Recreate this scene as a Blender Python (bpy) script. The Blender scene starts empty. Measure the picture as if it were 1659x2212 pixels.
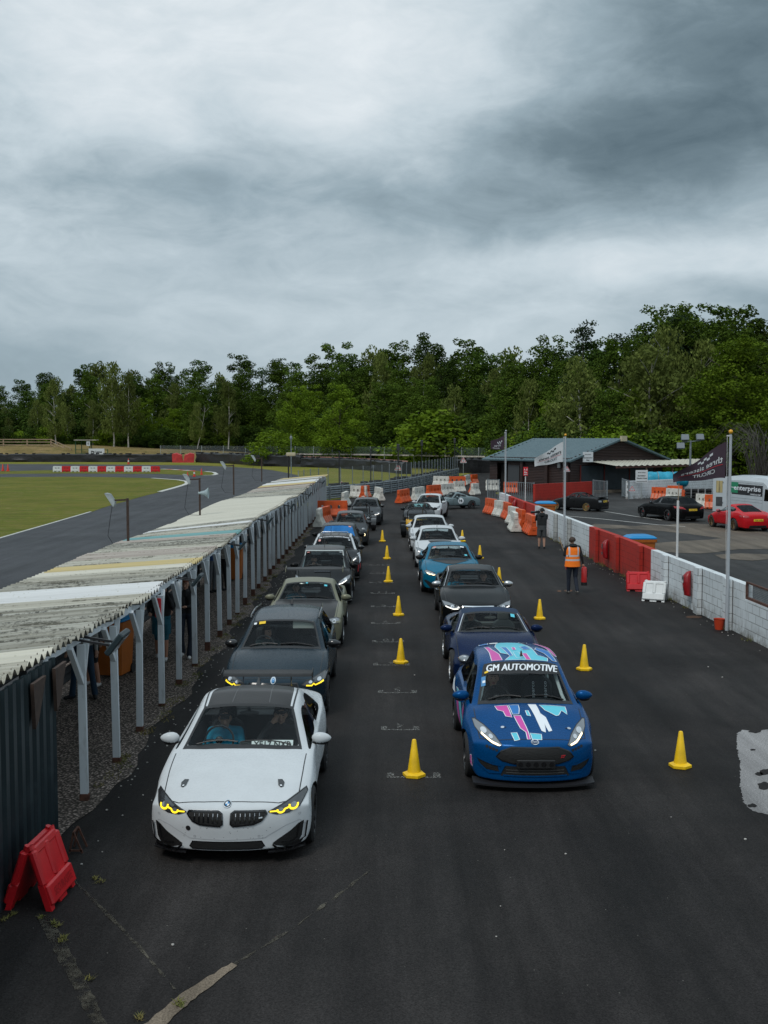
import bpy,bmesh,math,random
from mathutils import Vector,Matrix,geometry
from mathutils .bvhtree import BVHTree
random .seed(7)
R=math .radians
scene=bpy .context .scene
COL=scene .collection
# ------------------------------------------------------------ camera
CAM_H=4.8
PITCH=math .atan(161.0/2400.0)
cam_data=bpy .data .cameras .new('camera')
cam=bpy .data .objects .new('camera',cam_data)
COL .objects .link(cam)
cam .location=(0,0,CAM_H)
cam .rotation_euler=(math .pi/2-PITCH,0,0)
cam_data .sensor_fit='HORIZONTAL'
cam_data .sensor_width=24.0
cam_data .lens=24.0*2400.0/1659.0
cam_data .clip_start=0.1
cam_data .clip_end=5000
scene .camera=cam
# ------------------------------------------------------------ exposure
vs=scene .view_settings
scene .display_settings .display_device='sRGB'
vs .view_transform='Standard'
vs .look='None'
vs .exposure=0.04
vs .gamma=1.0
vs .use_curve_mapping=False
scene .cycles .max_bounces=6
scene .cycles .transparent_max_bounces=24
scene .cycles .transmission_bounces=4
scene .cycles .caustics_reflective=False
scene .cycles .caustics_refractive=False
# ------------------------------------------------------------ world: Nishita sky under a heavy cloud layer
SUN_EL,SUN_ROT=R(52),R(215)
world=bpy .data .worlds .new('World')
scene .world=world
world .use_nodes=True
nt=world .node_tree
for n in list(nt .nodes):
 nt .nodes .remove(n)
def wn(t,**k):
 n=nt .nodes .new(t)
 for a,b in k .items():
  setattr(n,a,b)
 return n
def wm(op,a,b=None,c=None,clamp=False):
 n=wn('ShaderNodeMath',operation=op,use_clamp=clamp)
 for i,v in enumerate((a,b,c)):
  if v is None:
   continue
  if isinstance(v,(int,float)):
   n .inputs[i].default_value=v
  else:
   nt .links .new(v,n .inputs[i])
 return n .outputs[0]
sky=wn('ShaderNodeTexSky',sky_type='NISHITA')
sky .sun_disc=False
sky .sun_elevation=SUN_EL
sky .sun_rotation=SUN_ROT
tc=wn('ShaderNodeTexCoord')
sep=wn('ShaderNodeSeparateXYZ')
nt .links .new(tc .outputs['Generated'],sep .inputs[0])
X,Y,Z=sep .outputs
zz=wm('MAXIMUM',Z,0.0)
den=wm('ADD',zz,0.30)
comb=wn('ShaderNodeCombineXYZ')
nt .links .new(wm('DIVIDE',X,den),comb .inputs[0])
nt .links .new(wm('DIVIDE',Y,den),comb .inputs[1])
def wnoise(scale,detail,rough,off,dist=0.0,sc=(1,1,1),rot=0.0,src=None):
 mp=wn('ShaderNodeMapping')
 nt .links .new(src or comb .outputs[0],mp .inputs[0])
 mp .inputs['Location'].default_value=off
 mp .inputs['Rotation'].default_value=(0,0,rot)
 mp .inputs['Scale'].default_value=sc
 n=wn('ShaderNodeTexNoise')
 n .inputs['Scale'].default_value=scale
 n .inputs['Detail'].default_value=detail
 n .inputs['Roughness'].default_value=rough
 n .inputs['Distortion'].default_value=dist
 nt .links .new(mp .outputs[0],n .inputs['Vector'])
 return n .outputs['Fac']
def wblob(x,z,rx,rz):
 dx=wm('DIVIDE',wm('SUBTRACT',X,x),rx)
 dz=wm('DIVIDE',wm('SUBTRACT',Z,z),rz)
 d=wm('ADD',wm('MULTIPLY',dx,dx),wm('MULTIPLY',dz,dz))
 return wm('POWER',2.718,wm('MULTIPLY',d,-1.0))
D_=tc .outputs['Generated']
n1=wnoise(3.4,8,0.52,(3.1,1.7,0.6),0.5,(1,1,2.4),0,D_)
n2=wnoise(9.0,8,0.58,(8.3,4.4,2.0),0.7,(1,1,2.6),0,D_)
n3=wnoise(26.0,6,0.6,(0.4,9.2,1.0),0.8,(1,1,2.2),0,D_)
lum=wm('ADD',wm('MULTIPLY',wm('SUBTRACT',n1,0.5),0.52),wm('MULTIPLY',wm('SUBTRACT',n2,0.5),0.36))
lum=wm('ADD',lum,wm('MULTIPLY',wm('SUBTRACT',n3,0.5),0.13))
lum=wm('MULTIPLY',lum,wm('MINIMUM',wm('ADD',wm('MULTIPLY',zz,4.0),0.25),1.0))
lum=wm('ADD',lum,0.605)
for x_,z_,rx_,rz_,k_ in((-.03,0.345,.17,.085,.27),(-.27,.32,.14,.07,.16),(-.02,.27,.08,.04,.12),(.30,.33,.17,.07,-.36),(.20,.25,.20,.042,-.26),(.02,.205,.24,.032,-.09),(-.30,.30,.07,.03,-.12),(-.22,.215,.16,.03,-.12),
 (.28,.150,.20,.020,.17),(.35,.105,.10,.03,-.14),(-.05,.12,.25,.05,.05),(-.36,.06,.16,.04,-.16)):
 lum=wm('ADD',lum,wm('MULTIPLY',wblob(x_,z_,rx_,rz_),k_))
ramp=wn('ShaderNodeValToRGB')
nt .links .new(lum,ramp .inputs[0])
cr=ramp .color_ramp
cr .elements[0].position=0.12;cr .elements[0].color=(0.085,0.130,0.160,1)
cr .elements[1].position=0.92;cr .elements[1].color=(0.76,0.82,0.86,1)
for p,c in((0.32,(0.17,0.235,0.275)),(0.50,(0.315,0.405,0.46)),(0.70,(0.55,0.64,0.695))):
 e=cr .elements .new(p);e .color=(*c,1)
 # the deck gets brighter overhead, as an overcast sky does
zen=wm('ADD',1.0,wm('MULTIPLY',wm('MULTIPLY',wm('SUBTRACT',Z,0.42,clamp=True),1.7),0.7))
mixc=wn('ShaderNodeMix',data_type='RGBA',blend_type='MULTIPLY')
mixc .inputs['Factor'].default_value=1.0
nt .links .new(ramp .outputs[0],mixc .inputs['A'])
cz=wn('ShaderNodeCombineXYZ')
for i in range(3):
 nt .links .new(zen,cz .inputs[i])
nt .links .new(cz .outputs[0],mixc .inputs['B'])
scl=wn('ShaderNodeMix',data_type='RGBA',blend_type='MULTIPLY')
scl .inputs['Factor'].default_value=1.0
nt .links .new(mixc .outputs['Result'],scl .inputs['A'])
SKY_STR=0.08
scl .inputs['B'].default_value=(1/SKY_STR,1/SKY_STR,1/SKY_STR,1)
thin=wm('MULTIPLY',wm('SUBTRACT',wnoise(0.9,5,0.55,(5.5,2.0,0),0.4),0.56,clamp=True),2.2,clamp=True)
cover=wm('SUBTRACT',0.97,wm('MULTIPLY',thin,0.30))
mixs=wn('ShaderNodeMix',data_type='RGBA')
nt .links .new(cover,mixs .inputs['Factor'])
nt .links .new(sky .outputs[0],mixs .inputs['A'])
nt .links .new(scl .outputs['Result'],mixs .inputs['B'])
bg=wn('ShaderNodeBackground')
bg .inputs['Strength'].default_value=SKY_STR
nt .links .new(mixs .outputs['Result'],bg .inputs['Color'])
wo=wn('ShaderNodeOutputWorld')
nt .links .new(bg .outputs[0],wo .inputs[0])
sun_d=bpy .data .lights .new('sun','SUN')
sun_d .energy=1.3
sun_d .angle=R(22)
sun_d .color=(1.0,0.96,0.90)
sun=bpy .data .objects .new('sun',sun_d)
COL .objects .link(sun)
# light comes from the sun towards the scene: behind-left of the camera and high
sdir=Vector((math .sin(SUN_ROT)*math .cos(SUN_EL),math .cos(SUN_ROT)*math .cos(SUN_EL),math .sin(SUN_EL)))
sun .rotation_euler=(-sdir).to_track_quat('-Z','Y').to_euler()
# ------------------------------------------------------------ where things stand: a sight line of the survey -> a point on the plane z
_F=Vector((0,math .cos(PITCH),-math .sin(PITCH)))
_U=Vector((0,math .sin(PITCH),math .cos(PITCH)))
def ray(u,v):
 return _F+Vector(((u-829.5)/2400.0,0,0))+_U*((1106.0-v)/2400.0)
def G(u,v,z=0.0):
 d=ray(u,v)
 t=(z-CAM_H)/d .z
 return Vector((d .x*t,d .y*t,z))
def GY(u,v,Yd):
 d=ray(u,v)
 t=Yd/d .y
 return Vector((d .x*t,Yd,CAM_H+d .z*t))
 # ------------------------------------------------------------ materials
MATS={}
def mat(name,color=(0.5,0.5,0.5),rough=0.6,metal=0.0,coat=0.0,var=0.0,vscale=3.0,bump=0.0,bscale=20.0,
 emit=None,estr=0.0,spec=0.5,coords='Object',bdist=0.01,sub=None):
 if name in MATS:
  return MATS[name]
 m=bpy .data .materials .new(name)
 m .use_nodes=True
 t=m .node_tree
 b=t .nodes['Principled BSDF']
 b .inputs['Base Color'].default_value=(*color,1)
 b .inputs['Roughness'].default_value=rough
 b .inputs['Metallic'].default_value=metal
 b .inputs['Specular IOR Level'].default_value=spec
 if coat:
  b .inputs['Coat Weight'].default_value=coat
  b .inputs['Coat Roughness'].default_value=0.05
 if emit:
  b .inputs['Emission Color'].default_value=(*emit,1)
  b .inputs['Emission Strength'].default_value=estr
 tcn=None
 if var or bump:
  tcn=t .nodes .new('ShaderNodeTexCoord')
 if var:
  n=t .nodes .new('ShaderNodeTexNoise')
  n .inputs['Scale'].default_value=vscale
  n .inputs['Detail'].default_value=6
  n .inputs['Roughness'].default_value=0.65
  t .links .new(tcn .outputs[coords],n .inputs['Vector'])
  mr=t .nodes .new('ShaderNodeMapRange')
  mr .inputs['From Min'].default_value=0.3
  mr .inputs['From Max'].default_value=0.7
  mr .inputs['To Min'].default_value=1-var
  mr .inputs['To Max'].default_value=1+var
  t .links .new(n .outputs['Fac'],mr .inputs['Value'])
  mx=t .nodes .new('ShaderNodeMix');mx .data_type='RGBA';mx .blend_type='MULTIPLY'
  mx .inputs['Factor'].default_value=1
  mx .inputs['A'].default_value=(*color,1)
  cb=t .nodes .new('ShaderNodeCombineXYZ')
  for i in range(3):
   t .links .new(mr .outputs[0],cb .inputs[i])
  t .links .new(cb .outputs[0],mx .inputs['B'])
  t .links .new(mx .outputs['Result'],b .inputs['Base Color'])
 if bump:
  n=t .nodes .new('ShaderNodeTexNoise')
  n .inputs['Scale'].default_value=bscale
  n .inputs['Detail'].default_value=4
  t .links .new(tcn .outputs[coords],n .inputs['Vector'])
  bp=t .nodes .new('ShaderNodeBump')
  bp .inputs['Strength'].default_value=bump
  bp .inputs['Distance'].default_value=bdist
  t .links .new(n .outputs['Fac'],bp .inputs['Height'])
  t .links .new(bp .outputs[0],b .inputs['Normal'])
 MATS[name]=m
 return m
class NB:
 def __init__(s,name):
  s .m=bpy .data .materials .new(name);s .m .use_nodes=True
  s .t=s .m .node_tree;s .b=s .t .nodes['Principled BSDF']
  s .tc=s .t .nodes .new('ShaderNodeTexCoord')
  MATS[name]=s .m
 def n(s,ty,**k):
  n=s .t .nodes .new(ty)
  for a,b in k .items():
   setattr(n,a,b)
  return n
 def lk(s,a,b):s .t .links .new(a,b)
 def math(s,op,a,b=None,clamp=False):
  n=s .n('ShaderNodeMath',operation=op,use_clamp=clamp)
  for i,v in enumerate((a,b)):
   if v is None:continue
   if isinstance(v,(int,float)):n .inputs[i].default_value=v
   else:s .lk(v,n .inputs[i])
  return n .outputs[0]
 def noise(s,scale,detail=5,rough=0.6,coords='Object',sc=None,dist=0.0,off=None):
  n=s .n('ShaderNodeTexNoise')
  n .inputs['Scale'].default_value=scale
  n .inputs['Detail'].default_value=detail
  n .inputs['Roughness'].default_value=rough
  n .inputs['Distortion'].default_value=dist
  src=s .tc .outputs[coords]
  if sc or off:
   mp=s .n('ShaderNodeMapping')
   if sc:mp .inputs['Scale'].default_value=sc
   if off:mp .inputs['Location'].default_value=off
   s .lk(src,mp .inputs[0]);src=mp .outputs[0]
  s .lk(src,n .inputs['Vector'])
  return n .outputs['Fac']
 def voro(s,scale,feature='F1',coords='Object',out='Distance',sc=None):
  n=s .n('ShaderNodeTexVoronoi',feature=feature)
  n .inputs['Scale'].default_value=scale
  src=s .tc .outputs[coords]
  if sc:
   mp=s .n('ShaderNodeMapping');mp .inputs['Scale'].default_value=sc
   s .lk(src,mp .inputs[0]);src=mp .outputs[0]
  s .lk(src,n .inputs['Vector'])
  return n .outputs[out]
 def step(s,v,a,b,lo=0.0,hi=1.0):
  n=s .n('ShaderNodeMapRange')
  n .inputs['From Min'].default_value=a;n .inputs['From Max'].default_value=b
  n .inputs['To Min'].default_value=lo;n .inputs['To Max'].default_value=hi
  s .lk(v,n .inputs['Value'])
  return n .outputs[0]
 def mix(s,f,a,b,blend='MIX'):
  n=s .n('ShaderNodeMix',data_type='RGBA',blend_type=blend)
  for k,v in(('Factor',f),('A',a),('B',b)):
   if isinstance(v,(int,float)):n .inputs[k].default_value=v
   elif isinstance(v,tuple):n .inputs[k].default_value=(*v,1)
   else:s .lk(v,n .inputs[k])
  return n .outputs['Result']
 def grey(s,v):
  c=s .n('ShaderNodeCombineXYZ')
  for i in range(3):s .lk(v,c .inputs[i])
  return c .outputs[0]
 def bump(s,h,strength=0.5,dist=0.01):
  n=s .n('ShaderNodeBump');n .inputs['Strength'].default_value=strength;n .inputs['Distance'].default_value=dist
  s .lk(h,n .inputs['Height']);s .lk(n .outputs[0],s .b .inputs['Normal'])
 def out(s,color=None,rough=None):
  if color is not None:
   if isinstance(color,tuple):s .b .inputs['Base Color'].default_value=(*color,1)
   else:s .lk(color,s .b .inputs['Base Color'])
  if rough is not None:
   if isinstance(rough,(int,float)):s .b .inputs['Roughness'].default_value=rough
   else:s .lk(rough,s .b .inputs['Roughness'])
  return s .m
def paint(name,color,rough=0.28,metal=0.0,drops=0.15,flake=0.0):
 if name in MATS:return MATS[name]
 k=NB(name)
 d=k .voro(70.0)
 drop=k .step(d,0.10,0.30,1.0,0.0)
 msk=k .step(k .noise(9.0,3),0.45,0.6)
 drop=k .math('MULTIPLY',drop,msk)
 grime=k .step(k .noise(2.2,6,0.7),0.3,0.75,1.03,0.92)
 k .b .inputs['Metallic'].default_value=metal
 k .b .inputs['Coat Weight'].default_value=0.11
 k .b .inputs['Specular IOR Level'].default_value=0.08
 k .b .inputs['Coat Roughness'].default_value=0.04
 k .bump(drop,drops,0.004)
 return k .out(k .mix(1.0,color,k .grey(grime),'MULTIPLY'),k .step(k .noise(30,4),0.3,0.7,rough-0.05,rough+0.12))
def glass(name,tint=(0.55,0.66,0.66),refl=(0.9,0.95,1.0),base=0.05):
 if name in MATS:return MATS[name]
 m=bpy .data .materials .new(name);m .use_nodes=True
 t=m .node_tree
 for n in list(t .nodes):t .nodes .remove(n)
 o=t .nodes .new('ShaderNodeOutputMaterial')
 tr=t .nodes .new('ShaderNodeBsdfTransparent');tr .inputs[0].default_value=(*tint,1)
 gl=t .nodes .new('ShaderNodeBsdfGlossy');gl .inputs['Roughness'].default_value=0.02;gl .inputs[0].default_value=(*refl,1)
 fr=t .nodes .new('ShaderNodeLayerWeight');fr .inputs['Blend'].default_value=0.12
 mr=t .nodes .new('ShaderNodeMapRange');mr .inputs['To Min'].default_value=base;mr .inputs['To Max'].default_value=0.35
 t .links .new(fr .outputs['Fresnel'],mr .inputs['Value'])
 mx=t .nodes .new('ShaderNodeMixShader')
 t .links .new(mr .outputs[0],mx .inputs[0]);t .links .new(tr .outputs[0],mx .inputs[1]);t .links .new(gl .outputs[0],mx .inputs[2])
 t .links .new(mx .outputs[0],o .inputs[0])
 MATS[name]=m
 return m
 # ------------------------------------------------------------ object helpers
def tag(o,label=None,cat=None,group=None,kind=None):
 if label:o['label']=label
 if cat:o['category']=cat
 if group:o['group']=group
 if kind:o['kind']=kind
 return o
def thing(name,label,cat,loc=(0,0,0),rotz=0.0,group=None):
 o=bpy .data .objects .new(name,None)
 COL .objects .link(o)
 o .location=loc;o .rotation_euler=(0,0,rotz)
 o .empty_display_size=0.2
 return tag(o,label,cat,group)
def dup(o,parent=None,loc=None,rotz=None,label=None,group=None,swap=None):
 c=o .copy();COL .objects .link(c)
 if parent is not None:c .parent=parent
 if loc is not None:c .location=loc
 if rotz is not None:c .rotation_euler=(0,0,rotz)
 if label:c['label']=label
 if group:c['group']=group
 if swap and c .type=='MESH':
  for i,s in enumerate(c .material_slots):
   if s .material and s .material .name in swap:
    s .link='OBJECT';s .material=MATS[swap[s .material .name]]
 for ch in list(o .children):
  dup(ch,c,swap=swap)
 return c
class MB:
 def __init__(s):
  s .v=[];s .f=[];s .m=[];s .M=Matrix()
 def add(s,vs,fs,mi=0):
  b=len(s .v)
  s .v+=[tuple(s .M@Vector(p)) for p in vs]
  s .f+=[tuple(b+i for i in f) for f in fs]
  s .m+=[mi]*len(fs)
  return s
 def box(s,x0,x1,y0,y1,z0,z1,mi=0):
  return s .add([(x0,y0,z0),(x1,y0,z0),(x1,y1,z0),(x0,y1,z0),(x0,y0,z1),(x1,y0,z1),(x1,y1,z1),(x0,y1,z1)],
 [(0,3,2,1),(4,5,6,7),(0,1,5,4),(1,2,6,5),(2,3,7,6),(3,0,4,7)],mi)
 def cbox(s,x0,x1,y0,y1,z0,z1,c=0.01,mi=0):
  vs=[]
  for z,e in((z0,c),(z0+c,0),(z1-c,0),(z1,c)):
   q=c if e==0 else c+e
   a,b_,d,g=x0+e,x1-e,y0+e,y1-e
   k=c
   vs+=[(a+k,d,z),(b_-k,d,z),(b_,d+k,z),(b_,g-k,z),(b_-k,g,z),(a+k,g,z),(a,g-k,z),(a,d+k,z)]
  fs=[tuple(range(7,-1,-1)),tuple(range(24,32))]
  for r in range(3):
   for i in range(8):
    j=(i+1)%8
    fs .append((r*8+i,r*8+j,r*8+8+j,r*8+8+i))
  return s .add(vs,fs,mi)
 def loft(s,rings,closed=True,cap=True,mi=0):
  n=len(rings[0]);vs=[p for r in rings for p in r];fs=[]
  for k in range(len(rings)-1):
   for i in range(n if closed else n-1):
    j=(i+1)%n
    fs .append((k*n+i,k*n+j,(k+1)*n+j,(k+1)*n+i))
  if cap and closed:
   fs .append(tuple(reversed(range(n))));fs .append(tuple((len(rings)-1)*n+i for i in range(n)))
  return s .add(vs,fs,mi)
 def tube(s,pts,r,n=8,mi=0,cap=True,closed=False):
  pts=[Vector(p) for p in pts];rr=r if isinstance(r,(list,tuple)) else[r]*len(pts)
  rings=[];up=None
  for i,p in enumerate(pts):
   a=pts[max(0,i-1)];b=pts[min(len(pts)-1,i+1)]
   if closed:a=pts[i-1];b=pts[(i+1)%len(pts)]
   d=(b-a).normalized() if(b-a).length>1e-9 else Vector((0,0,1))
   if up is None:
    up=Vector((0,0,1)) if abs(d .z)<0.9 else Vector((1,0,0))
   x=d .cross(up).normalized();y=x .cross(d).normalized();up=y
   rings .append([tuple(p+(x*math .cos(2*math .pi*k/n)+y*math .sin(2*math .pi*k/n))*rr[i]) for k in range(n)])
  if closed:rings .append(rings[0]);cap=False
  return s .loft(rings,True,cap,mi)
 def cyl(s,p0,p1,r0,r1=None,n=16,mi=0):
  return s .tube([p0,p1],[r0,r0 if r1 is None else r1],n,mi)
 def ell(s,c,r,nu=12,nv=8,mi=0,fn=None):
  rings=[]
  for j in range(nv+1):
   t=math .pi*j/nv;tt=min(max(t,0.02),math .pi-0.02);row=[]
   for i in range(nu):
    a=2*math .pi*i/nu
    p=Vector((math .sin(tt)*math .cos(a),math .sin(tt)*math .sin(a),math .cos(tt)))
    if fn:p=fn(p)
    row .append((c[0]+p .x*r[0],c[1]+p .y*r[1],c[2]+p .z*r[2]))
   rings .append(row)
  return s .loft(rings,True,True,mi)
 def lathe(s,prof,c=(0,0,0),n=20,mi=0,axis='z'):
  rings=[]
  for i in range(n):
   a=2*math .pi*i/n;row=[]
   for r,h in prof:
    if axis=='z':row .append((c[0]+r*math .cos(a),c[1]+r*math .sin(a),c[2]+h))
    else:row .append((c[0]+h,c[1]+r*math .cos(a),c[2]+r*math .sin(a)))
   rings .append(row)
  rings .append(rings[0])
  return s .loft(rings,False,False,mi)
 def prism(s,poly,h0,h1,plane='xy',mi=0):
  def P(a,b,h):
   return{'xy':(a,b,h),'xz':(a,h,b),'yz':(h,a,b)}[plane]
  n=len(poly)
  vs=[P(a,b,h0) for a,b in poly]+[P(a,b,h1) for a,b in poly]
  fs=[(i,(i+1)%n,n+(i+1)%n,n+i) for i in range(n)]
  tris=geometry .tessellate_polygon([[Vector((a,b,0)) for a,b in poly]])
  fs+=[tuple(reversed(t)) for t in tris]+[tuple(n+i for i in t) for t in tris]
  return s .add(vs,fs,mi)
 def beam(s,p0,p1,w,h,mi=0):
  p0,p1=Vector(p0),Vector(p1);d=(p1-p0).normalized()
  up=Vector((0,0,1)) if abs(d .z)<0.95 else Vector((0,1,0))
  x=d .cross(up).normalized()*(w/2);y=x .cross(d).normalized()*(h/2)
  r=lambda p:[tuple(p+x+y),tuple(p-x+y),tuple(p-x-y),tuple(p+x-y)]
  return s .loft([r(p0),r(p1)],True,True,mi)
 def build(s,name,mats,parent=None,smooth=True,angle=35,recalc=True,doubles=False):
  me=bpy .data .meshes .new(name)
  me .from_pydata(s .v,[],s .f)
  if not isinstance(mats,(list,tuple)):mats=[mats]
  for m_ in mats:me .materials .append(m_)
  if len(mats)>1:me .polygons .foreach_set('material_index',s .m)
  if recalc or doubles:
   b=bmesh .new();b .from_mesh(me)
   if doubles:bmesh .ops .remove_doubles(b,verts=b .verts,dist=1e-5)
   if recalc:bmesh .ops .recalc_face_normals(b,faces=b .faces)
   b .to_mesh(me);b .free()
  if smooth:
   me .polygons .foreach_set('use_smooth',[True]*len(me .polygons))
   me .set_sharp_from_angle(angle=R(angle))
  me .update()
  o=bpy .data .objects .new(name,me);COL .objects .link(o)
  if parent:o .parent=parent
  return o
def evaluated(o):
 dg=bpy .context .evaluated_depsgraph_get()
 return bpy .data .meshes .new_from_object(o .evaluated_get(dg),depsgraph=dg)
_TXT={}
def text2d(s,bold=0.0,shear=0.0,res=2,spacing=1.0):
 key=(s,bold,shear,res,spacing)
 if key in _TXT:return _TXT[key]
 c=bpy .data .curves .new('txt','FONT');c .body=s;c .align_x='CENTER';c .align_y='CENTER'
 c .offset=bold;c .shear=shear;c .resolution_u=res;c .space_character=spacing;c .fill_mode='FRONT'
 o=bpy .data .objects .new('txt',c);COL .objects .link(o)
 bpy .context .view_layer .update()
 me=evaluated(o)
 v=[(p .co .x,p .co .y) for p in me .vertices];f=[tuple(p .vertices) for p in me .polygons]
 bpy .data .objects .remove(o);bpy .data .curves .remove(c);bpy .data .meshes .remove(me)
 xs=[p[0] for p in v];ys=[p[1] for p in v]
 if v:
  cx,cy,w,h=(min(xs)+max(xs))/2,(min(ys)+max(ys))/2,max(xs)-min(xs),max(ys)-min(ys)
  v=[((x-cx)/w,(y-cy)/h) for x,y in v]
  _TXT[key]=(v,f,w/h)
 return _TXT[key]
def text_on(mb,s,fn,w,h,mi=0,**k):
 v,f,asp=text2d(s,**k)
 mb .add([fn(x*w,y*h) for x,y in v],f,mi)
def place_along(poly,step):
 out=[]
 for i in range(len(poly)):
  a=poly[i];b=poly[(i+1)%len(poly)]
  n=max(1,int(math .hypot(b[0]-a[0],b[1]-a[1])/step))
  for k in range(n):
   out .append((a[0]+(b[0]-a[0])*k/n,a[1]+(b[1]-a[1])*k/n))
 return out
def fillgrid(poly,step):
 pts=place_along(poly,step)
 n=len(pts)
 xs=[p[0] for p in pts];ys=[p[1] for p in pts]
 def inside(x,y):
  c=False
  for i in range(n):
   x0,y0=pts[i];x1,y1=pts[i-1]
   if(y0>y)!=(y1>y) and x<(x1-x0)*(y-y0)/(y1-y0)+x0:c=not c
  return c
 extra=[]
 x=min(xs)+step*.5
 while x<max(xs):
  y=min(ys)+step*.5
  while y<max(ys):
   if inside(x,y) and min((x-a)**2+(y-b)**2 for a,b in pts)>(step*.45)**2:extra .append((x,y))
   y+=step
  x+=step
 vs,es,fs,_,_,_=geometry .delaunay_2d_cdt([Vector(p) for p in pts+extra],[(i,(i+1)%n) for i in range(n)],[],1,1e-6)
 return[(v .x,v .y) for v in vs],[tuple(f) for f in fs]
class Skin:
 def __init__(s,me):
  s .t=BVHTree .FromPolygons([v .co .copy() for v in me .vertices],[tuple(p .vertices) for p in me .polygons])
 def hit(s,a,b,axis,off):
  if axis=='front':o,d=Vector((a,-8,b)),Vector((0,1,0))
  elif axis=='back':o,d=Vector((a,8,b)),Vector((0,-1,0))
  elif axis=='top':o,d=Vector((a,b,5)),Vector((0,0,-1))
  elif axis=='right':o,d=Vector((5,a,b)),Vector((-1,0,0))
  else:o,d=Vector((-5,a,b)),Vector((1,0,0))
  l,nrm,i,dist=s .t .ray_cast(o,d,14)
  if l is None:
   q=o+d*(8 if axis in('front','back') else 4.2)
   l,nrm,i,dist=s .t .find_nearest(q)
  if nrm .dot(d)>0:nrm=-nrm
  return tuple(l+nrm*off)
 def patch(s,mb,poly,axis,off=0.004,mi=0,step=0.05):
  v,f=fillgrid(poly,step)
  mb .add([s .hit(a,b,axis,off) for a,b in v],f,mi)
 def line(s,mb,pts,axis,w=0.008,off=0.003,mi=0,step=0.05,closed=False):
  P=[]
  m=len(pts)
  for i in range(m if closed else m-1):
   a=pts[i];b=pts[(i+1)%m]
   n=max(1,int(math .hypot(b[0]-a[0],b[1]-a[1])/step))
   for k in range(n):P .append((a[0]+(b[0]-a[0])*k/n,a[1]+(b[1]-a[1])*k/n))
  if not closed:P .append(pts[-1])
  n=len(P);vs=[];fs=[]
  for i in range(n):
   a=P[i-1] if(i or closed) else P[0];b=P[(i+1)%n] if(i<n-1 or closed) else P[-1]
   dx,dy=b[0]-a[0],b[1]-a[1];L=math .hypot(dx,dy) or 1
   nx,ny=-dy/L*w/2,dx/L*w/2
   vs+=[s .hit(P[i][0]+nx,P[i][1]+ny,axis,off),s .hit(P[i][0]-nx,P[i][1]-ny,axis,off)]
  for i in range(n if closed else n-1):
   j=(i+1)%n
   fs .append((2*i,2*i+1,2*j+1,2*j))
  mb .add(vs,fs,mi)
 def text(s,mb,txt,cx,cy,w,h,axis,off=0.006,mi=0,flip=1,rot=0.0,**k):
  v,f,_=text2d(txt,**k)
  c,q=math .cos(rot),math .sin(rot)
  mb .add([s .hit(cx+flip*(x*w*c-y*h*q),cy+x*w*q+y*h*c,axis,off) for x,y in v],f,mi)
  # ============================================================ car builder
mat('rubber',(0.018,0.018,0.019),0.75,var=0.2,vscale=12)
mat('black_trim',(0.012,0.012,0.013),0.45)
mat('gloss_black',(0.008,0.008,0.009),0.12,coat=0.6)
mat('mesh_black',(0.006,0.006,0.006),0.6,bump=0.6,bscale=60)
mat('interior',(0.014,0.015,0.016),0.8,var=0.2)
mat('seat_cloth',(0.018,0.018,0.020),0.85)
mat('dash',(0.022,0.025,0.026),0.7)
mat('dark_rim',(0.03,0.03,0.032),0.35,metal=0.6)
mat('silver_rim',(0.55,0.56,0.57),0.3,metal=0.8)
mat('white_rim',(0.6,0.62,0.63),0.35)
mat('gold_rim',(0.55,0.36,0.12),0.3,metal=0.8)
mat('bronze_rim',(0.16,0.11,0.06),0.35,metal=0.7)
mat('brake_disc',(0.35,0.35,0.36),0.4,metal=0.9)
mat('red_caliper',(0.5,0.02,0.02),0.4)
mat('chrome',(0.75,0.76,0.78),0.12,metal=1.0)
mat('lamp_dark',(0.03,0.032,0.035),0.15,coat=1.0)
mat('lamp_clear',(0.20,0.215,0.23),0.18,metal=0.4,coat=1.0)
mat('lamp_lens',(0.7,0.72,0.75),0.08,metal=0.6,coat=1.0)
mat('amber_lit',(0.9,0.6,0.02),0.3,emit=(1.0,0.72,0.03),estr=1.1)
mat('warm_lit',(1,0.9,0.7),0.3,emit=(1.0,0.82,0.45),estr=1.6)
mat('white_lit',(1,1,1),0.3,emit=(1.0,0.93,0.8),estr=1.2)
mat('amber_lens',(0.8,0.22,0.02),0.2,coat=1.0)
mat('tail_red',(0.35,0.01,0.012),0.15,coat=1.0)
mat('plate_white',(0.75,0.76,0.74),0.5)
mat('plate_yellow',(0.85,0.55,0.02),0.5)
mat('ink',(0.01,0.01,0.012),0.5)
mat('white_vinyl',(0.78,0.82,0.86),0.35)
mat('pink_vinyl',(0.60,0.06,0.36),0.35)
mat('cyan_vinyl',(0.10,0.55,0.68),0.35)
mat('blue_vinyl',(0.01,0.16,0.48),0.35)
mat('navy_vinyl',(0.01,0.03,0.10),0.35)
mat('red_vinyl',(0.55,0.02,0.03),0.35)
mat('emblem_blue',(0.02,0.20,0.45),0.3,coat=1)
mat('mirror_glass',(0.5,0.52,0.55),0.05,metal=1.0)
mat('sunvisor',(0.42,0.42,0.38),0.8)
glass('screen_glass',(0.86,0.93,0.93),base=0.015)
glass('side_glass',(0.72,0.78,0.78),base=0.02)
glass('dark_glass',(0.03,0.035,0.04),base=0.02)
glass('blue_screen',(0.10,0.25,0.45),refl=(0.10,0.42,1.0),base=0.45)
mat('carbon',(0.018,0.017,0.017),0.3,spec=0.15,coat=0.12,var=0.25,vscale=4,bump=0.25,bscale=60)
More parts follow.
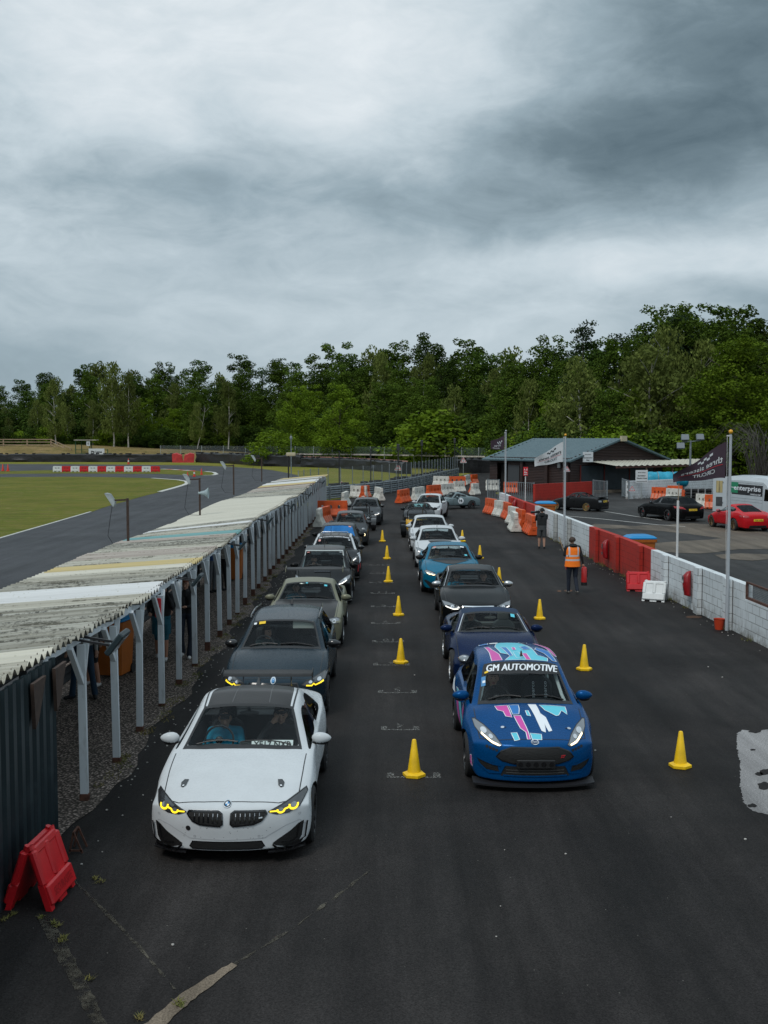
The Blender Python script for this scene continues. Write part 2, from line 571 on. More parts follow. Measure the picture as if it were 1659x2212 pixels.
def interp(tab,x):
 if x<=tab[0][0]:return tab[0][1]
 for(a,b),(c,d) in zip(tab,tab[1:]):
  if x<=c:
   return b+(d-b)*(x-a)/max(c-a,1e-9)
 return tab[-1][1]
CAR0=dict(L=4.4,W=1.80,H=1.45,cowl=1.25,cowlz=0.97,hdr=2.0,hdrz=None,rh=3.3,rhz=None,bl=3.95,blz=1.0,
 tailz=0.95,noseZ=0.70,wroof=0.60,wcowl=0.76,wbl=0.62,z0=0.18,fa=0.85,ra=None,WB=2.6,wr=0.325,
 sge=None,bow=0.34,rbow=0.16,flare=0.02,beltf=None,beltr=None,nosewb=0.93,lipy=0.0,crown=0.05,
 paint='grey_paint',roof=None,hood=None,pillar=None,pillarA=None,rim='dark_rim',spokes=10,rimr=0.235,glass='screen_glass',
 sidegl='side_glass',soft=False,mirror=None,est=False,hoodcrease=0.35,visor=False,noseh=None,bp=None)
def car_shell(P):
 L,w,H=P['L'],P['W']/2,P['H']
 cy,cz,hy=P['cowl'],P['cowlz'],P['hdr']
 hz=P['hdrz'] or H-0.045
 rz=P['rhz'] or H-0.06
 rh,bl,bz,tz=P['rh'],P['bl'],P['blz'],P['tailz']
 nz=P['noseZ']
 fa=P['fa'];ra=P['ra'] or fa+P['WB']
 bf=P['beltf'] or cz-0.07;br=P['beltr'] or min(bf+0.06,bz-0.02)
 mid=(hy+rh)/2
 zc=[(0,nz),(0.10,nz+0.055),(0.35,nz+0.115),(cy*0.6,nz+(cz-nz)*0.72+0.02),(cy,cz),(hy,hz),(mid,H),(rh,rz),(bl,bz),(L-0.06,tz),(L,tz-0.05)]
 zb=[(0,nz-0.05),(0.25,nz+0.0),(fa,(nz+bf)/2+0.035),(cy,bf),(rh,br),(bl,br if bl>L-0.3 else br+0.02),(L-0.06,min(tz-0.05,br)),(L,min(tz-0.10,br-0.04))]
 wb=[(0,P['nosewb']*w),(0.35,0.945*w),(fa,0.965*w),(cy,0.95*w),(rh,0.945*w),(ra,0.95*w),(L,0.86*w)]
 wt=[(0,0.74*w),(0.3,0.80*w),(cy*0.7,0.82*w),(cy,P['wcowl']),(hy,P['wroof']),(mid,P['wroof']+0.01),(rh,P['wroof']-0.03),(bl,P['wbl']),(L,P['wbl'])]
 sge=P['sge'] or(rh+bl)/2
 bpy_=P['bp'] or(hy+0.42)
 ys=[0,0.10,0.35,fa-0.42,fa,fa+0.42,cy-0.10,cy,cy+(hy-cy)*0.33,cy+(hy-cy)*0.66,hy,bpy_-0.05,bpy_+0.05,mid+.1,rh,(rh+bl)/2,sge,bl,ra-0.42,ra,ra+0.42,L-0.06,L]
 key={0,cy,hy,rh,bl,sge,L,bpy_-0.05,bpy_+0.05}
 ys=sorted(y for y in ys if 0<=y<=L);o=[]
 for y in ys:
  if o and y-o[-1]<0.075:
   if y in key and o[-1] not in key:o[-1]=y
   elif y in key and o[-1] in key and y-o[-1]>0.02:o .append(y)
   continue
  o .append(y)
 ys=o
 z0=P['z0']
 def fl(y):
  v=0
  for a in(fa,ra):
   v=max(v,1-abs(y-a)/0.50)
  return max(v,0)*P['flare']
 def section(y):
  B,T,Zc,Zb=interp(wb,y),interp(wt,y),interp(zc,y),interp(zb,y)
  f=fl(y)
  low=z0+(0.05 if 0.5<y<L-0.5 else 0.0)
  m=B+(w-0.965*w)+f
  if y<0.05 or y>L-0.05:m=B+0.01
  side=[(B*0.86,low),(m-0.045,low+0.01),(m-0.012,low+(Zb-low)*0.28),(m,low+(Zb-low)*0.58),(m-0.01,low+(Zb-low)*0.86),(B,Zb)]
  cabin=cy-0.01<=y<=bl+0.01
  drop=P['crown'] if not cabin else 0.055
  if y<0.05:drop=0.02
  Zt=Zc-drop
  if not cabin:Zt=max(Zt,Zb+0.01)
  hh=max(0.0,min(1.0,(Zt-Zb)/0.3)) if cabin else 0
  p5=Vector((B,Zb));p8=Vector((min(T,B-0.05),Zt))
  if cabin:
   q=Vector((B-0.04,Zb+0.018));d=(p8-q).length
   p6=q;t=min(0.5,0.05/max(d,0.01));p7=p8 .lerp(q,t)+Vector((0.012*hh,0))
  else:
   p6=p5 .lerp(p8,0.28)+Vector((0,0.012));p7=p5 .lerp(p8,0.72)+Vector((0,0.008))
  ins=0.055 if cabin else 0.07
  p9=Vector((p8 .x-ins,Zt+(Zc-Zt)*0.38));p10=Vector((p8 .x*0.52,Zt+(Zc-Zt)*0.85));p11=Vector((0,Zc))
  return[Vector(p) for p in side]+[p6,p7,p8,p9,p10,p11]
 def yshift(x,y):
  k=(abs(x)/w)
  s=0
  if y<1.1:s+=P['bow']*k**2.6*(1-y/1.1)
  if y>L-0.8:s-=P['rbow']*k**2.4*(1-(L-y)/0.8)
  if cy-0.3<=y<=hy+0.3:
   g=1-abs((y-(cy+hy)/2))/((hy-cy)/2+0.3)
   s+=0.16*min(1,g*2)*k**2*(1.0 if y<hy-0.1 else 0.5)
  if rh-0.1<=y<=bl+0.05:s-=0.08*k**2
  return s
  # vertex table
 vid={};V=[]
 def vert(k,p):
  if k not in vid:
   vid[k]=len(V);V .append(p)
  return vid[k]
 n=len(ys)
 secs=[section(y) for y in ys]
 for i,y in enumerate(ys):
  for s in(1,-1):
   for j,p in enumerate(secs[i]):
    if j==11 and s==-1:continue
    vert((i,s if j!=11 else 0,j),(s*p .x,y+yshift(p .x,y),p .y))
 g=lambda i,s,j:vid[(i,0 if j==11 else s,j)]
 F=[];K=[]
 nh=P['noseh']
 for i in range(n-1):
  a,b=ys[i],ys[i+1]
  for s in(1,-1):
   for j in range(11):
    kind='body'
    m_=(a+b)/2
    if j==0:kind='under'
    if cy<=m_<=sge and j==6:
     kind='side'
     if bpy_-0.051<=m_<=bpy_+0.051:kind='pillarB'
    if j>=9:
     if cy<=m_<=hy:kind='screen'
     elif rh<=m_<=bl:kind='rear'
     elif hy<=m_<=rh:kind='roof'
     elif m_<cy:kind='hood'
    if j==8:
     if cy<=m_<=hy:kind='pillarA'
     elif hy<=m_<=rh:kind='roofedge'
     elif m_<cy:kind='hood'
     elif rh<=m_<=bl:kind='body'
    if j==7 and cy<=m_<=hy:kind='pillarA'
    if m_<cy and j>=8:kind='hood' if m_>0.08 else 'body'
    q=(g(i,s,j),g(i+1,s,j),g(i+1,s,j+1),g(i,s,j+1))
    F .append(q if s==1 else tuple(reversed(q)));K .append(kind)
  F .append((g(i,1,0),g(i,-1,0),g(i+1,-1,0),g(i+1,1,0)));K .append('under')
  # front and rear faces : columns follow the top points, rows the side points
 for end,i in(('f',0),('r',n-1)):
  sec=secs[i];y=ys[i]
  cols=[(1,j) for j in range(5,11)]+[(0,11)]+[(-1,j) for j in range(10,4,-1)]
  prof={5:0.0,4:-0.035,3:-0.05,2:-0.03,1:-0.035+P['lipy'],0:-0.02+P['lipy']}if end=='f' else{5:0.0,4:0.03,3:0.06,2:0.05,1:0.02,0:0.0}
  B=sec[5].x
  def cv(c,r):
   s,j=c
   if r==5:return g(i,s,j)
   if j==5:
    return g(i,s,r)
   x=sec[j].x*(sec[r].x/B) if r>0 else sec[j].x*(sec[0].x/B)
   xs=s*x if j!=11 else 0.0
   zz_=sec[r].y+(sec[j].y-sec[5].y)*(r/5)**1.5
   yy=y+yshift(xs,y)+prof[r]*(1-(abs(xs)/w)**4)
   return vert((end,c,r),(xs,yy,zz_))
  for k in range(len(cols)-1):
   for r in range(5):
    q=(cv(cols[k],r),cv(cols[k],r+1),cv(cols[k+1],r+1),cv(cols[k+1],r))
    F .append(q if end=='f' else tuple(reversed(q)));K .append('body')
    # close the bottom edge between the ring bottom and this face
  bot=[cv(c,0) for c in cols]
  F .append(tuple(bot) if end=='r' else tuple(reversed(bot)));K .append('under')
  # the bottom strip at this end already joins (s=1,0)-(s=-1,0); drop its doubled end polygon by welding
 kinds=['body','under','side','pillarB','screen','rear','roof','roofedge','hood','pillarA']
 me=bpy .data .meshes .new('shell')
 me .from_pydata(V,[],F)
 for k in kinds:me .materials .append(MATS['ink'])
 me .polygons .foreach_set('material_index',[kinds .index(k) for k in K])
 bm=bmesh .new();bm .from_mesh(me)
 bmesh .ops .recalc_face_normals(bm,faces=bm .faces)
 cl=bm .edges .layers .float .get('crease_edge') or bm .edges .layers .float .new('crease_edge')
 inv={v:k for k,v in vid .items()}
 bm .verts .ensure_lookup_table()
 for e in bm .edges:
  a,b=inv[e .verts[0].index],inv[e .verts[1].index]
  ks={kinds[f .material_index] for f in e .link_faces}
  c=0.0
  if a[2]==b[2]==5:c=0.45
  if isinstance(a[0],int) and isinstance(b[0],int):
   if a[2]==b[2]==8 and ks&{'hood'}:c=P['hoodcrease']
   if a[2]==b[2]==6 and ks&{'side'}:c=0.6
   if a[0]==b[0] and a[0] in(0,):c=0.3
  if 'screen' in ks and len(ks)>1:c=0.75
  if 'rear' in ks and len(ks)>1:c=0.6
  if 'side' in ks and len(ks)>1:c=max(c,0.6)
  e[cl]=c
 bm .to_mesh(me);bm .free()
 o=bpy .data .objects .new('shell',me);COL .objects .link(o)
 ss=o .modifiers .new('s','SUBSURF');ss .levels=ss .render_levels=2
 m2=evaluated(o);o .modifiers .clear();o .data=m2
 smooth=m2 .copy()
 # wheel arches
 mb=MB();rr=P['wr']+0.035
 for ya in(fa,ra):
  for s in(1,-1):
   mb .cyl((s*(w-0.30),ya,P['wr']),(s*(w+0.3),ya,P['wr']),rr,n=32)
 cut=mb .build('cut',MATS['ink'],smooth=False)
 cut .data .materials .clear();
 bo=o .modifiers .new('b','BOOLEAN');bo .operation='DIFFERENCE';bo .object=cut;bo .solver='EXACT';bo .material_mode='TRANSFER' if hasattr(bo,'material_mode') else 'INDEX'
 cut .data .materials .append(MATS['black_trim'])
 m3=evaluated(o)
 if len(m3 .polygons)<200:m3=smooth .copy()
 bpy .data .objects .remove(o);bpy .data .objects .remove(cut)
 return m3,smooth,kinds,ys,section
def split_mesh(me,keep,name,matmap,order,side=0):
 b=bmesh .new();b .from_mesh(me)
 bmesh .ops .delete(b,geom=[f for f in b .faces if f .material_index not in keep or f .calc_center_median().x*side<0],context='FACES')
 mats=[]
 for f in b .faces:
  mm=matmap[f .material_index]
  if mm not in mats:mats .append(mm)
  f .material_index=mats .index(mm)
 out=bpy .data .meshes .new(name)
 b .to_mesh(out);b .free()
 for mm in mats:out .materials .append(MATS[mm])
 out .polygons .foreach_set('use_smooth',[True]*len(out .polygons))
 out .set_sharp_from_angle(angle=R(40))
 return out
_WHEEL={}
def wheel_parts(r,rimr,rim,spokes,style='multi'):
 key=(r,rimr,rim,spokes,style)
 if key in _WHEEL:return _WHEEL[key]
 wd=0.225
 t=MB()
 t .lathe([(rimr,-wd/2+.01),(rimr+0.03,-wd/2),(r-0.03,-wd/2+0.006),(r-0.006,-wd/2+0.03),(r,0),(r-0.006,wd/2-0.03),(r-0.03,wd/2-0.006),(rimr+0.03,wd/2),(rimr,wd/2-.01)],n=36,axis='x')
 ty=t .build('tyre',MATS['rubber'])
 m=MB()
 m .lathe([(rimr+.004,-wd/2+.01),(rimr+.004,wd/2-0.008),(rimr-0.014,wd/2-0.006),(rimr-0.022,wd/2-0.03),(rimr-0.03,-wd/2+0.02),(rimr-0.01,-wd/2+.01)],n=36,axis='x')
 m .lathe([(0.001,wd/2-0.035),(0.035,wd/2-0.035),(0.055,wd/2-0.05),(0.055,wd/2-0.09),(0.001,wd/2-0.09)],n=16,axis='x')
 for k in range(spokes):
  a=2*math .pi*k/spokes
  for da in((-0.12,0.12) if style=='twin' else(0,)):
   c0,s0=math .cos(a+da*.3),math .sin(a+da*.3);c1,s1=math .cos(a+da),math .sin(a+da)
   x0,x1=wd/2-0.05,wd/2-0.02
   m .beam((x0,c0*0.04,s0*0.04),(x1,c1*(rimr-0.012),s1*(rimr-0.012)),0.03 if spokes<8 else 0.02,0.035)
 rm=m .build('wheel',MATS[rim])
 d=MB();d .lathe([(0.05,0.02),(rimr-0.05,0.02),(rimr-0.05,0.0),(0.05,0.0)],n=24,axis='x')
 d .lathe([(0.0,0.01),(rimr-0.02,0.005)],n=24,axis='x',mi=1)
 d .prism([(0.06,0.02),(rimr-0.045,0.03),(rimr-0.06,0.13),(0.08,0.10)],0.02,0.055,'yz',mi=2)
 dk=d .build('brake',[MATS['brake_disc'],MATS['black_trim'],MATS['red_caliper']])
 res=(rm .data,ty .data,dk .data)
 for o in(rm,ty,dk):bpy .data .objects .remove(o)
 _WHEEL[key]=res
 return res
def mkobj(name,me,parent,loc=(0,0,0),rot=None):
 o=bpy .data .objects .new(name,me);COL .objects .link(o)
 o .parent=parent;o .location=loc
 if rot:o .rotation_euler=rot
 return o
def seat_mesh(mb,x,y,z,lean=0.22,w=0.25,bucket=False,hs=1.0):
 mb .cbox(x-w,x+w,y-0.25,y+0.27,z-0.12,z+0.02,0.03)
 for k in range(5):
  t=k/4
 yb=y+0.25
 ring=[]
 for t,ww,th in((0,w,0.07),(0.25,w*1.02,0.08),(0.55,w*0.98,0.07),(0.62,w*0.8,0.06),(0.66,w*.5,0.05)):
  zz_=z+t*(1.0 if not bucket else 1.15)*hs;yy=yb+t*lean*1.3
  ring .append([(x-ww,yy-th*.2,zz_),(x-ww*.8,yy-th,zz_),(x+ww*.8,yy-th,zz_),(x+ww,yy-th*.2,zz_),(x+ww*.8,yy+th,zz_),(x-ww*.8,yy+th,zz_)])
 mb .loft(ring)
 hz=z+0.74*(1.0 if not bucket else 1.1)*hs
 mb .cbox(x-0.12,x+0.12,yb+0.16,yb+0.25,hz-0.09,hz+0.09,0.03)
def car(P_,label,cat='car',name='parked_car',group=None,extras=None):
 P=dict(CAR0);P .update(P_)
 L,w,H=P['L'],P['W']/2,P['H']
 root=thing(name,label,cat,group=group)
 m3,smooth,kinds,ys,section=car_shell(P)
 K={k:i for i,k in enumerate(kinds)}
 pn=P['paint']
 base={K['body']:pn,K['under']:'black_trim',K['pillarB']:'gloss_black',K['hood']:P['hood'] or pn,
 K['roof']:P['roof'] or pn,K['roofedge']:P['pillar'] or pn,K['pillarA']:P['pillarA'] or P['pillar'] or pn}
 nb=len(m3 .materials)
 extra_idx=[i for i in range(len(kinds),nb)]
 for i in extra_idx:base[i]='black_trim'
 body=mkobj('body',split_mesh(m3,set(base),'body',base,kinds),root)
 if P .get('windows',True):
  mkobj('windscreen',split_mesh(m3,{K['screen']},'windscreen',{K['screen']:P['glass']},kinds),root)
  mkobj('rear_window',split_mesh(m3,{K['rear']},'rear_window',{K['rear']:P['rear_gl'] if 'rear_gl' in P else P['sidegl']},kinds),root)
  for s in(1,-1):mkobj('side_window',split_mesh(m3,{K['side']},'side_window',{K['side']:P['sidegl']},kinds,s),root)
 sk=Skin(smooth)
 fa=P['fa'];ra=P['ra'] or fa+P['WB']
 rm,ty,dk=wheel_parts(P['wr'],P['rimr'],P['rim'],P['spokes'],P .get('wstyle','multi'))
 for s in(1,-1):
  for i,ya in enumerate((fa,ra)):
   steer=P .get('steer',0) if i==0 else 0
   wl=mkobj('wheel',rm,root,(s*(w-0.115-P .get('inset',0.012)+P['flare']*.6),ya,P['wr']),(0,0,(0 if s==1 else math .pi)+steer))
   mkobj('tyre',ty,wl);mkobj('brake',dk,wl)
   # shut lines, wiper, cowl panel
 cy,hy=P['cowl'],P['hdr']
 ln=MB()
 T7=lambda y:section(y)[7].x
 if P .get('shut',True):
  for s in(1,-1):
   sk .line(ln,[(s*T7(0.30)*0.98,0.30),(s*T7(cy*.6)*0.99,cy*0.6),(s*T7(cy-0.06)*0.985,cy-0.04)],'top',0.011,0.003)
   ax='right' if s==1 else 'left'
   belt=(P['beltf'] or P['cowlz']-0.07)
   bpx=(P['bp'] or hy+0.42)
   d0=cy+0.12
   sk .line(ln,[(d0+0.10,belt-0.01),(d0,0.55),(d0+0.03,P['z0']+0.12),(bpx-0.05,P['z0']+0.12),(bpx+0.02,0.6),(bpx,belt)],ax,0.010,0.003)
   if P .get('doors',2)==4:
    sk .line(ln,[(bpx+0.02,P['z0']+0.12),(ra-P['wr']-0.12,P['z0']+0.14),(ra-P['wr']*.9,0.62),(ra-0.18,belt+.03)],ax,0.010,0.003)
   hb=MB()
   hx=(w+0.012)
   hyy=bpx-0.20
   p0=Vector(sk .hit(hyy,belt-0.14,ax,0.0));p1=Vector(sk .hit(hyy+0.17,belt-0.135,ax,0.0))
   hb .tube([p0,p0+Vector((s*0.035,0.03,0)),p1+Vector((s*0.035,-0.03,0)),p1],0.011,6)
   hb .build('door_handle',MATS[P .get('handle',pn)],root)
  nzh=P .get('hoodlead')
  if nzh is not None:
   sk .line(ln,[(-T7(0.30)*0.98,0.30),(-T7(.3)*.72,nzh+0.04),(-T7(.3)*.35,nzh),(0,nzh-0.01),(T7(.3)*.35,nzh),(T7(.3)*.72,nzh+0.04),(T7(0.30)*0.98,0.30)],'top',0.011,0.003)
 for s in(1,-1):
  pts=[]
  for y in(cy+0.02,cy+(hy-cy)*.33,cy+(hy-cy)*.66,hy):
   sec=section(y);pts .append((s*(sec[9].x-0.012),y+0.16*(sec[9].x/w)**2*(0.9 if y<hy-.1 else 0.4)))
  sk .line(ln,pts,'top',0.035,0.004)
 sk .line(ln,[(-section(hy)[9].x,hy-0.01),(0,hy-0.025),(section(hy)[9].x,hy-0.01)],'top',0.05,0.004)
 sec=section(cy);xx=sec[9].x
 sk .line(ln,[(-xx,cy+0.10),(-xx*.6,cy+0.045),(0,cy+0.03),(xx*.6,cy+0.045),(xx,cy+0.10)],'top',0.075,0.004)
 ln .build('seals',MATS['black_trim'],root)
 wp=MB()
 for xs,xe in((-xx*.78,-0.06),(-0.02,xx*.82)):
  pts=[]
  for k in range(5):
   t=k/4
   pts .append(sk .hit(xs+(xe-xs)*t,cy+0.10+0.035*math .sin(t*3.1)+0.05*(abs(xs+(xe-xs)*t)/w)**2,'top',0.016))
  wp .tube(pts,0.009,5)
 wp .build('wiper',MATS['black_trim'],root)
 # door mirrors
 mz=(P['beltf'] or P['cowlz']-0.07)+0.07
 for s in(1,-1):
  mm=MB();my=cy+0.42+P .get('mirdy',0);mx=w+P .get('mirdx',0.03)
  def shp(p,s=s):
   return Vector((p .x+s*-0.15*p .z*0,p .y*(1-0.25*abs(p .x)),p .z*(1-0.18*p .x*s)))
  mm .ell((s*mx,my,mz+0.01),(0.125,0.07,0.072),14,8,0,shp)
  ml=mm .build('mirror',MATS[P['mirror'] or pn],root)
  a=MB();a .beam((s*(w-0.10),my-0.02,mz-0.055),(s*(mx-0.03),my+0.005,mz-0.045),0.05,0.03)
  a .ell((s*mx,my+0.012,mz-0.035),(0.10,0.062,0.045),12,6)
  a .build('mirror_arm',MATS['black_trim'],ml)
  gl=MB();gl .ell((s*mx,my+0.062,mz+0.01),(0.09,0.006,0.055),14,6);gl .build('mirror_glass',MATS['mirror_glass'],ml)
  # interior
 it=MB();ww=w-0.16;bz_=P['blz']
 floor=0.24
 yb=min(P['bl']+0.0,L-0.25)
 it .add([(-ww,cy-.02,floor),(ww,cy-.02,floor),(ww,yb,floor),(-ww,yb,floor)],[(0,1,2,3)])
 belt=(P['beltf'] or P['cowlz']-0.07)
 it .add([(-ww,cy-.02,floor),(-ww,yb,floor),(-ww,yb,belt-0.02),(-ww,cy-.02,belt-0.02)],[(0,1,2,3)])
 it .add([(ww,cy-.02,floor),(ww,yb,floor),(ww,yb,belt-0.02),(ww,cy-.02,belt-0.02)],[(0,1,2,3)])
 it .add([(-ww,yb,floor),(ww,yb,floor),(ww,yb,belt-.02),(-ww,yb,belt-.02)],[(0,1,2,3)])
 if P .get('parcel',True):
  it .add([(-ww,P['rh']+0.12,belt-0.0),(ww,P['rh']+0.12,belt-0.0),(ww*.9,yb-0.05,belt-.01),(-ww*.9,yb-0.05,belt-.01)],[(0,1,2,3)])
  # dash as a rounded shelf below the screen
 dz=P['cowlz']-0.05
 rings=[]
 for x in(-ww,-ww*.5,0,ww*.5,ww):
  k=(x/ww)**2
  rings .append([(x,cy+0.10+.06*k,dz-0.02),(x,cy+0.32,dz-0.015+(0.035 if x in(-ww*.5,) else 0)),(x,cy+0.52-.04*k,dz-0.06),(x,cy+0.56,dz-0.20),(x,cy+0.50,0.5)])
 it .loft(rings,closed=False,cap=False,mi=1)
 it .cbox(-0.10,0.10,cy+0.50,cy+0.60,dz-0.16,dz-0.02,0.015,1)
 sy=P .get('seaty',cy+1.05)
 sz=0.30+P .get('seatdz',0)
 for sx in(-0.36,0.36):
  seat_mesh(it,sx*w/0.9,sy,sz,bucket=P .get('bucket',False),hs=min(1.0,(H-0.17-sz)/0.86))
 if P .get('rearseat',True):
  it .cbox(-ww+.05,ww-.05,sy+0.75,sy+1.25,0.3,0.45,.03);it .cbox(-ww+.05,ww-.05,sy+1.2,sy+1.38,0.45,belt+0.05,0.04)
 cxs=-0.36*w/0.9
 swy=cy+0.66;swz=dz-0.03
 if P .get('windows',True):
  it .ell((0,hy+0.05,(P['hdrz'] or H-0.045)-0.14),(0.13,0.025,0.035),10,6)
  it .cyl((0,hy+0.06,(P['hdrz'] or H-0.045)-0.14),(0,hy+0.02,(P['hdrz'] or H-0.045)-0.06),0.02,n=6)
 it .build('interior',[MATS['seat_cloth'],MATS['dash']],root)
 st=MB()
 pts=[]
 for k in range(20):
  a=2*math .pi*k/20
  pts .append((cxs+0.185*math .cos(a),swy+0.07*math .sin(a),swz+0.17*math .sin(a)))
 st .tube(pts,0.015,6,closed=True)
 for a in(0,3.14159,4.71):
  st .beam((cxs,swy+0.0,swz),(cxs+0.18*math .cos(a),swy+0.07*math .sin(a),swz+0.165*math .sin(a)),0.035,0.012)
 st .ell((cxs,swy,swz),(0.055,0.03,0.05),10,6)
 st .build('steering_wheel',MATS['black_trim'],root)
 if extras:extras(root,sk,P,section)
 for c in root .children:
  c .location .y-=L/2
 root['L']=L
 P['cxs']=cxs;P['sy']=sy;P['sz']=sz;P['swy']=swy;P['swz']=swz
 bpy .data .meshes .remove(m3);bpy .data .meshes .remove(smooth)
 del root['L']
 return root,P
def place_wheel(root,P,u,v,side,heading=0.0,Yfix=None):
 """stand the car so that its front wheel on `side` (+1 image right) meets the ground on sight line (u,v)"""
 fa,L=P['fa'],P['L']
 loc=Vector((side*P['W']/2,fa-L/2,0))
 loc .rotate(Matrix .Rotation(heading,3,'Z'))
 g=G(u,v)
 root .location=(g .x-loc .x,g .y-loc .y,0)
 root .rotation_euler=(0,0,heading)
 return root
def sym(pts):
 return[(-a,b) for a,b in reversed(pts)]
def both(sk,mb,poly,axis,off,mi,step=0.05):
 sk .patch(mb,poly,axis,off,mi,step);sk .patch(mb,sym(poly),axis,off,mi,step)
def roundel(r,cx,cy,n=14,sy=1.0):
 return[(cx+r*math .cos(2*math .pi*k/n),cy+r*sy*math .sin(2*math .pi*k/n)) for k in range(n)]
def plate(root,sk,axis,cx,cz,txt,yellow=False,w=0.52,h=0.112):
 m=MB();x0,x1,a,b=cx-w/2,cx+w/2,cz-h/2,cz+h/2
 sk .patch(m,[(x0,a),(x1,a),(x1,b),(x0,b)],axis,0.012,0)
 if txt:sk .text(m,txt,cx,cz,w*.9,h*.68,axis,0.015,1,flip=-1 if axis=='back' else 1,bold=0.02)
 return m .build('number_plate',[MATS['plate_yellow' if yellow else 'plate_white'],MATS['ink']],root)
 # ============================================================ white saloon at the front of the left queue
paint('white_paint',(0.58,0.61,0.63),0.25)
paint('fiesta_blue',(0.001,0.062,0.205),0.22,metal=0.3)
def ex_white(root,sk,P,section):
 L=P['L']
 m=MB();H_=lambda poly,mi,off=0.005:both(sk,m,poly,'front',off,mi,0.04)
 # headlamps
 for s in(1,-1):
  hl=MB()
  poly=[(0.455,0.603),(0.55,0.572),(0.68,0.572),(0.80,0.615),(0.868,0.69),(0.85,0.72),(0.72,0.685),(0.57,0.64)]
  P2=poly if s==1 else sym(poly)
  sk .patch(hl,P2,'front',0.006,0,0.03)
  for cx,cz,r in((0.595,0.610,0.034),(0.73,0.632,0.040)):
   sk .patch(hl,roundel(r*.8,s*cx,cz,14,.62),'front',0.011,1,0.03)
   ring=[(s*(cx+r*1.12*math .cos(a)),cz-0.002+r*.80*math .sin(a)) for a in[math .pi*(0.92+1.14*k/10) for k in range(11)]]
   sk .line(hl,ring,'front',0.020,0.014,2,0.02)
  sk .line(hl,[(s*0.475,0.602),(s*0.555,0.600)],'front',0.014,0.014,2,0.02)
  sk .line(hl,[(s*0.635,0.610),(s*0.685,0.62)],'front',0.014,0.014,2,0.02)
  sk .line(hl,P2,'front',0.010,0.008,3,0.03,closed=True)
  hl .build('headlight',[MATS['lamp_dark'],MATS['lamp_clear'],MATS['amber_lit'],MATS['black_trim']],root)
  # twin grille
  g=MB()
  gp=[(0.045,0.49),(0.075,0.465),(0.30,0.480),(0.385,0.515),(0.445,0.585),(0.425,0.615),(0.09,0.622),(0.05,0.600)]
  gp=gp if s==1 else sym(gp)
  sk .patch(g,gp,'front',0.005,0,0.03)
  sk .line(g,gp,'front',0.018,0.012,1,0.03,closed=True)
  for k in range(6):
   x=s*(0.10+0.052*k)
   sk .line(g,[(x,0.500),(x,0.600)],'front',0.016,0.012,1,0.03)
   sk .line(g,[(x+0.004,0.568),(x+0.004,0.600)],'front',0.006,0.016,2,0.03)
  if s==1:sk .line(g,[(0.355,0.548),(0.395,0.552)],'front',0.014,0.018,3,0.02)
  g .build('grille',[MATS['mesh_black'],MATS['gloss_black'],MATS['lamp_lens'],MATS['chrome']],root)
  # outer intakes with blade
  a=MB()
  ip=[(0.505,0.245),(0.54,0.215),(0.66,0.185),(0.775,0.20),(0.82,0.27),(0.845,0.44),(0.79,0.425),(0.70,0.36),(0.575,0.29)]
  ip=ip if s==1 else sym(ip)
  sk .patch(a,ip,'front',0.004,0,0.04)
  bl=[(0.50,0.235),(0.55,0.195),(0.68,0.165),(0.80,0.185),(0.845,0.25),(0.87,0.43)]
  sk .line(a,[(s*p,q) for p,q in bl],'front',0.018,0.022,1,0.04)
  sk .line(a,[(s*p,q) for p,q in((0.79,0.42),(0.765,0.27),(0.72,0.24),(0.60,0.245))],'front',0.012,0.015,1,0.04)
  a .build('side_intake',[MATS['mesh_black'],MATS['gloss_black']],root)
 lo=MB()
 lp=[(-0.385,0.20),(0.385,0.20),(0.42,0.225),(0.385,0.285),(-0.385,0.285),(-0.42,0.225)]
 sk .patch(lo,lp,'front',0.005,0,0.05)
 sk .line(lo,lp,'front',0.010,0.008,1,0.05,closed=True)
 lo .build('lower_intake',[MATS['mesh_black'],MATS['gloss_black']],root)
 c=MB()
 sk .line(c,[(-0.86,0.40),(-0.80,0.46),(-0.66,0.435),(-0.50,0.36),(-0.42,0.315),(0,0.305),(0.42,0.315),(0.50,0.36),(0.66,0.435),(0.80,0.46),(0.86,0.40)],'front',0.007,0.0025,0,0.05)
 sk .patch(c,roundel(0.028,-0.435,0.43),'front',0.005,1,0.03)
 for x,z in((-0.36,0.34),(0.36,0.34),(0.80,0.53),(-0.80,0.53)):
  sk .line(c,roundel(0.012,x,z,8),'front',0.004,0.003,2,0.02,closed=True)
 random .seed(5)
 for k in range(22):
  sk .patch(c,roundel(0.004,random .uniform(-.5,.5),random .uniform(.30,.45),5),'front',0.003,1,0.03)
 c .build('bumper_detail',[mat('crease_grey',(0.42,0.44,0.46),0.5),MATS['black_trim'],mat('sensor_grey',(0.3,0.31,0.33),0.5)],root)
 for s in(1,-1):
  sp=MB();rings=[]
  for k in range(9):
   x=s*(0.46+0.40*k/8)
   y=Vector(sk .hit(x*0.97,0.22,'front',0)).y
   rings .append([(x,y-0.035,0.145),(x,y-0.035,0.158),(x,y+0.12,0.17),(x,y+0.12,0.145)])
  sp .loft(rings);sp .build('front_lip',MATS['gloss_black'],root)
 for s in(1,-1):
  k=MB()
  sk .patch(k,[(s*(0.565)+dx*s,0.52+dy) for dx,dy in((-0.045,0.07),(0.005,0.08),(0.035,0.03),(0.03,-0.05),(0.0,-0.075),(-0.03,-0.04))],'top',0.008,0,0.03)
  sk .patch(k,roundel(0.013,s*0.565,0.475,8),'top',0.013,1,0.03)
  k .build('bonnet_catch',[MATS['gloss_black'],MATS['white_vinyl']],root)
 e=MB()
 sk .patch(e,roundel(0.043,0,0.678,20,0.58),'front',0.008,0,0.03)
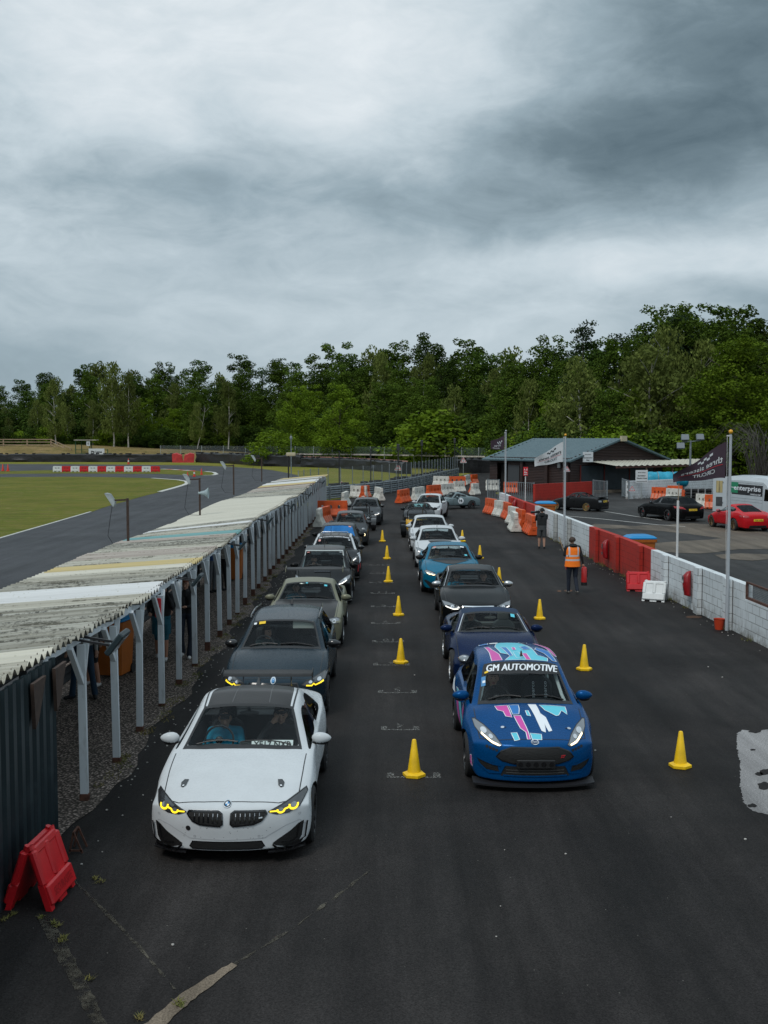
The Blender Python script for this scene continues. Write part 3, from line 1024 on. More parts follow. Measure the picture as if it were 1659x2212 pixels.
 sk .line(e,roundel(0.041,0,0.678,20,0.58),'front',0.005,0.011,1,0.02,closed=True)
 for q in range(4):
  a0=q*math .pi/2
  sk .patch(e,[(0,0.678)]+[(0.025*math .cos(a0+t*math .pi/8),0.678+0.0145*math .sin(a0+t*math .pi/8)) for t in range(5)],'front',0.012,2 if q%2 else 3,0.03)
 e .build('emblem',[MATS['ink'],MATS['chrome'],MATS['white_vinyl'],MATS['emblem_blue']],root)
 # number plate lying on the dash behind the screen
 n=MB();cy,dz=P['cowl'],P['cowlz']-0.05
 f=lambda a,b:(0.36+a,cy+0.19+b*0.75,dz+0.045+b*0.8)
 n .add([f(-.26,-.055),f(.26,-.055),f(.26,.055),f(-.26,.055)],[(0,1,2,3)])
 text_on(n,'YF17 NXB',lambda a,b:tuple(Vector(f(a,b))+Vector((0,-0.004,0.003))),0.47,0.078,1,bold=0.02)
 n .build('number_plate',[MATS['plate_white'],MATS['ink']],root)
 # roof ribs, fin, door creases
 r_=MB()
 for x in(-0.20,0.24):
  sk .line(r_,[(x*1.1,P['hdr']+0.05),(x,P['rh']-0.05)],'top',0.012,0.004,0)
 for s in(1,-1):
  sk .line(r_,[(s*0.575,P['hdr']-0.0),(s*0.59,P['hdr']+0.5),(s*0.56,P['rh'])],'top',0.02,0.004,1)
  sk .line(r_,[(0.95,0.70),(1.35,0.66),(2.4,0.70),(3.6,0.76)],'right' if s==1 else 'left',0.008,0.003,2)
 r_ .build('roof_ribs',[mat('carbon_line',(0.05,0.05,0.05),0.3),MATS['black_trim'],MATS['crease_grey']],root)
 fin=MB();fin .loft([[(-.03,P['rh']+.0,P['H']-.075),(.03,P['rh']+.0,P['H']-.075),(.03,P['rh']+.2,P['H']-.10),(-.03,P['rh']+.2,P['H']-.10)],
 [(-.008,P['rh']+.12,P['H']+.01),(.008,P['rh']+.12,P['H']+.01),(.008,P['rh']+.19,P['H']-.0),(-.008,P['rh']+.19,P['H']-.0)]])
 fin .build('aerial_fin',MATS['gloss_black'],root)
 wing(root,P,0.68,4.42,1.22,1.06,'carbon',xs=0.36)
def wing(root,P,half,y,z,zdeck,matn,chord=0.24,xs=0.42,plates=True):
 wg=MB();rings=[]
 for k in range(13):
  x=-half+2*half*k/12
  c=chord*(1-0.25*(abs(x)/half)**6)
  rings .append([(x,y-c*.5,z-.005),(x,y-c*.3,z+.022),(x,y,z+.030),(x,y+c*.5,z+.055),(x,y+c*.5,z+.045),(x,y,z+.008),(x,y-c*.3,z-.012)])
 wg .loft(rings);W_=wg .build('rear_wing',MATS[matn],root)
 for s in(1,-1):
  st=MB()
  st .prism([(y-.10,zdeck-.02),(y+.02,zdeck-.02),(y+.05,z+.01),(y-.03,z+.01)],s*xs-.006,s*xs+.006,'yz')
  if plates:st .prism([(y-chord*.55,z-.06),(y+chord*.55,z-.04),(y+chord*.55,z+.085),(y-chord*.4,z+.05)],s*half-.005,s*half+.005,'yz')
  st .build('wing_stay',MATS[matn],W_)
 return W_
saloon,P1=car(dict(L=4.67,W=1.87,H=1.42,cowl=1.34,cowlz=0.965,hdr=2.10,hdrz=1.345,rh=3.15,bl=4.00,blz=1.09,tailz=1.07,noseZ=0.645,wroof=0.625,
 wcowl=0.79,wbl=0.60,fa=0.80,WB=2.81,wr=0.335,rimr=0.245,rim='dark_rim',spokes=10,z0=0.17,flare=0.035,bow=0.36,paint='white_paint',
 roof='carbon',doors=4,hoodlead=0.13,hoodcrease=0.5,beltf=0.90,nosewb=0.965,crown=0.035),
 'white saloon with black roof, yellow lit headlamp rings and rear wing, leading the left queue','car',extras=ex_white)
place_wheel(saloon,P1,680,1815,1)
# ============================================================ blue liveried hatchback at the front of the right queue
class Shift:
 """same skin, face details moved up by dz and scaled across"""
 def __init__(s,sk,dz,kx):s .sk,s .dz,s .kx=sk,dz,kx
 def _p(s,poly,axis):return[(a*s .kx,b+s .dz) for a,b in poly] if axis=='front' else poly
 def hit(s,a,b,axis,off):return s .sk .hit(a*s .kx,b+s .dz,axis,off) if axis=='front' else s .sk .hit(a,b,axis,off)
 def patch(s,mb,poly,axis,*r,**k):s .sk .patch(mb,s ._p(poly,axis),axis,*r,**k)
 def line(s,mb,pts,axis,*r,**k):s .sk .line(mb,s ._p(pts,axis),axis,*r,**k)
 def text(s,mb,txt,cx,cy,*r,**k):s .sk .text(mb,txt,cx*s .kx,cy+s .dz,*r,**k)
def ex_blue(root,sk0,P,section):
 sk=Shift(sk0,0.055,0.93)
 for s in(1,-1):
  hl=MB()
  poly=[(0.475,0.585),(0.51,0.565),(0.61,0.585),(0.76,0.645),(0.83,0.70),(0.855,0.765),(0.82,0.775),(0.70,0.735),(0.56,0.66)]
  Q=poly if s==1 else sym(poly)
  sk .patch(hl,Q,'front',0.006,0,0.03)
  sk .patch(hl,roundel(0.045,s*0.71,0.685,14,.6),'front',0.011,1,0.03)
  sk .patch(hl,roundel(0.03,s*0.62,0.645,14,.6),'front',0.010,1,0.03)
  sk .line(hl,[(s*0.52,0.578),(s*0.62,0.602),(s*0.75,0.655)],'front',0.018,0.014,2,0.02)
  sk .line(hl,Q,'front',0.008,0.008,3,0.03,closed=True)
  hl .build('headlight',[MATS['lamp_clear'],MATS['lamp_lens'],MATS['warm_lit'],MATS['black_trim']],root)
  b=MB()
  for k in range(4):
   sk .patch(b,roundel(0.020,s*(0.555+0.045*k),0.515+0.012*k,10),'front',0.004,0,0.03)
  ip=[(0.52,0.225),(0.74,0.245),(0.83,0.375),(0.55,0.325)]
  sk .patch(b,ip if s==1 else sym(ip),'front',0.004,0,0.04)
  sk .line(b,[(s*p,q) for p,q in((0.44,0.335),(0.50,0.215),(0.66,0.205),(0.80,0.31),(0.835,0.39),(0.60,0.325),(0.50,0.32))],'front',0.022,0.016,1,0.04)
  b .build('side_intake',[MATS['mesh_black'],MATS['fiesta_blue']],root)
 g=MB()
 gp=[(-0.32,0.35),(0.32,0.35),(0.48,0.385),(0.56,0.43),(0.49,0.51),(0.34,0.565),(-0.34,0.565),(-0.49,0.51),(-0.56,0.43),(-0.48,0.385)]
 sk .patch(g,gp,'front',0.005,0,0.04)
 sk .line(g,gp,'front',0.016,0.009,1,0.04,closed=True)
 sk .text(g,'ST',0.40,0.445,0.07,0.038,'front',0.014,2,shear=0.3,bold=0.03)
 g .build('grille',[MATS['mesh_black'],MATS['gloss_black'],MATS['red_vinyl']],root)
 lo=MB()
 sk .patch(lo,[(-0.50,0.175),(0.50,0.175),(0.43,0.315),(-0.43,0.315)],'front',0.005,0,0.05)
 for z in(0.225,0.262):sk .line(lo,[(-0.42,z),(0.42,z)],'front',0.012,0.012,1,0.05)
 sk .line(lo,[(-0.46,0.185),(0.46,0.185)],'front',0.018,0.014,2,0.05)
 lo .build('lower_intake',[MATS['mesh_black'],mat('grey_bar',(0.06,0.06,0.06),0.5),MATS['fiesta_blue']],root)
 n=MB();fy=Vector(sk .hit(0,0.37,'front',0)).y-0.03
 n .cbox(-0.26,0.26,fy-0.02,fy+0.02,0.355,0.47,0.008)
 for k in range(5):n .cyl((-0.21+0.105*k,fy-0.019,0.412),(-0.21+0.105*k,fy-0.024,0.412),0.035,n=12,mi=1)
 n .build('plate_holder',[MATS['black_trim'],MATS['gloss_black']],root)
 sp=MB();rings=[]
 for k in range(17):
  x=-0.83+1.66*k/16
  y=Vector(sk .hit(x*0.90,0.22,'front',0)).y
  rings .append([(x,y-0.035,0.085),(x,y-0.035,0.11),(x,y+0.16,0.14),(x,y+0.16,0.085)])
 sp .loft(rings);sp .build('front_splitter',MATS['ink'],root)
 e=MB()
 sk .patch(e,[(0.058*math .cos(t*math .pi/10),0.625+0.025*math .sin(t*math .pi/10)) for t in range(20)],'front',0.008,0,0.03)
 sk .patch(e,[(0.049*math .cos(t*math .pi/10),0.625+0.018*math .sin(t*math .pi/10)) for t in range(20)],'front',0.011,1,0.03)
 sk .text(e,'Ford',0,0.625,0.075,0.026,'front',0.014,0,shear=0.35,bold=0.0)
 e .build('emblem',[MATS['chrome'],MATS['navy_vinyl']],root)
 # bonnet livery, seen from above: x, y from the nose
 sk=sk0;lv=MB();T=lambda poly,mi,off=0.004:(sk .patch(lv,poly,'top',off,mi,0.05),sk .line(lv,poly,'top',0.010,off+.003,0,0.06,closed=True))
 mi={'w':0,'p':1,'c':2,'b':3,'n':4}
 T0=T;T=lambda poly,mi,off=0.004:T0([(a,b*.86+.02) for a,b in poly],mi,off)
 T([(-0.46,1.10),(-0.28,1.10),(-0.245,0.72),(-0.33,0.76),(-0.355,0.90),(-0.43,0.95)],1)
 T([(-0.26,1.10),(-0.12,1.10),(-0.12,0.95),(-0.14,0.80),(-0.23,0.80)],3)
 T([(-0.22,0.76),(-0.12,0.76),(-0.075,0.45),(-0.06,0.30),(-0.055,0.10),(-0.095,0.10),(-0.095,0.30),(-0.16,0.42)],1)
 T([(0.02,1.12),(0.13,1.12),(0.16,0.82),(0.225,0.72),(0.27,0.36),(0.225,0.33),(0.19,0.55),(0.175,0.30),(0.13,0.34),(0.08,0.75)],0)
 T([(0.18,1.10),(0.55,1.10),(0.55,0.85),(0.48,0.95),(0.42,0.80),(0.38,0.78),(0.24,0.92)],2)
 T([(-0.30,0.30),(-0.22,0.30),(-0.20,0.10),(-0.27,0.08)],2)
 T([(-0.04,0.27),(0.11,0.24),(0.10,0.09),(-0.03,0.09)],2)
 T([(-0.04,0.90),(0.0,0.90),(0.02,0.74),(-0.03,0.76)],2)
 T=T0
 # roof
 h,rh=P['hdr'],P['rh']
 T([(-0.42,h+.06),(-0.26,h+.06),(-0.28,h+.35),(-0.36,h+.60),(-0.40,h+.85),(-0.46,h+.85),(-0.42,h+.45)],1)
 T([(-0.22,h+.05),(0.42,h+.05),(0.44,h+.20),(0.30,h+.30),(0.26,h+.70),(0.15,rh-.08),(-0.02,rh-.02),(-0.22,rh-.05),(-0.30,h+.80),(-0.25,h+.40),(-0.10,h+.28)],2)
 T([(0.50,h+.10),(0.56,h+.12),(0.50,h+.60),(0.34,h+.75),(0.30,h+.60),(0.42,h+.40)],3,0.006)
 T([(-0.22,h+.75),(-0.13,h+.72),(-0.08,h+.25),(-0.13,h+.22)],3,0.008)
 T([(0.10,h+.06),(0.17,h+.06),(0.14,h+.36),(0.07,h+.36)],1,0.008)
 T([(-0.05,h+.72),(0.0,h+.72),(0.0,h+.55),(-0.05,h+.55)],1,0.008)
 T([(0.08,h+.75),(0.18,h+.85),(0.24,h+.62),(0.12,h+.55)],3,0.008)
 sk .line(lv,[(-0.06,h+.42),(0.03,h+.42),(0.05,h+.10),(-0.04,h+.14)],'top',0.008,0.010,0,0.06,closed=True)
 T([(0.56,h+.35),(0.60,h+.40),(0.54,h+.9),(0.40,rh-.05),(0.36,rh-.12),(0.50,h+.72)],1,0.009)
 T([(-0.52,rh-.28),(-0.38,rh-.25),(-0.36,rh-.02),(-0.50,rh-.05)],3,0.009)
 T([(-0.34,rh-.20),(-0.22,rh-.20),(-0.20,rh),(-0.34,rh)],0,0.009)
 T([(0.14,rh-.14),(0.26,rh-.16),(0.26,rh),(0.14,rh)],4,0.009)
 lv .build('livery',[MATS['white_vinyl'],MATS['pink_vinyl'],MATS['cyan_vinyl'],MATS['blue_vinyl'],MATS['navy_vinyl']],root)
 for s,ax in((-1,'left'),(1,'right')):
  sv=MB();S=lambda poly,mi,off=0.005:(sk .patch(sv,poly,ax,off,mi,0.06),sk .line(sv,poly,ax,0.010,off+.002,0,0.06,closed=True))
  S([(1.35,0.28),(2.1,0.28),(2.5,0.62),(2.9,0.80),(2.3,0.84),(1.9,0.62),(1.5,0.55)],2)
  S([(1.30,0.78),(1.55,0.86),(1.75,0.70),(1.50,0.60),(1.42,0.42),(1.28,0.50)],1,0.008)
  S([(2.3,0.30),(2.75,0.30),(2.85,0.60),(2.6,0.66)],1,0.008)
  S([(2.95,0.70),(3.7,0.78),(3.72,0.92),(3.1,0.90)],0,0.008)
  S([(3.35,0.60),(3.75,0.55),(3.8,0.72),(3.5,0.74)],1,0.009)
  if s<0:S([(0.30,0.28),(0.42,0.30),(0.38,0.42),(0.31,0.44)],1)
  sv .build('side_livery',[MATS['white_vinyl'],MATS['pink_vinyl'],MATS['cyan_vinyl']],root)
 k=MB()
 for x in(-0.40,0.52):
  k .cyl(sk .hit(x,0.43,'top',0.0),sk .hit(x,0.43,'top',0.012),0.026,n=12)
  sk .line(k,[(x-.05*(1 if x>0 else-1),0.43),(x,0.43)],'top',0.016,0.006,1)
 k .build('bonnet_pin',[MATS['chrome'],MATS['ink']],root)
 # sun strip
 st=MB();hh=P['hdr'];x9=section(hh)[9].x
 pts=[]
 sk .patch(st,[(-x9-.02,hh-.01),(x9+.02,hh-.01),(x9+.05,hh-.155),(x9*.5,hh-.215),(-x9*.5,hh-.215),(-x9-.05,hh-.155)],'top',0.005,0,0.05)
 for dx_ in(-.005,0,.005):
  v,f,_=text2d('GM AUTOMOTIVE',shear=0.25)
  st .add([sk .hit(a*1.06+.02+dx_,hh-0.108-0.06*(a*2)**2*-0.55+b*0.115,'top',0.010) for a,b in v],f,1)
 sk .patch(st,[(-0.545,hh-.13),(-0.49,hh-.12),(-0.49,hh-.15),(-0.545,hh-.16)],'top',0.012,2,.05)
 sk .patch(st,[(-0.595,hh-.20),(-0.535,hh-.20),(-0.55,hh-.36),(-0.615,hh-.36)],'top',0.008,3,.05)
 sk .patch(st,[(-0.585,hh-.27),(-0.545,hh-.27),(-0.548,hh-.31),(-0.59,hh-.31)],'top',0.011,1,.05)
 st .build('sun_strip',[MATS['ink'],MATS['white_vinyl'],MATS['plate_yellow'],MATS['emblem_blue']],root)
 a=MB();a .cyl((0.03,h+.10,P['H']-0.03),(0.03,h+.13,P['H']+0.05),0.025,0.008,n=8);a .build('aerial',MATS['ink'],root)
 # roll cage seen through the glass, bucket seat lettering
 c=MB();hz=P['H']-0.19
 for s in(1,-1):
  c .tube([(s*0.70,P['cowl']+0.35,0.75),(s*0.60,P['cowl']+0.52,0.98),(s*0.50,P['hdr']+0.06,hz),(s*0.50,P['hdr']+0.9,hz),(s*0.60,P['hdr']+1.0,0.6)],0.024,8)
 c .tube([(-0.53,P['hdr']+0.9,hz),(0.53,P['hdr']+0.9,hz)],0.022,8)
 c .build('roll_cage',mat('cage_white',(0.55,0.6,0.6),0.4),root)
 t=MB()
 for x,sx in((0.28,1),(0.47,1)):
  fn=lambda a,b,x=x:(x-b,P['sy']+0.14+0.30*(a+.12),P['sz']+0.60+a)
  text_on(t,'sparco',fn,0.24,0.05,0)
 t .build('seat_lettering',MATS['white_vinyl'],root)
CAR0 .update(sy=0,sz=0)
P2d=dict(L=3.97,W=1.76,H=1.53,cowl=1.04,cowlz=0.985,hdr=1.76,hdrz=1.45,rh=3.15,bl=3.78,blz=1.08,tailz=0.98,noseZ=0.66,wroof=0.59,
 wcowl=0.74,wbl=0.60,fa=0.80,WB=2.49,wr=0.315,rimr=0.225,rim='dark_rim',spokes=8,z0=0.15,flare=0.065,bow=0.33,paint='fiesta_blue',
 hoodlead=0.12,hoodcrease=0.4,beltf=0.92,bucket=True,rearseat=False,sy=1.04+1.05,sz=0.30,crown=0.05,sge=3.3)
hatch,P2=car(P2d,'blue hatchback with pink and cyan livery and white windscreen lettering, leading the right queue','car',extras=ex_blue)
place_wheel(hatch,P2,1006,1674,-1)
# ============================================================ the other cars
paint('charcoal_blue',(0.018,0.033,0.046),0.22,metal=0.3,drops=0.2)
paint('olive_silver',(0.19,0.19,0.135),0.3,metal=0.2)
paint('black_paint',(0.005,0.0055,0.006),0.16,drops=0.12)
paint('satin_black',(0.012,0.013,0.014),0.5,drops=0.1)
paint('grey_paint',(0.055,0.060,0.065),0.28,metal=0.4)
paint('dark_grey_paint',(0.020,0.023,0.027),0.25,metal=0.3)
paint('navy_paint',(0.004,0.014,0.055),0.22,metal=0.3)
paint('teal_paint',(0.004,0.14,0.24),0.25,metal=0.2)
paint('white_gloss',(0.54,0.57,0.59),0.28)
paint('yellow_paint',(0.80,0.42,0.01),0.3)
paint('red_paint',(0.50,0.012,0.018),0.22,metal=0.1)
paint('racing_grey',(0.16,0.21,0.225),0.4)
mat('soft_top',(0.010,0.028,0.065),0.85,bump=0.4,bscale=90)
def faceset(root,sk,lamp,lampm='lamp_clear',lit=None,litm='white_lit',lens=(),grille=None,gm='mesh_black',gframe=None,bars=0,intakes=(),lower=None,emblem=None,nose_line=None,splitter=None,fog=()):
 for s in(1,-1):
  if lamp:
   hl=MB();Q=lamp if s==1 else sym(lamp)
   sk .patch(hl,Q,'front',0.006,0,0.04)
   for cx,cz,r in lens:sk .patch(hl,roundel(r,s*cx,cz,12,.65),'front',0.011,1,0.04)
   if lit:sk .line(hl,[(s*a,b) for a,b in lit],'front',0.022,0.014,2,0.04)
   sk .line(hl,Q,'front',0.010,0.008,3,0.04,closed=True)
   hl .build('headlight',[MATS[lampm],MATS['lamp_lens'],MATS[litm],MATS['black_trim']],root)
  for ip in intakes:
   a=MB();sk .patch(a,ip if s==1 else sym(ip),'front',0.004,0,0.05);a .build('side_intake',MATS['mesh_black'],root)
  for cx,cz,r in fog:
   a=MB();sk .patch(a,roundel(r,s*cx,cz),'front',0.008,0,0.04);a .build('fog_lamp',MATS['lamp_lens'],root)
 if grille:
  for gp in(grille if isinstance(grille[0],list) else[grille]):
   g=MB();sk .patch(g,gp,'front',0.005,0,0.05)
   if gframe:sk .line(g,gp,'front',0.022,0.010,1,0.05,closed=True)
   if bars:
    x0,x1=min(p[0] for p in gp),max(p[0] for p in gp);z0,z1=min(p[1] for p in gp),max(p[1] for p in gp)
    for k in range(bars):
     x=x0+(x1-x0)*(k+1)/(bars+1);sk .line(g,[(x,z0+.02),(x,z1-.01)],'front',0.010,0.010,1,0.06)
   g .build('grille',[MATS[gm],MATS[gframe or 'gloss_black']],root)
 if lower:
  g=MB();sk .patch(g,lower,'front',0.005,0,0.05);g .build('lower_intake',MATS['mesh_black'],root)
 if emblem:
  e=MB();sk .patch(e,roundel(emblem[2],emblem[0],emblem[1],16),'front',0.008,0,0.04)
  sk .patch(e,roundel(emblem[2]*.6,emblem[0],emblem[1],12),'front',0.011,1,0.04)
  e .build('emblem',[MATS['chrome'],MATS[emblem[3] if len(emblem)>3 else 'emblem_blue']],root)
 if splitter:
  sp=MB();rings=[];hw,zz_,ext=splitter
  for k in range(15):
   x=-hw+2*hw*k/14;y=Vector(sk .hit(x*.95,0.22,'front',0)).y
   rings .append([(x,y-ext,zz_),(x,y-ext,zz_+.014),(x,y+.14,zz_+.03),(x,y+.14,zz_)])
  sp .loft(rings);sp .build('front_splitter',MATS['black_trim'],root)
def stickers(root,sk,P,items):
 m=MB();names=[]
 for x,dy,w_,h_,mm in items:
  if mm not in names:names .append(mm)
  y=P['hdr']-dy
  sk .patch(m,[(x-w_/2,y),(x+w_/2,y),(x+w_/2,y-h_),(x-w_/2,y-h_)],'top',0.009,names .index(mm),0.06)
 m .build('screen_sticker',[MATS[n] for n in names],root)
def spoiler(root,P,mname,y=None,z=None,half=0.52,ch=0.16):
 y=y if y is not None else P['rh']+0.0;z=z if z is not None else P['H']-0.07
 m=MB();rings=[]
 for k in range(9):
  x=-half+2*half*k/8
  rings .append([(x,y,z),(x,y+ch,z-.02),(x,y+ch,z-.045),(x,y,z-.03)])
 m .loft(rings);m .build('roof_spoiler',MATS[mname],root)
def aerial(root,x,y,z,h=0.18,r=0.006,lean=0.10):
 m=MB();m .tube([(x,y,z-.04),(x,y+lean,z+h)],[r*1.6,r],6);m .build('aerial',MATS['ink'],root)
LH={}
def ex_estate(root,sk,P,section):
 faceset(root,sk,[(0.47,0.625),(0.56,0.59),(0.72,0.60),(0.86,0.66),(0.89,0.74),(0.84,0.76),(0.70,0.715),(0.55,0.675)],'lamp_dark',
 lit=[(0.55,0.610),(0.64,0.600),(0.67,0.63),(0.70,0.605),(0.83,0.645)],litm='amber_lit',lens=((0.62,0.655,0.03),(0.76,0.675,0.035)),
 grille=[[(0.03,0.50),(0.38,0.50),(0.43,0.58),(0.40,0.655),(0.05,0.655)],sym([(0.03,0.50),(0.38,0.50),(0.43,0.58),(0.40,0.655),(0.05,0.655)])],gframe='gloss_black',bars=6,
 intakes=[[(0.55,0.24),(0.78,0.25),(0.86,0.42),(0.60,0.32)]],lower=[(-0.45,0.19),(0.45,0.19),(0.42,0.33),(-0.42,0.33)],emblem=(0,0.70,0.045),splitter=(0.88,0.13,0.03))
 for s in(1,-1):
  r=MB();r .tube([(s*0.64,P['hdr']+0.15,P['H']-0.075),(s*0.645,P['hdr']+0.25,P['H']-0.03),(s*0.65,P['hdr']+1.0,P['H']-0.01),(s*0.62,P['rh']-0.1,P['H']-0.04),(s*0.61,P['rh'],P['H']-0.09)],0.017,8)
  r .build('roof_rail',MATS['gloss_black'],root)
 stickers(root,sk,P,[(-0.40,0.03,0.12,0.07,'plate_yellow'),(-0.53,0.04,0.05,0.05,'white_vinyl')])
 v=MB();v .cbox(0.16,0.56,P['hdr']+0.02,P['hdr']+0.035,P['H']-0.25,P['H']-0.11,0.01);v .build('sun_visor',MATS['sunvisor'],root)
 aerial(root,0.0,P['rh']-0.1,P['H']-0.02,0.05,0.02,0.05)
estate,PE=car(dict(L=4.71,W=1.83,H=1.47,cowl=1.42,cowlz=1.0,hdr=2.20,hdrz=1.40,rh=4.05,bl=4.55,blz=1.10,tailz=1.02,noseZ=0.68,wroof=0.62,wcowl=0.78,wbl=0.60,
 fa=0.79,WB=2.85,wr=0.33,sge=4.05,bow=0.40,paint='charcoal_blue',mirror='gloss_black',doors=4,hoodlead=0.13,beltf=0.93,bp=2.65,rimr=.24,hoodcrease=0.6),
 'dark blue-grey estate with roof rails and yellow-lit headlamps, second in the left queue',extras=ex_estate,group=None)
place_wheel(estate,PE,712,1536,1)
def ex_coupe(root,sk,P,section):
 faceset(root,sk,[(0.42,0.60),(0.62,0.585),(0.80,0.60),(0.85,0.66),(0.74,0.70),(0.45,0.685)],'lamp_clear',lens=((0.55,0.635,0.045),(0.70,0.64,0.045)),
 grille=[(-0.36,0.585),(0.36,0.585),(0.34,0.66),(-0.34,0.66)],lower=[(-0.5,0.24),(0.5,0.24),(0.46,0.45),(-0.46,0.45)],emblem=(0,0.66,0.03,'red_vinyl'),
 fog=((0.63,0.45,0.045),),intakes=[[(0.56,0.26),(0.74,0.27),(0.74,0.36),(0.58,0.36)]],splitter=(0.85,0.14,0.02))
 wing(root,P,0.74,4.38,1.32,0.98,'carbon',chord=0.22)
 e=MB()
 for s in(1,-1):e .prism([(4.24,1.27),(4.52,1.29),(4.52,1.41),(4.30,1.37)],s*0.745,s*0.757,'yz')
 e .build('wing_end_plate',MATS['olive_silver'],root)
 stickers(root,sk,P,[(0.42,0.07,0.07,0.06,'cyan_vinyl'),(-0.04,0.03,0.05,0.04,'cyan_vinyl')])
coupe,PC=car(dict(L=4.60,W=1.78,H=1.36,cowl=1.42,cowlz=0.95,hdr=2.10,hdrz=1.30,rh=3.05,bl=3.85,blz=1.02,tailz=0.98,noseZ=0.66,wroof=0.59,wcowl=0.75,wbl=0.60,
 fa=0.85,WB=2.66,wr=0.325,bow=0.28,paint='olive_silver',hood='carbon',hoodlead=0.13,beltf=0.88,flare=0.04,rim='silver_rim',spokes=6,nosewb=.95),
 'olive silver coupe with bare carbon bonnet and big rear wing, third in the left queue',extras=ex_coupe)
place_wheel(coupe,PC,742,1391,1)
def ex_dark_hatch(root,sk0,P,section):
 sk=Shift(sk0,0.03,0.95)
 faceset(root,sk,[(0.475,0.585),(0.51,0.565),(0.61,0.585),(0.76,0.645),(0.83,0.70),(0.855,0.765),(0.82,0.775),(0.70,0.735),(0.56,0.66)],'lamp_clear',lit=[(0.52,0.578),(0.62,0.602),(0.75,0.655)],
 lens=((0.71,0.685,0.045),),grille=[(-0.30,0.375),(0.30,0.375),(0.50,0.44),(0.33,0.54),(-0.33,0.54),(-0.50,0.44)],emblem=(0,0.60,0.035),lower=[(-0.4,0.2),(0.4,0.2),(0.38,0.3),(-0.38,0.3)],splitter=(0.86,0.12,0.03))
 sk=sk0
 m=MB();sk .patch(m,[(-0.26,0.86),(0.26,0.86),(0.24,0.66),(-0.24,0.66)],'top',0.012,0,0.06);m .build('bonnet_vent',MATS['dark_grey_paint'],root)
 stickers(root,sk,P,[(-0.47,0.03,0.08,0.05,'pink_pale'),(0.48,0.03,0.06,0.04,'white_vinyl')])
 aerial(root,0.0,P['hdr']+0.15,P['H'],0.42,0.006,0.12)
 c=MB();hz=P['H']-0.12
 c .tube([(-0.66,P['cowl']+0.32,0.78),(-0.55,P['hdr']-.06,hz),(0.55,P['hdr']-.06,hz),(0.66,P['cowl']+0.32,0.78)],0.026,8);c .build('roll_cage',MATS['cage_white'],root)
mat('pink_pale',(0.75,0.35,0.32),0.5)
P4d=dict(P2d);P4d .update(paint='black_paint',W=1.72,flare=0.02,rim='silver_rim',mirror='black_paint')
dark_hatch,PD=car(P4d,'black hatchback with white-edged windscreen and bonnet vent, fourth in the left queue',extras=ex_dark_hatch)
place_wheel(dark_hatch,PD,761,1300,1)
def ex_rally(root,sk,P,section):
 faceset(root,sk,[(0.44,0.62),(0.60,0.60),(0.80,0.70),(0.85,0.80),(0.70,0.76),(0.50,0.68)],'lamp_dark',lit=[(0.50,0.625),(0.62,0.625),(0.78,0.73)],
 lens=((0.66,0.68,0.045),),grille=[(-0.50,0.24),(0.50,0.24),(0.44,0.55),(-0.44,0.55)],emblem=(0,0.66,0.035,'ink'),intakes=[[(0.58,0.22),(0.80,0.28),(0.82,0.50),(0.62,0.45)]],splitter=(0.90,0.11,0.06))
 m=MB();hh=P['hdr'];x9=section(hh)[9].x
 sk .patch(m,[(-x9,hh-.02),(x9,hh-.02),(x9+.03,hh-.14),(-x9-.03,hh-.14)],'top',0.006,0,0.05)
 sk .text(m,'GR TOYOTA GAZOO Racing',0.0,hh-0.08,1.05,0.075,'top',0.011,1,shear=0.2,bold=0.02)
 m .build('sun_strip',[MATS['ink'],MATS['white_vinyl']],root)
 r=MB();z=P['H']+0.05
 r .tube([(-0.50,hh+.10,z-.06),(-0.42,hh+0.08,z),(0.42,hh+0.08,z),(0.50,hh+.10,z-.06)],0.014,6)
 for x in(-.42,-.14,.14,.42):r .tube([(x,hh+.08,z),(x*1.05,hh+.6,z-.03)],0.011,6)
 r .build('roof_rack',MATS['silver_rim'],root)
 for s,ax in((1,'right'),(-1,'left')):
  sv=MB()
  sk .patch(sv,[(0.30,0.30),(1.15,0.25),(1.35,0.55),(0.35,0.52)],ax,0.006,0,0.07)
  sk .patch(sv,[(0.55,0.55),(1.3,0.62),(1.7,0.92),(0.85,0.86)],ax,0.005,1,0.07)
  sk .patch(sv,[(1.4,0.30),(2.8,0.30),(2.9,0.55),(1.5,0.50)],ax,0.006,0,0.07)
  sk .text(sv,'GR',0.62,0.40,0.25,0.11,ax,0.012,1,flip=1 if s==1 else-1,bold=0.03)
  sv .build('side_livery',[MATS['red_vinyl'],MATS['white_vinyl']],root)
 stickers(root,sk,P,[(-0.50,0.16,0.07,0.10,'pink_pale'),(0.52,0.16,0.05,0.05,'white_vinyl')])
 aerial(root,-0.12,hh+0.02,P['H']-.02,0.32)
rally,PR=car(dict(L=4.0,W=1.80,H=1.46,cowl=1.05,cowlz=1.0,hdr=1.78,hdrz=1.40,rh=3.0,bl=3.75,blz=1.12,tailz=1.05,noseZ=0.68,wroof=0.60,wcowl=0.76,wbl=0.6,
 fa=0.82,WB=2.56,wr=0.32,bow=0.36,flare=0.05,paint='dark_grey_paint',pillar='white_gloss',roof='black_paint',mirror='gloss_black',hoodlead=0.12,beltf=0.94,sge=3.1),
 'dark hatchback with white roof pillars, roof rack and red sides, fifth on the left',extras=ex_rally)
place_wheel(rally,PR,777,1250,1)
def ex_plain(lamp,**k):
 def f(root,sk,P,section):
  faceset(root,sk,lamp,**k)
  if P .get('aer'):aerial(root,*P['aer'])
  if P .get('stk'):stickers(root,sk,P,P['stk'])
  if P .get('spo'):spoiler(root,P,P['spo'])
  if P .get('more'):P['more'](root,sk,P,section)
 return f
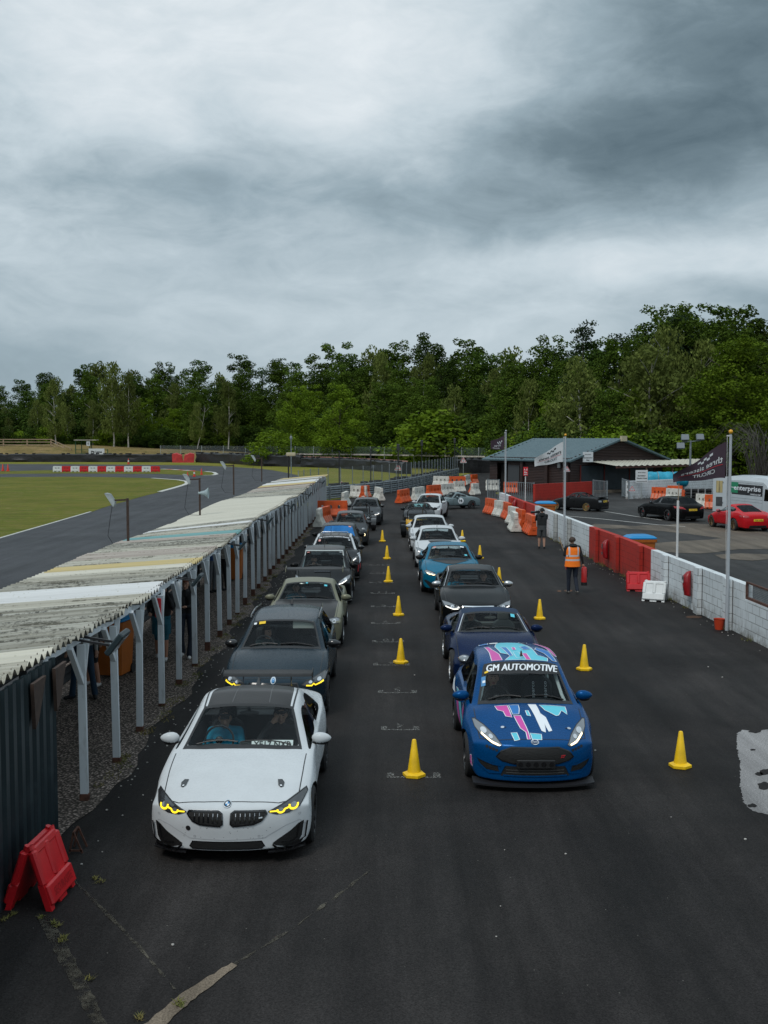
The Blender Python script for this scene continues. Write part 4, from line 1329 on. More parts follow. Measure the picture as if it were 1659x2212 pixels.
LA=[(0.46,0.62),(0.60,0.59),(0.78,0.65),(0.84,0.75),(0.72,0.74),(0.52,0.68)]
GR=[(-0.34,0.45),(0.34,0.45),(0.38,0.56),(-0.38,0.56)]
LO=[(-0.5,0.2),(0.5,0.2),(0.46,0.34),(-0.46,0.34)]
base_h=dict(L=4.1,W=1.75,H=1.45,cowl=1.05,cowlz=1.0,hdr=1.78,hdrz=1.39,rh=3.15,bl=3.9,blz=1.1,tailz=1.02,noseZ=0.68,wroof=0.60,wcowl=0.75,wbl=0.6,fa=0.82,WB=2.58,wr=0.315,bow=0.36,beltf=0.94,sge=3.2,hoodlead=0.12)
blue_screen,PB=car(dict(base_h,W=1.76,paint='dark_grey_paint',glass='blue_screen',stk=[(0.44,0.05,0.10,0.06,'pink_pale')],mirror='black_paint'),
 'dark grey car with bright blue reflective windscreen, sixth in the left queue',extras=ex_plain(LA,grille=GR,lower=LO,emblem=(0,0.62,0.04)))
place_wheel(blue_screen,PB,779,1215,1)
def ex_bubble(root,sk,P,section):
 faceset(root,sk,None,lower=[(-0.42,0.2),(0.42,0.2),(0.36,0.34),(-0.36,0.34)],emblem=(0,0.66,0.035,'red_vinyl'))
 for s in(1,-1):
  for z,x,r in((0.72,0.60,0.095),(0.52,0.64,0.058)):
   m=MB();c=Vector(sk .hit(s*x,z,'front',0))
   m .lathe([(0,-0.05),(r*.55,-0.045),(r*.8,-0.03),(r,-0.01),(r*1.06,0.015),(r*1.06,0.06)],n=20)
   m .v=[tuple(Vector((c .x+p[0],c .y+p[2]-0.005,c .z+p[1]))) for p in m .v]
   m .build('headlight',MATS['lamp_clear'] if z>.6 else MATS['warm_lit'],root)
bubble,PBu=car(dict(L=3.55,W=1.63,H=1.49,cowl=0.85,cowlz=1.02,hdr=1.45,hdrz=1.42,rh=2.7,bl=3.4,blz=1.08,tailz=0.98,noseZ=0.70,wroof=0.56,wcowl=0.70,wbl=0.55,fa=0.70,WB=2.30,wr=0.30,
 bow=0.36,beltf=0.92,paint='grey_paint',sge=2.7,crown=0.07,rimr=.21),
 'small rounded grey hatchback with round headlamps, seventh in the left queue',extras=ex_bubble)
place_wheel(bubble,PBu,795.5,1178,1)
one,PO=car(dict(base_h,L=4.32,W=1.77,paint='grey_paint',aer=None,WB=2.69,fa=.78,bl=4.1,rh=3.35,sge=3.4,mirror='gloss_black',stk=[]),'grey hatchback with lit ring headlamps, last of the left queue',
 extras=ex_plain(LA,lampm='lamp_dark',lit=[(0.54,0.62),(0.60,0.60),(0.66,0.63),(0.70,0.62),(0.78,0.67)],lens=((.6,.64,.03),(.72,.67,.03)),grille=[[(0.03,0.5),(0.28,0.5),(0.32,0.6),(0.04,0.62)],sym([(0.03,0.5),(0.28,0.5),(0.32,0.6),(0.04,0.62)])],lower=LO,emblem=(0,0.67,0.04)))
g_=G(825,1126);one .location=(g_ .x-0.885+.02,g_ .y-3.47+2.16,0);one .rotation_euler=(0,0,R(-2))
# ---- right queue
def ex_boxster(root,sk,P,section):
 faceset(root,sk,None,lower=[(-0.28,0.2),(0.28,0.2),(0.26,0.32),(-0.26,0.32)],intakes=[[(0.45,0.22),(0.78,0.26),(0.76,0.38),(0.45,0.34)]],emblem=(0,0.60,0.03,'red_vinyl'))
 for s in(1,-1):
  m=MB();c=Vector(sk .hit(s*0.645,0.36,'top',0))
  m .ell((c .x,c .y,c .z-0.02),(0.125,0.21,0.075),18,10)
  h=m .build('headlight',MATS['lamp_clear'],root)
  l_=MB();l_ .ell((c .x,c .y-0.07,c .z+0.005),(0.06,0.07,0.05),12,8);l_ .build('lens',MATS['lamp_lens'],h)
  a=MB();sk .patch(a,[(0.26,0.555),(0.48,0.58),(0.46,0.62),(0.26,0.60)],'right' if s==1 else 'left',0.006,0,0.05);a .build('indicator',MATS['amber_lens'],root)
  a=MB();sk .patch(a,[(2.75,0.50),(2.98,0.50),(3.05,0.76),(2.86,0.74)],'right' if s==1 else 'left',0.005,0,0.05);a .build('side_intake',MATS['mesh_black'],root)
 stickers(root,sk,P,[(0.44,0.04,0.08,0.09,'cyan_vinyl')])
 f=MB();cy,hy=P['cowl'],P['hdr']
 for s in(1,-1):
  pts=[]
  for y in(cy+0.02,cy+(hy-cy)*.33,cy+(hy-cy)*.66,hy):
   sec=section(y);pts .append((s*(sec[9].x+0.02),y+0.16*(sec[9].x/.9)**2*(0.9 if y<hy-.1 else 0.4)))
  sk .line(f,pts,'top',0.02,0.008)
 f .build('screen_frame',MATS['chrome'],root)
roadster,PX=car(dict(L=4.33,W=1.78,H=1.29,cowl=1.38,cowlz=0.93,hdr=1.98,hdrz=1.25,rh=2.70,bl=3.15,blz=1.02,tailz=0.88,noseZ=0.52,wroof=0.58,wcowl=0.74,wbl=0.58,fa=0.90,WB=2.42,wr=0.33,
 bow=0.50,beltf=0.86,paint='navy_paint',roof='soft_top',pillar='soft_top',pillarA='navy_paint',rim='silver_rim',spokes=10,hoodlead=0.10,flare=0.045,parcel=True,rearseat=False,crown=-0.02,hoodcrease=0.1,rimr=.255,mirdy=-0.05),
 'navy blue roadster with blue fabric roof and egg-shaped headlamps, second in the right queue',extras=ex_boxster)
for c in roadster .children:
 if c .name .startswith('interior'):
  c .material_slots[0].link='OBJECT';c .material_slots[0].material=mat('tan_grey_leather',(0.11,0.11,0.10),0.6)
  c .material_slots[1].link='OBJECT';c .material_slots[1].material=mat('grey_dash',(0.10,0.105,0.10),0.7)
place_wheel(roadster,PX,972,1475,-1)
def ex_black_saloon(root,sk,P,section):
 faceset(root,sk,[(0.44,0.60),(0.60,0.57),(0.80,0.63),(0.86,0.73),(0.70,0.715),(0.47,0.665)],'lamp_clear',lens=((0.62,0.64,0.045),),lit=[(0.48,0.595),(0.60,0.585),(0.78,0.635)],
 grille=[(-0.33,0.33),(0.33,0.33),(0.38,0.45),(0.38,0.66),(-0.38,0.66),(-0.38,0.45)],gframe='chrome',bars=9,lower=None,intakes=[[(0.50,0.22),(0.80,0.25),(0.80,0.36),(0.52,0.34)]])
 f=MB()
 for s in(1,-1):
  pts=[]
  for y in(P['cowl']+.05,P['cowl']+.4,P['hdr'],P['hdr']+.9,P['rh']):
   pts .append((s*(section(y)[8].x+0.0),y+(0.10 if y<P['hdr']+.1 else 0)))
  sk .line(f,pts,'top',0.014,0.006)
 f .build('roof_trim',MATS['chrome'],root)
black_saloon,PS=car(dict(L=4.70,W=1.82,H=1.42,cowl=1.45,cowlz=0.98,hdr=2.15,hdrz=1.35,rh=3.25,bl=4.05,blz=1.07,tailz=1.05,noseZ=0.67,wroof=0.60,wcowl=0.77,wbl=0.6,fa=0.90,WB=2.81,wr=0.33,
 bow=0.40,beltf=0.91,paint='black_paint',mirror='silver_rim',doors=4,rim='dark_rim',hoodlead=0.12,handle='chrome',hoodcrease=.6),
 'black saloon with silver door mirrors and chrome-framed grille, third in the right queue',extras=ex_black_saloon)
place_wheel(black_saloon,PS,949,1355,-1)
def ex_teal(root,sk,P,section):
 faceset(root,sk,[(0.46,0.61),(0.58,0.575),(0.74,0.60),(0.84,0.68),(0.78,0.715),(0.60,0.68)],'lamp_clear',lit=[(0.53,0.605),(0.58,0.595),(0.63,0.62),(0.69,0.615),(0.77,0.65)],litm='warm_lit',lens=((0.60,0.635,0.03),(0.70,0.65,0.03)),
 grille=[[(0.03,0.49),(0.30,0.49),(0.35,0.58),(0.05,0.61)],sym([(0.03,0.49),(0.30,0.49),(0.35,0.58),(0.05,0.61)])],gframe='gloss_black',
 intakes=[[(0.47,0.20),(0.66,0.20),(0.86,0.42),(0.80,0.44),(0.56,0.33)]],lower=[(-0.40,0.20),(0.40,0.20),(0.36,0.34),(-0.36,0.34)],emblem=(0,0.655,0.04))
 m=MB();sk .patch(m,[(-0.60,P['cowl']-0.06),(0.60,P['cowl']-0.06),(0.45,P['cowl']-.32),(0.16,P['cowl']-.60),(0,P['cowl']-.64),(-0.16,P['cowl']-.60),(-0.45,P['cowl']-.32)],'top',0.008,0,0.06)
 m .build('bonnet_vent',MATS['carbon'],root)
 stickers(root,sk,P,[(-0.46,0.04,0.08,0.05,'pink_pale'),(0.42,0.04,0.12,0.05,'white_vinyl'),(0.52,0.42,0.08,0.07,'cyan_vinyl')])
teal,PT=car(dict(L=4.47,W=1.85,H=1.41,cowl=1.35,cowlz=0.97,hdr=2.05,hdrz=1.34,rh=3.05,bl=3.85,blz=1.05,tailz=1.02,noseZ=0.66,wroof=0.60,wcowl=0.76,wbl=0.58,fa=0.80,WB=2.69,wr=0.33,
 bow=0.38,beltf=0.90,paint='teal_paint',mirror='carbon',rim='silver_rim',hoodlead=0.12,flare=0.05,hoodcrease=.5),'teal blue coupe with black bonnet vent and warm-lit headlamps, fourth in the right queue',extras=ex_teal)
place_wheel(teal,PT,910,1277.5,-1)
w1,PW1=car(dict(base_h,W=1.78,L=4.2,paint='white_gloss',hood='white_gloss',aer=(0,1.95,1.45,.09),rim='dark_rim',roof='white_gloss',
 more=lambda root,sk,P,section:(lambda m:(sk .patch(m,[(-0.38,P['cowl']-.08),(0.50,P['cowl']-.08),(0.40,P['cowl']-.30),(-0.30,P['cowl']-.30)],'top',0.008,0,0.06),m .build('bonnet_vent',MATS['black_trim'],root)))(MB())),
 'white hatchback with black bonnet vent and white mirrors, fifth in the right queue',extras=ex_plain(LA,lit=[(0.5,0.61),(.6,.6),(.76,.65)],grille=GR,lower=LO,emblem=(0,0.62,0.04,'red_vinyl')))
place_wheel(w1,PW1,895,1225,-1)
w2,PW2=car(dict(base_h,W=1.76,paint='white_gloss',L=4.2,rim='silver_rim'),'pale silver-white hatchback with a yellow air freshener, sixth in the right queue',
 extras=ex_plain(LA,grille=GR,lower=LO,emblem=(0,0.62,0.04,'ink')))
place_wheel(w2,PW2,885,1190,-1)
def kit(label,pnt,loc,rz,bar):
 """open-wheeled lightweight with cycle wings"""
 r=thing('kit_car',label,'car',loc,rz)
 b=MB();rings=[]
 for y,hw,zl,zt in((-1.62,.10,.22,.40),(-1.5,.20,.18,.50),(-1.1,.30,.16,.62),(-.4,.40,.15,.72),(0.1,.52,.15,.76),(.9,.56,.15,.78),(1.35,.55,.2,.82),(1.5,.45,.3,.75)):
  rings .append([(-hw*.8,y,zl),(-hw,y,zl+.15),(-hw*.98,y,zt-.12),(-hw*.7,y,zt),(0,y,zt+.02),(hw*.7,y,zt),(hw*.98,y,zt-.12),(hw,y,zl+.15),(hw*.8,y,zl)])
 b .loft(rings);b .build('body',MATS[pnt],r,angle=50)
 n=MB();n .ell((0,-1.585,.33),(.11,.04,.09),14,8);n .build('nose_grille',MATS['mesh_black'],r)
 c=MB();c .add([(-.42,.15,.785),(.42,.15,.785),(.46,1.2,.80),(-.46,1.2,.80)],[(0,1,2,3)]);c .box(-.4,.4,.9,1.0,.78,1.0);c .build('cockpit',MATS['interior'],r)
 s=MB();s .add([(-.5,-.02,.76),(.5,-.02,.76),(.42,.10,1.05),(-.42,.10,1.05)],[(0,1,2,3)]);s .build('windscreen',MATS['screen_glass'],r)
 f=MB();f .tube([(-.5,-.02,.76),(-.42,.10,1.06),(.42,.10,1.06),(.5,-.02,.76)],.014,6);f .build('screen_frame',MATS['black_trim'],r)
 rb=MB();rb .tube([(-.48,1.15,.7),(-.46,1.12,1.1),(-.30,1.10,1.28),(.30,1.10,1.28),(.46,1.12,1.1),(.48,1.15,.7)],.026,8);rb .tube([(.3,1.1,1.28),(.3,1.6,.7)],.02,6);rb .build('roll_bar',MATS['gloss_black'],r)
 rm,ty,dk=wheel_parts(.29,.19,'dark_rim',6)
 for sx in(1,-1):
  for y in(-1.12,1.12):
   w_=mkobj('wheel',rm,r,(sx*.70,y,.29),(0,0,0 if sx==1 else math .pi));mkobj('tyre',ty,w_)
   m=MB();rg=[]
   for k in range(10):
    a=R(-25+170*k/9) if y<0 else R(0+150*k/9)
    yy,zz_=y-.335*math .cos(a),.29+.335*math .sin(a)
    rg .append([(sx*.70-.13,yy,zz_-.004),(sx*.70+.13,yy,zz_-.004),(sx*.70+.13,yy,zz_+.012),(sx*.70-.13,yy,zz_+.012)])
   m .loft(rg);m .build('cycle_wing' if y<0 else 'rear_wing',MATS['gloss_black' if bar else 'black_paint'],r)
  a=MB();a .tube([(sx*.3,-1.2,.30),(sx*.62,-1.12,.28)],.014,5);a .tube([(sx*.3,-1.0,.42),(sx*.62,-1.12,.36)],.014,5);a .build('wishbone',MATS['black_trim'],r)
  h=MB();h .ell((sx*.42,-.98,.62),(.085,.10,.085),12,8);h .build('headlight',MATS['lamp_clear'],r)
  m=MB();m .ell((sx*.60,.1,.90),(.07,.03,.045),10,6);m .build('mirror',MATS['black_trim'],r)
 return r
g_=G(866.6,1161);kit('yellow open kit car with black cycle wings, seventh in the right queue','yellow_paint',(g_ .x+.82,g_ .y+1.1,0),0,False)
g_=G(812,1146);kit('black open kit car with arched roll bar, behind the rounded hatchback','black_paint',(g_ .x-.82,g_ .y+1.1,0),0,True)
dark_road,PDR=car(dict(L=3.97,W=1.72,H=1.27,cowl=1.30,cowlz=0.93,hdr=1.85,hdrz=1.23,rh=2.45,bl=2.95,blz=0.98,tailz=0.9,noseZ=0.58,wroof=0.55,wcowl=0.72,wbl=0.55,fa=0.8,WB=2.27,wr=0.30,bow=.38,beltf=.86,
 paint='dark_grey_paint',roof='soft_black',pillar='soft_black',rear_gl='cyan_window',rearseat=False),'dark grey soft-top roadster, eighth in the right queue',
 extras=ex_plain([(0.48,0.58),(0.62,0.56),(0.74,0.62),(0.6,0.64)],grille=[(-0.3,0.3),(0.3,0.3),(0.28,0.42),(-0.28,0.42)])) if(mat('soft_black',(.012,.012,.013),.8),glass('cyan_window',(.45,.8,.8))) else None
dark_road .location=(1.90,60.6,0)
w3,PW3=car(dict(L=3.97,W=1.72,H=1.48,cowl=1.0,cowlz=1.0,hdr=1.75,hdrz=1.41,rh=3.1,bl=3.75,blz=1.1,tailz=1.0,noseZ=0.65,wroof=0.58,wcowl=0.74,wbl=0.6,fa=.8,WB=2.49,wr=.3,bow=.36,beltf=.93,sge=3.1,
 paint='white_gloss',aer=(0,1.9,1.48,.12),more=None),'white hatchback turning in at the tail of the right queue',extras=ex_plain([(0.475,0.61),(0.51,0.60),(0.60,0.63),(0.74,0.72),(0.79,0.82),(0.68,0.80),(0.55,0.70)],grille=[(-.3,.4),(.3,.4),(.45,.46),(.3,.54),(-.3,.54),(-.45,.46)],emblem=(0,.62,.035)))
w3 .location=(2.75,66.0,0);w3 .rotation_euler=(0,0,R(-11))
def by_wheels(root,P,f,r,side_ext):
 """front and rear wheel contact points of the visible side (world); body lies on the far side"""
 f,r=Vector((f[0],f[1])),Vector((r[0],r[1]))
 d=(f-r).normalized()
 rz=math .atan2(d .x,-d .y)
 mid=f-d*(P['WB']/2)
 nrm=Vector((-d .y,d .x))*side_ext*P['W']/2
 off=P['L']/2-(P['fa']+P['WB']/2)
 c=mid+nrm-d*off
 root .location=(c .x,c .y,0);root .rotation_euler=(0,0,rz)
def ex_racer(root,sk,P,section):
 faceset(root,sk,None,grille=[(-0.32,0.40),(0.32,0.40),(0.30,0.50),(-0.30,0.50)],gframe='chrome')
 for s in(1,-1):
  m=MB();c=Vector(sk .hit(s*.56,.58,'front',0));m .ell((c .x,c .y,c .z),(.09,.04,.09),14,8);m .build('headlight',MATS['lamp_clear'],root)
  ax='right' if s==1 else 'left';fl=1 if s==1 else-1
  n=MB();sk .patch(n,roundel(0.21,1.85,0.56,22),ax,0.005,0,0.06);sk .text(n,'16',1.85,0.58,0.22,0.19,ax,0.010,1,flip=fl,bold=0.03)
  sk .text(n,'Studio Max',0.85,0.70,0.55,0.08,ax,0.008,1,flip=fl,shear=.3)
  n .build('race_number',[MATS['white_vinyl'],MATS['ink']],root)
racer,PRc=car(dict(L=3.46,W=1.42,H=1.18,cowl=1.15,cowlz=0.80,hdr=1.55,hdrz=1.14,rh=2.0,bl=2.75,blz=0.84,tailz=0.76,noseZ=0.56,wroof=0.46,wcowl=0.58,wbl=0.5,fa=.66,WB=2.03,wr=.28,bow=.3,beltf=.74,flare=0.06,
 paint='racing_grey',rim='gloss_black',spokes=8,parcel=True,shut=True,rearseat=False,mirdx=-.02,sidegl='side_glass',rimr=.19),'small pale grey racing coupe numbered 16, crossing behind the right queue',extras=ex_racer)
f_=G(961.5,1101);r_=G(1017.5,1099.5)
d_=Vector((-math .cos(R(24)),-math .sin(R(24))))
by_wheels(racer,PRc,(f_ .x,f_ .y),(f_ .x-d_ .x*2.03,f_ .y-d_ .y*2.03),-1)
# ---- paddock cars, seen from behind
def rear_bits(lampR,plate_txt,platez,**k):
 def f(root,sk,P,section):
  for s in(1,-1):
   m=MB();sk .patch(m,lampR if s==1 else sym(lampR),'back',0.006,0,0.04);m .build('tail_light',MATS[k .get('lm','tail_red')],root)
  plate(root,sk,'back',0,platez,plate_txt,True)
  m=MB();sk .patch(m,k .get('dif',[(-0.5,0.20),(0.5,0.20),(0.45,0.33),(-0.45,0.33)]),'back',0.005,0,0.06);m .build('diffuser',MATS['black_trim'],root)
  if k .get('more'):k['more'](root,sk,P,section)
 return f
def mx_more(root,sk,P,section):
 m=MB();rings=[]
 for i in range(9):
  x=-.60+1.2*i/8;rings .append([(x,3.72,.895),(x,3.95,.96),(x,3.96,.945),(x,3.74,.88)])
 m .loft(rings);m .build('duck_spoiler',MATS['satin_black'],root)
track_roadster,PTR=car(dict(L=3.97,W=1.70,H=1.24,cowl=1.30,cowlz=0.88,hdr=1.85,hdrz=1.18,rh=2.45,bl=3.00,blz=0.95,tailz=0.90,noseZ=0.55,wroof=0.54,wcowl=0.70,wbl=0.55,fa=0.8,WB=2.27,wr=0.295,bow=.4,beltf=.80,
 paint='satin_black',rim='gold_rim',spokes=8,rear_gl='side_glass',flare=.04,rearseat=False,z0=.13),'matt black hardtop roadster with gold wheels, in the paddock by the red wall',
 extras=rear_bits([(0.42,0.62),(0.70,0.62),(0.68,0.74),(0.44,0.73)],'MX05 RDS',0.66,lm='lamp_clear',more=mx_more))
a,b=G(1200,1102),G(1262.5,1105);by_wheels(track_roadster,PTR,(a .x,a .y),(b .x,b .y),-1)
wagon,PWg=car(dict(L=4.95,W=1.88,H=1.42,cowl=1.55,cowlz=0.98,hdr=2.3,hdrz=1.36,rh=4.15,bl=4.75,blz=1.05,tailz=0.98,noseZ=0.68,wroof=0.58,wcowl=0.76,wbl=0.6,fa=0.86,WB=2.87,wr=0.34,bow=.4,beltf=.92,sge=4.25,doors=4,
 paint='black_paint',rim='gloss_black',spokes=5,rimr=.26,sidegl='dark_glass',rear_gl='dark_glass',handle='black_paint'),'gloss black estate car with yellow rear plate, in the paddock by the orange barriers',
 extras=rear_bits([(0.42,0.72),(0.86,0.78),(0.86,0.90),(0.60,0.86)],'CY64 KXT',0.70))
a,b=G(1385,1118),G(1444,1126);by_wheels(wagon,PWg,(a .x,a .y),(b .x,b .y),-1)
red_coupe,PRd=car(dict(L=4.18,W=1.84,H=1.35,cowl=1.30,cowlz=0.93,hdr=1.95,hdrz=1.29,rh=2.70,bl=3.70,blz=1.0,tailz=0.93,noseZ=0.62,wroof=0.56,wcowl=0.74,wbl=0.6,fa=0.86,WB=2.47,wr=0.325,bow=.42,beltf=.88,flare=.05,
 paint='red_paint',rim='bronze_rim',spokes=10,rear_gl='dark_glass',sidegl='side_glass',rimr=.24),'bright red coupe with bronze wheels, parked beside the white van',
 extras=rear_bits([(0.46,0.70),(0.84,0.73),(0.82,0.86),(0.50,0.82)],'YP60 HGN',0.60))
a,b=G(1536,1138.5),G(1588,1147.5);by_wheels(red_coupe,PRd,(a .x,a .y),(b .x,b .y),-1)
edge_car,PEc=car(dict(base_h,paint='white_gloss',rim='gloss_black'),'white car cut off by the right edge, nearest car in the paddock',extras=ex_plain(LA,grille=GR,lower=LO))
a=G(1657,1161);a .x+=.95;by_wheels(edge_car,PEc,(a .x,a .y),(a .x+2.2,a .y-1.0),-1)
# ============================================================ ground, track, grass
def asphalt(name,base=(0.036,0.033,0.032),patch=0.5,speck=1.0,spec=0.10,dark=(0.013,0.012,0.012)):
 k=NB(name)
 big=k .noise(0.16,6,0.6,dist=0.4)
 mid=k .noise(0.9,6,0.65,sc=(1.0,0.35,1))
 fine=k .noise(55,3,0.6)
 strk=k .noise(1.0,5,0.65,sc=(1.6,0.07,1))
 c=k .mix(k .step(big,0.35,0.68),dark,base)
 c=k .mix(1.0,c,k .grey(k .step(mid,0.3,0.75,1-patch,1+patch)),'MULTIPLY')
 c=k .mix(1.0,c,k .grey(k .step(strk,0.3,0.72,0.66,1.42)),'MULTIPLY')
 c=k .mix(1.0,c,k .grey(k .step(fine,0.3,0.7,0.55,1.45)),'MULTIPLY')
 v=k .voro(38.0)
 pick=k .step(k .noise(24,2,0.5),0.62,0.66)
 st=k .math('MULTIPLY',k .step(v,0.05,0.17,1.0,0.0),pick)
 c=k .mix(k .math('MULTIPLY',st,0.55*speck,True),c,(0.22,0.20,0.18))
 v2=k .voro(4.2)
 st2=k .step(v2,0.020,0.034,1.0,0.0)
 c=k .mix(k .math('MULTIPLY',st2,0.28*speck,True),c,(0.45,0.43,0.38))
 k .b .inputs['Specular IOR Level'].default_value=spec
 k .bump(fine,0.35,0.01)
 return k .out(c,k .step(mid,0.3,0.7,0.62,0.88))
asphalt('asphalt')
asphalt('track_asphalt',(0.048,0.050,0.056),0.28,0.4,0.35,(0.028,0.030,0.034))
asphalt('paddock_asphalt',(0.050,0.049,0.048),0.3,1.0,0.2,(0.022,0.021,0.021))
asphalt('brown_asphalt',(0.150,0.125,0.098),0.25,1.0,0.15,(0.10,0.085,0.070))
asphalt('dry_asphalt',(0.27,0.265,0.265),0.15,0.5,0.15,(0.21,0.205,0.205))
asphalt('worn_concrete',(0.25,0.20,0.15),0.35,1.0,0.1,(0.14,0.115,0.09))
def grass_mat(name,a,b,c_,sc=1.0):
 k=NB(name)
 n1_=k .noise(0.09*sc,6,0.7);n2_=k .noise(1.2*sc,6,0.7,sc=(0.5,1,1));n3_=k .noise(14*sc,4,0.7)
 c=k .mix(k .step(n1_,0.35,0.65),a,b)
 c=k .mix(k .step(n2_,0.48,0.72),c,c_)
 c=k .mix(1.0,c,k .grey(k .step(n3_,0.25,0.75,0.5,1.5)),'MULTIPLY')
 c=k .mix(1.0,c,k .grey(k .step(k .noise(.5*sc,6,.7,sc=(.25,1.5,1)),.3,.7,.72,1.25)),'MULTIPLY')
 c=k .mix(k .step(k .noise(0.35*sc,5,.75,sc=(.5,1.6,1)),.60,.72),c,(.26,.25,.12))
 k .b .inputs['Specular IOR Level'].default_value=0.05
 k .bump(n3_,0.6,0.05)
 return k .out(c,0.95)
grass_mat('grass_mat',(0.130,0.155,0.018),(0.20,0.185,0.035),(0.24,0.18,0.07))
grass_mat('grass_bright',(0.090,0.115,0.018),(0.150,0.148,0.030),(0.19,0.145,0.06),1.6)
grass_mat('bank_grass',(0.17,0.13,0.05),(0.24,0.17,0.08),(0.10,0.10,0.03),1.5)
def gravel_mat(name):
 k=NB(name)
 v=k .voro(26.0,out='Color');d=k .voro(26.0)
 s_=k .n('ShaderNodeSeparateColor');k .lk(v,s_ .inputs[0])
 c=k .mix(s_ .outputs[0],(0.085,0.068,0.058),(0.50,0.41,0.36))
 c=k .mix(k .step(d,0.25,0.6),c,(0.05,0.042,0.037))
 c=k .mix(k .step(k .noise(0.8,5,0.7),0.5,0.7),c,k .mix(0.5,c,(0.05,0.045,0.035)))
 k .b .inputs['Specular IOR Level'].default_value=0.15
 k .bump(d,0.8,0.02)
 return k .out(c,0.9)
gravel_mat('gravel_mat')
def poly_sheet(name,pts,m,z,kind='structure',thick=0.0,parent=None):
 me=MB();v,f=fillgrid([(p[0],p[1]) for p in pts],1e9)
 me .add([(a,b,z) for a,b in v],f)
 o=me .build(name,MATS[m] if isinstance(m,str) else m,parent,smooth=False)
 for p in o .data .polygons:
  pass
 b=bmesh .new();b .from_mesh(o .data)
 for fc in b .faces:
  if fc .normal .z<0:fc .normal_flip()
 b .to_mesh(o .data);b .free()
 if kind:tag(o,kind=kind)
 return o
def rough_poly(pts,amp,step,seed=1,closed=True):
 rnd=random .Random(seed);P=place_along(pts,step)
 return[(x+rnd .uniform(-amp,amp),y+rnd .uniform(-amp,amp)) for x,y in P]
m=MB();N=44
xs=[-1500,-600,-300,-160]+[-120+10*i for i in range(33)]+[260,400,700,1500]
ys_=[-200,-20]+[10*i for i in range(0,36)]+[420,600,1000,2500]
m .add([(x,y,0) for y in ys_ for x in xs],[(j*len(xs)+i,j*len(xs)+i+1,(j+1)*len(xs)+i+1,(j+1)*len(xs)+i) for j in range(len(ys_)-1) for i in range(len(xs)-1)])
o=m .build('ground',MATS['grass_mat'],smooth=False);tag(o,kind='structure')
def quad(n,pts,mt,z,**k):return poly_sheet(n,[(p .x,p .y) if hasattr(p,'x') else p for p in pts],mt,z,**k)
# pit lane / assembly area
far=G(990,1029)
quad('pit_lane',[(-4.3,6),(-4.3,84),(-4.2,84.6),(-0.5,93.7),(2.3,103.8),(5.2,118),(9.2,137),(14,160),(22,175),(24,160),(15.5,125),(11.6,104),(9.6,96),(9.45,60),(9.4,-5),(-20,-5),(-20,6)],'asphalt',0.012)
# race track to the left of the shelter (big bend)
tr=[(-60,-5),(-6.9,-5),(-6.9,76),(-6.6,84)]
tr+=[(G(*p).x,G(*p).y) for p in((655,1034),(640,1026),(620,1021.6),(590,1016),(560,1012.5),(500,1008.5),(430,1005.5),(300,1004),(150,1003),(0,1002.5),(-250,1003))]
quad('race_track',tr+[(-160,60)],'track_asphalt',0.008)
# lawns lying on that tarmac
lw=[G(*p) for p in((-500,1290),(0,1163),(100,1134),(196,1106),(270,1084),(348,1062),(392,1049.5),(404,1044),(400,1040),(380,1037),(324,1033),(240,1031),(155,1030),(0,1031),(-300,1033))]
quad('infield_lawn',rough_poly([(p .x,p .y) for p in lw],0.12,3),'grass_bright',0.020)
isl=[G(*p) for p in((-200,1026),(0,1024),(150,1023),(346,1024),(420,1027.5),(458,1027),(467,1025),(460,1020.5),(420,1017),(346,1013.5),(100,1016),(0,1018.5),(-200,1020))]
quad('traffic_island',[(p .x,p .y) for p in isl],'grass_bright',0.020)
def ribbon(name,pts,w,m,z,kind='structure',h=0.0):
 mb=MB();L_=[];Rr=[]
 for i,p in enumerate(pts):
  a=pts[max(0,i-1)];b=pts[min(len(pts)-1,i+1)]
  dx,dy=b[0]-a[0],b[1]-a[1];l=math .hypot(dx,dy)
  nx,ny=-dy/l*w/2,dx/l*w/2
  L_ .append((p[0]+nx,p[1]+ny));Rr .append((p[0]-nx,p[1]-ny))
 rings=[[(a[0],a[1],0.004),(a[0],a[1],z+h),(b[0],b[1],z+h),(b[0],b[1],0.004)] for a,b in zip(L_,Rr)]
 mb .loft(rings,True,True)
 o=mb .build(name,MATS[m] if isinstance(m,str) else m,smooth=False);tag(o,kind=kind);return o
mat('kerb_white',(0.50,0.50,0.47),0.7,var=0.35,vscale=6)
mat('line_white',(0.52,0.52,0.50),0.7,var=0.3,vscale=9)
wp_=lambda L_:[(G(*p).x,G(*p).y) for p in L_]
ribbon('track_kerb',wp_([(-500,1290),(0,1163),(100,1134),(196,1106)]),0.14,'kerb_white',0.03)
ribbon('track_kerb',wp_([(345,1062.5),(380,1053),(398,1047.5),(405,1044),(402,1040),(385,1037),(330,1033)]),0.45,'kerb_white',0.03)
ribbon('track_kerb',wp_([(440,1027),(460,1026.5),(468,1024.5),(462,1020.5),(445,1018.5)]),0.5,'kerb_white',0.03)
mat('kerb_red',(0.45,0.03,0.03),0.7)
kp=wp_([(350,1013.5),(362,1014),(374,1014.6),(386,1015.3),(398,1016),(410,1016.8),(420,1017.3)])
for i in range(6):
 ribbon('track_kerb',[kp[i],kp[i+1]],0.9,'kerb_red' if i%2 else 'kerb_white',0.035)
 # gravel under the shelter
gp=[(-6.9,6),(-6.9,77.5),(-3.95,77.5)]+[(-3.72+0.10*math .sin(y*1.3)+0.05*math .sin(y*4.1),y) for y in[77-0.5*i for i in range(128)]]+[(-3.9,12.9),(-4.0,6)]
quad('gravel_strip',gp,'gravel_mat',0.022)
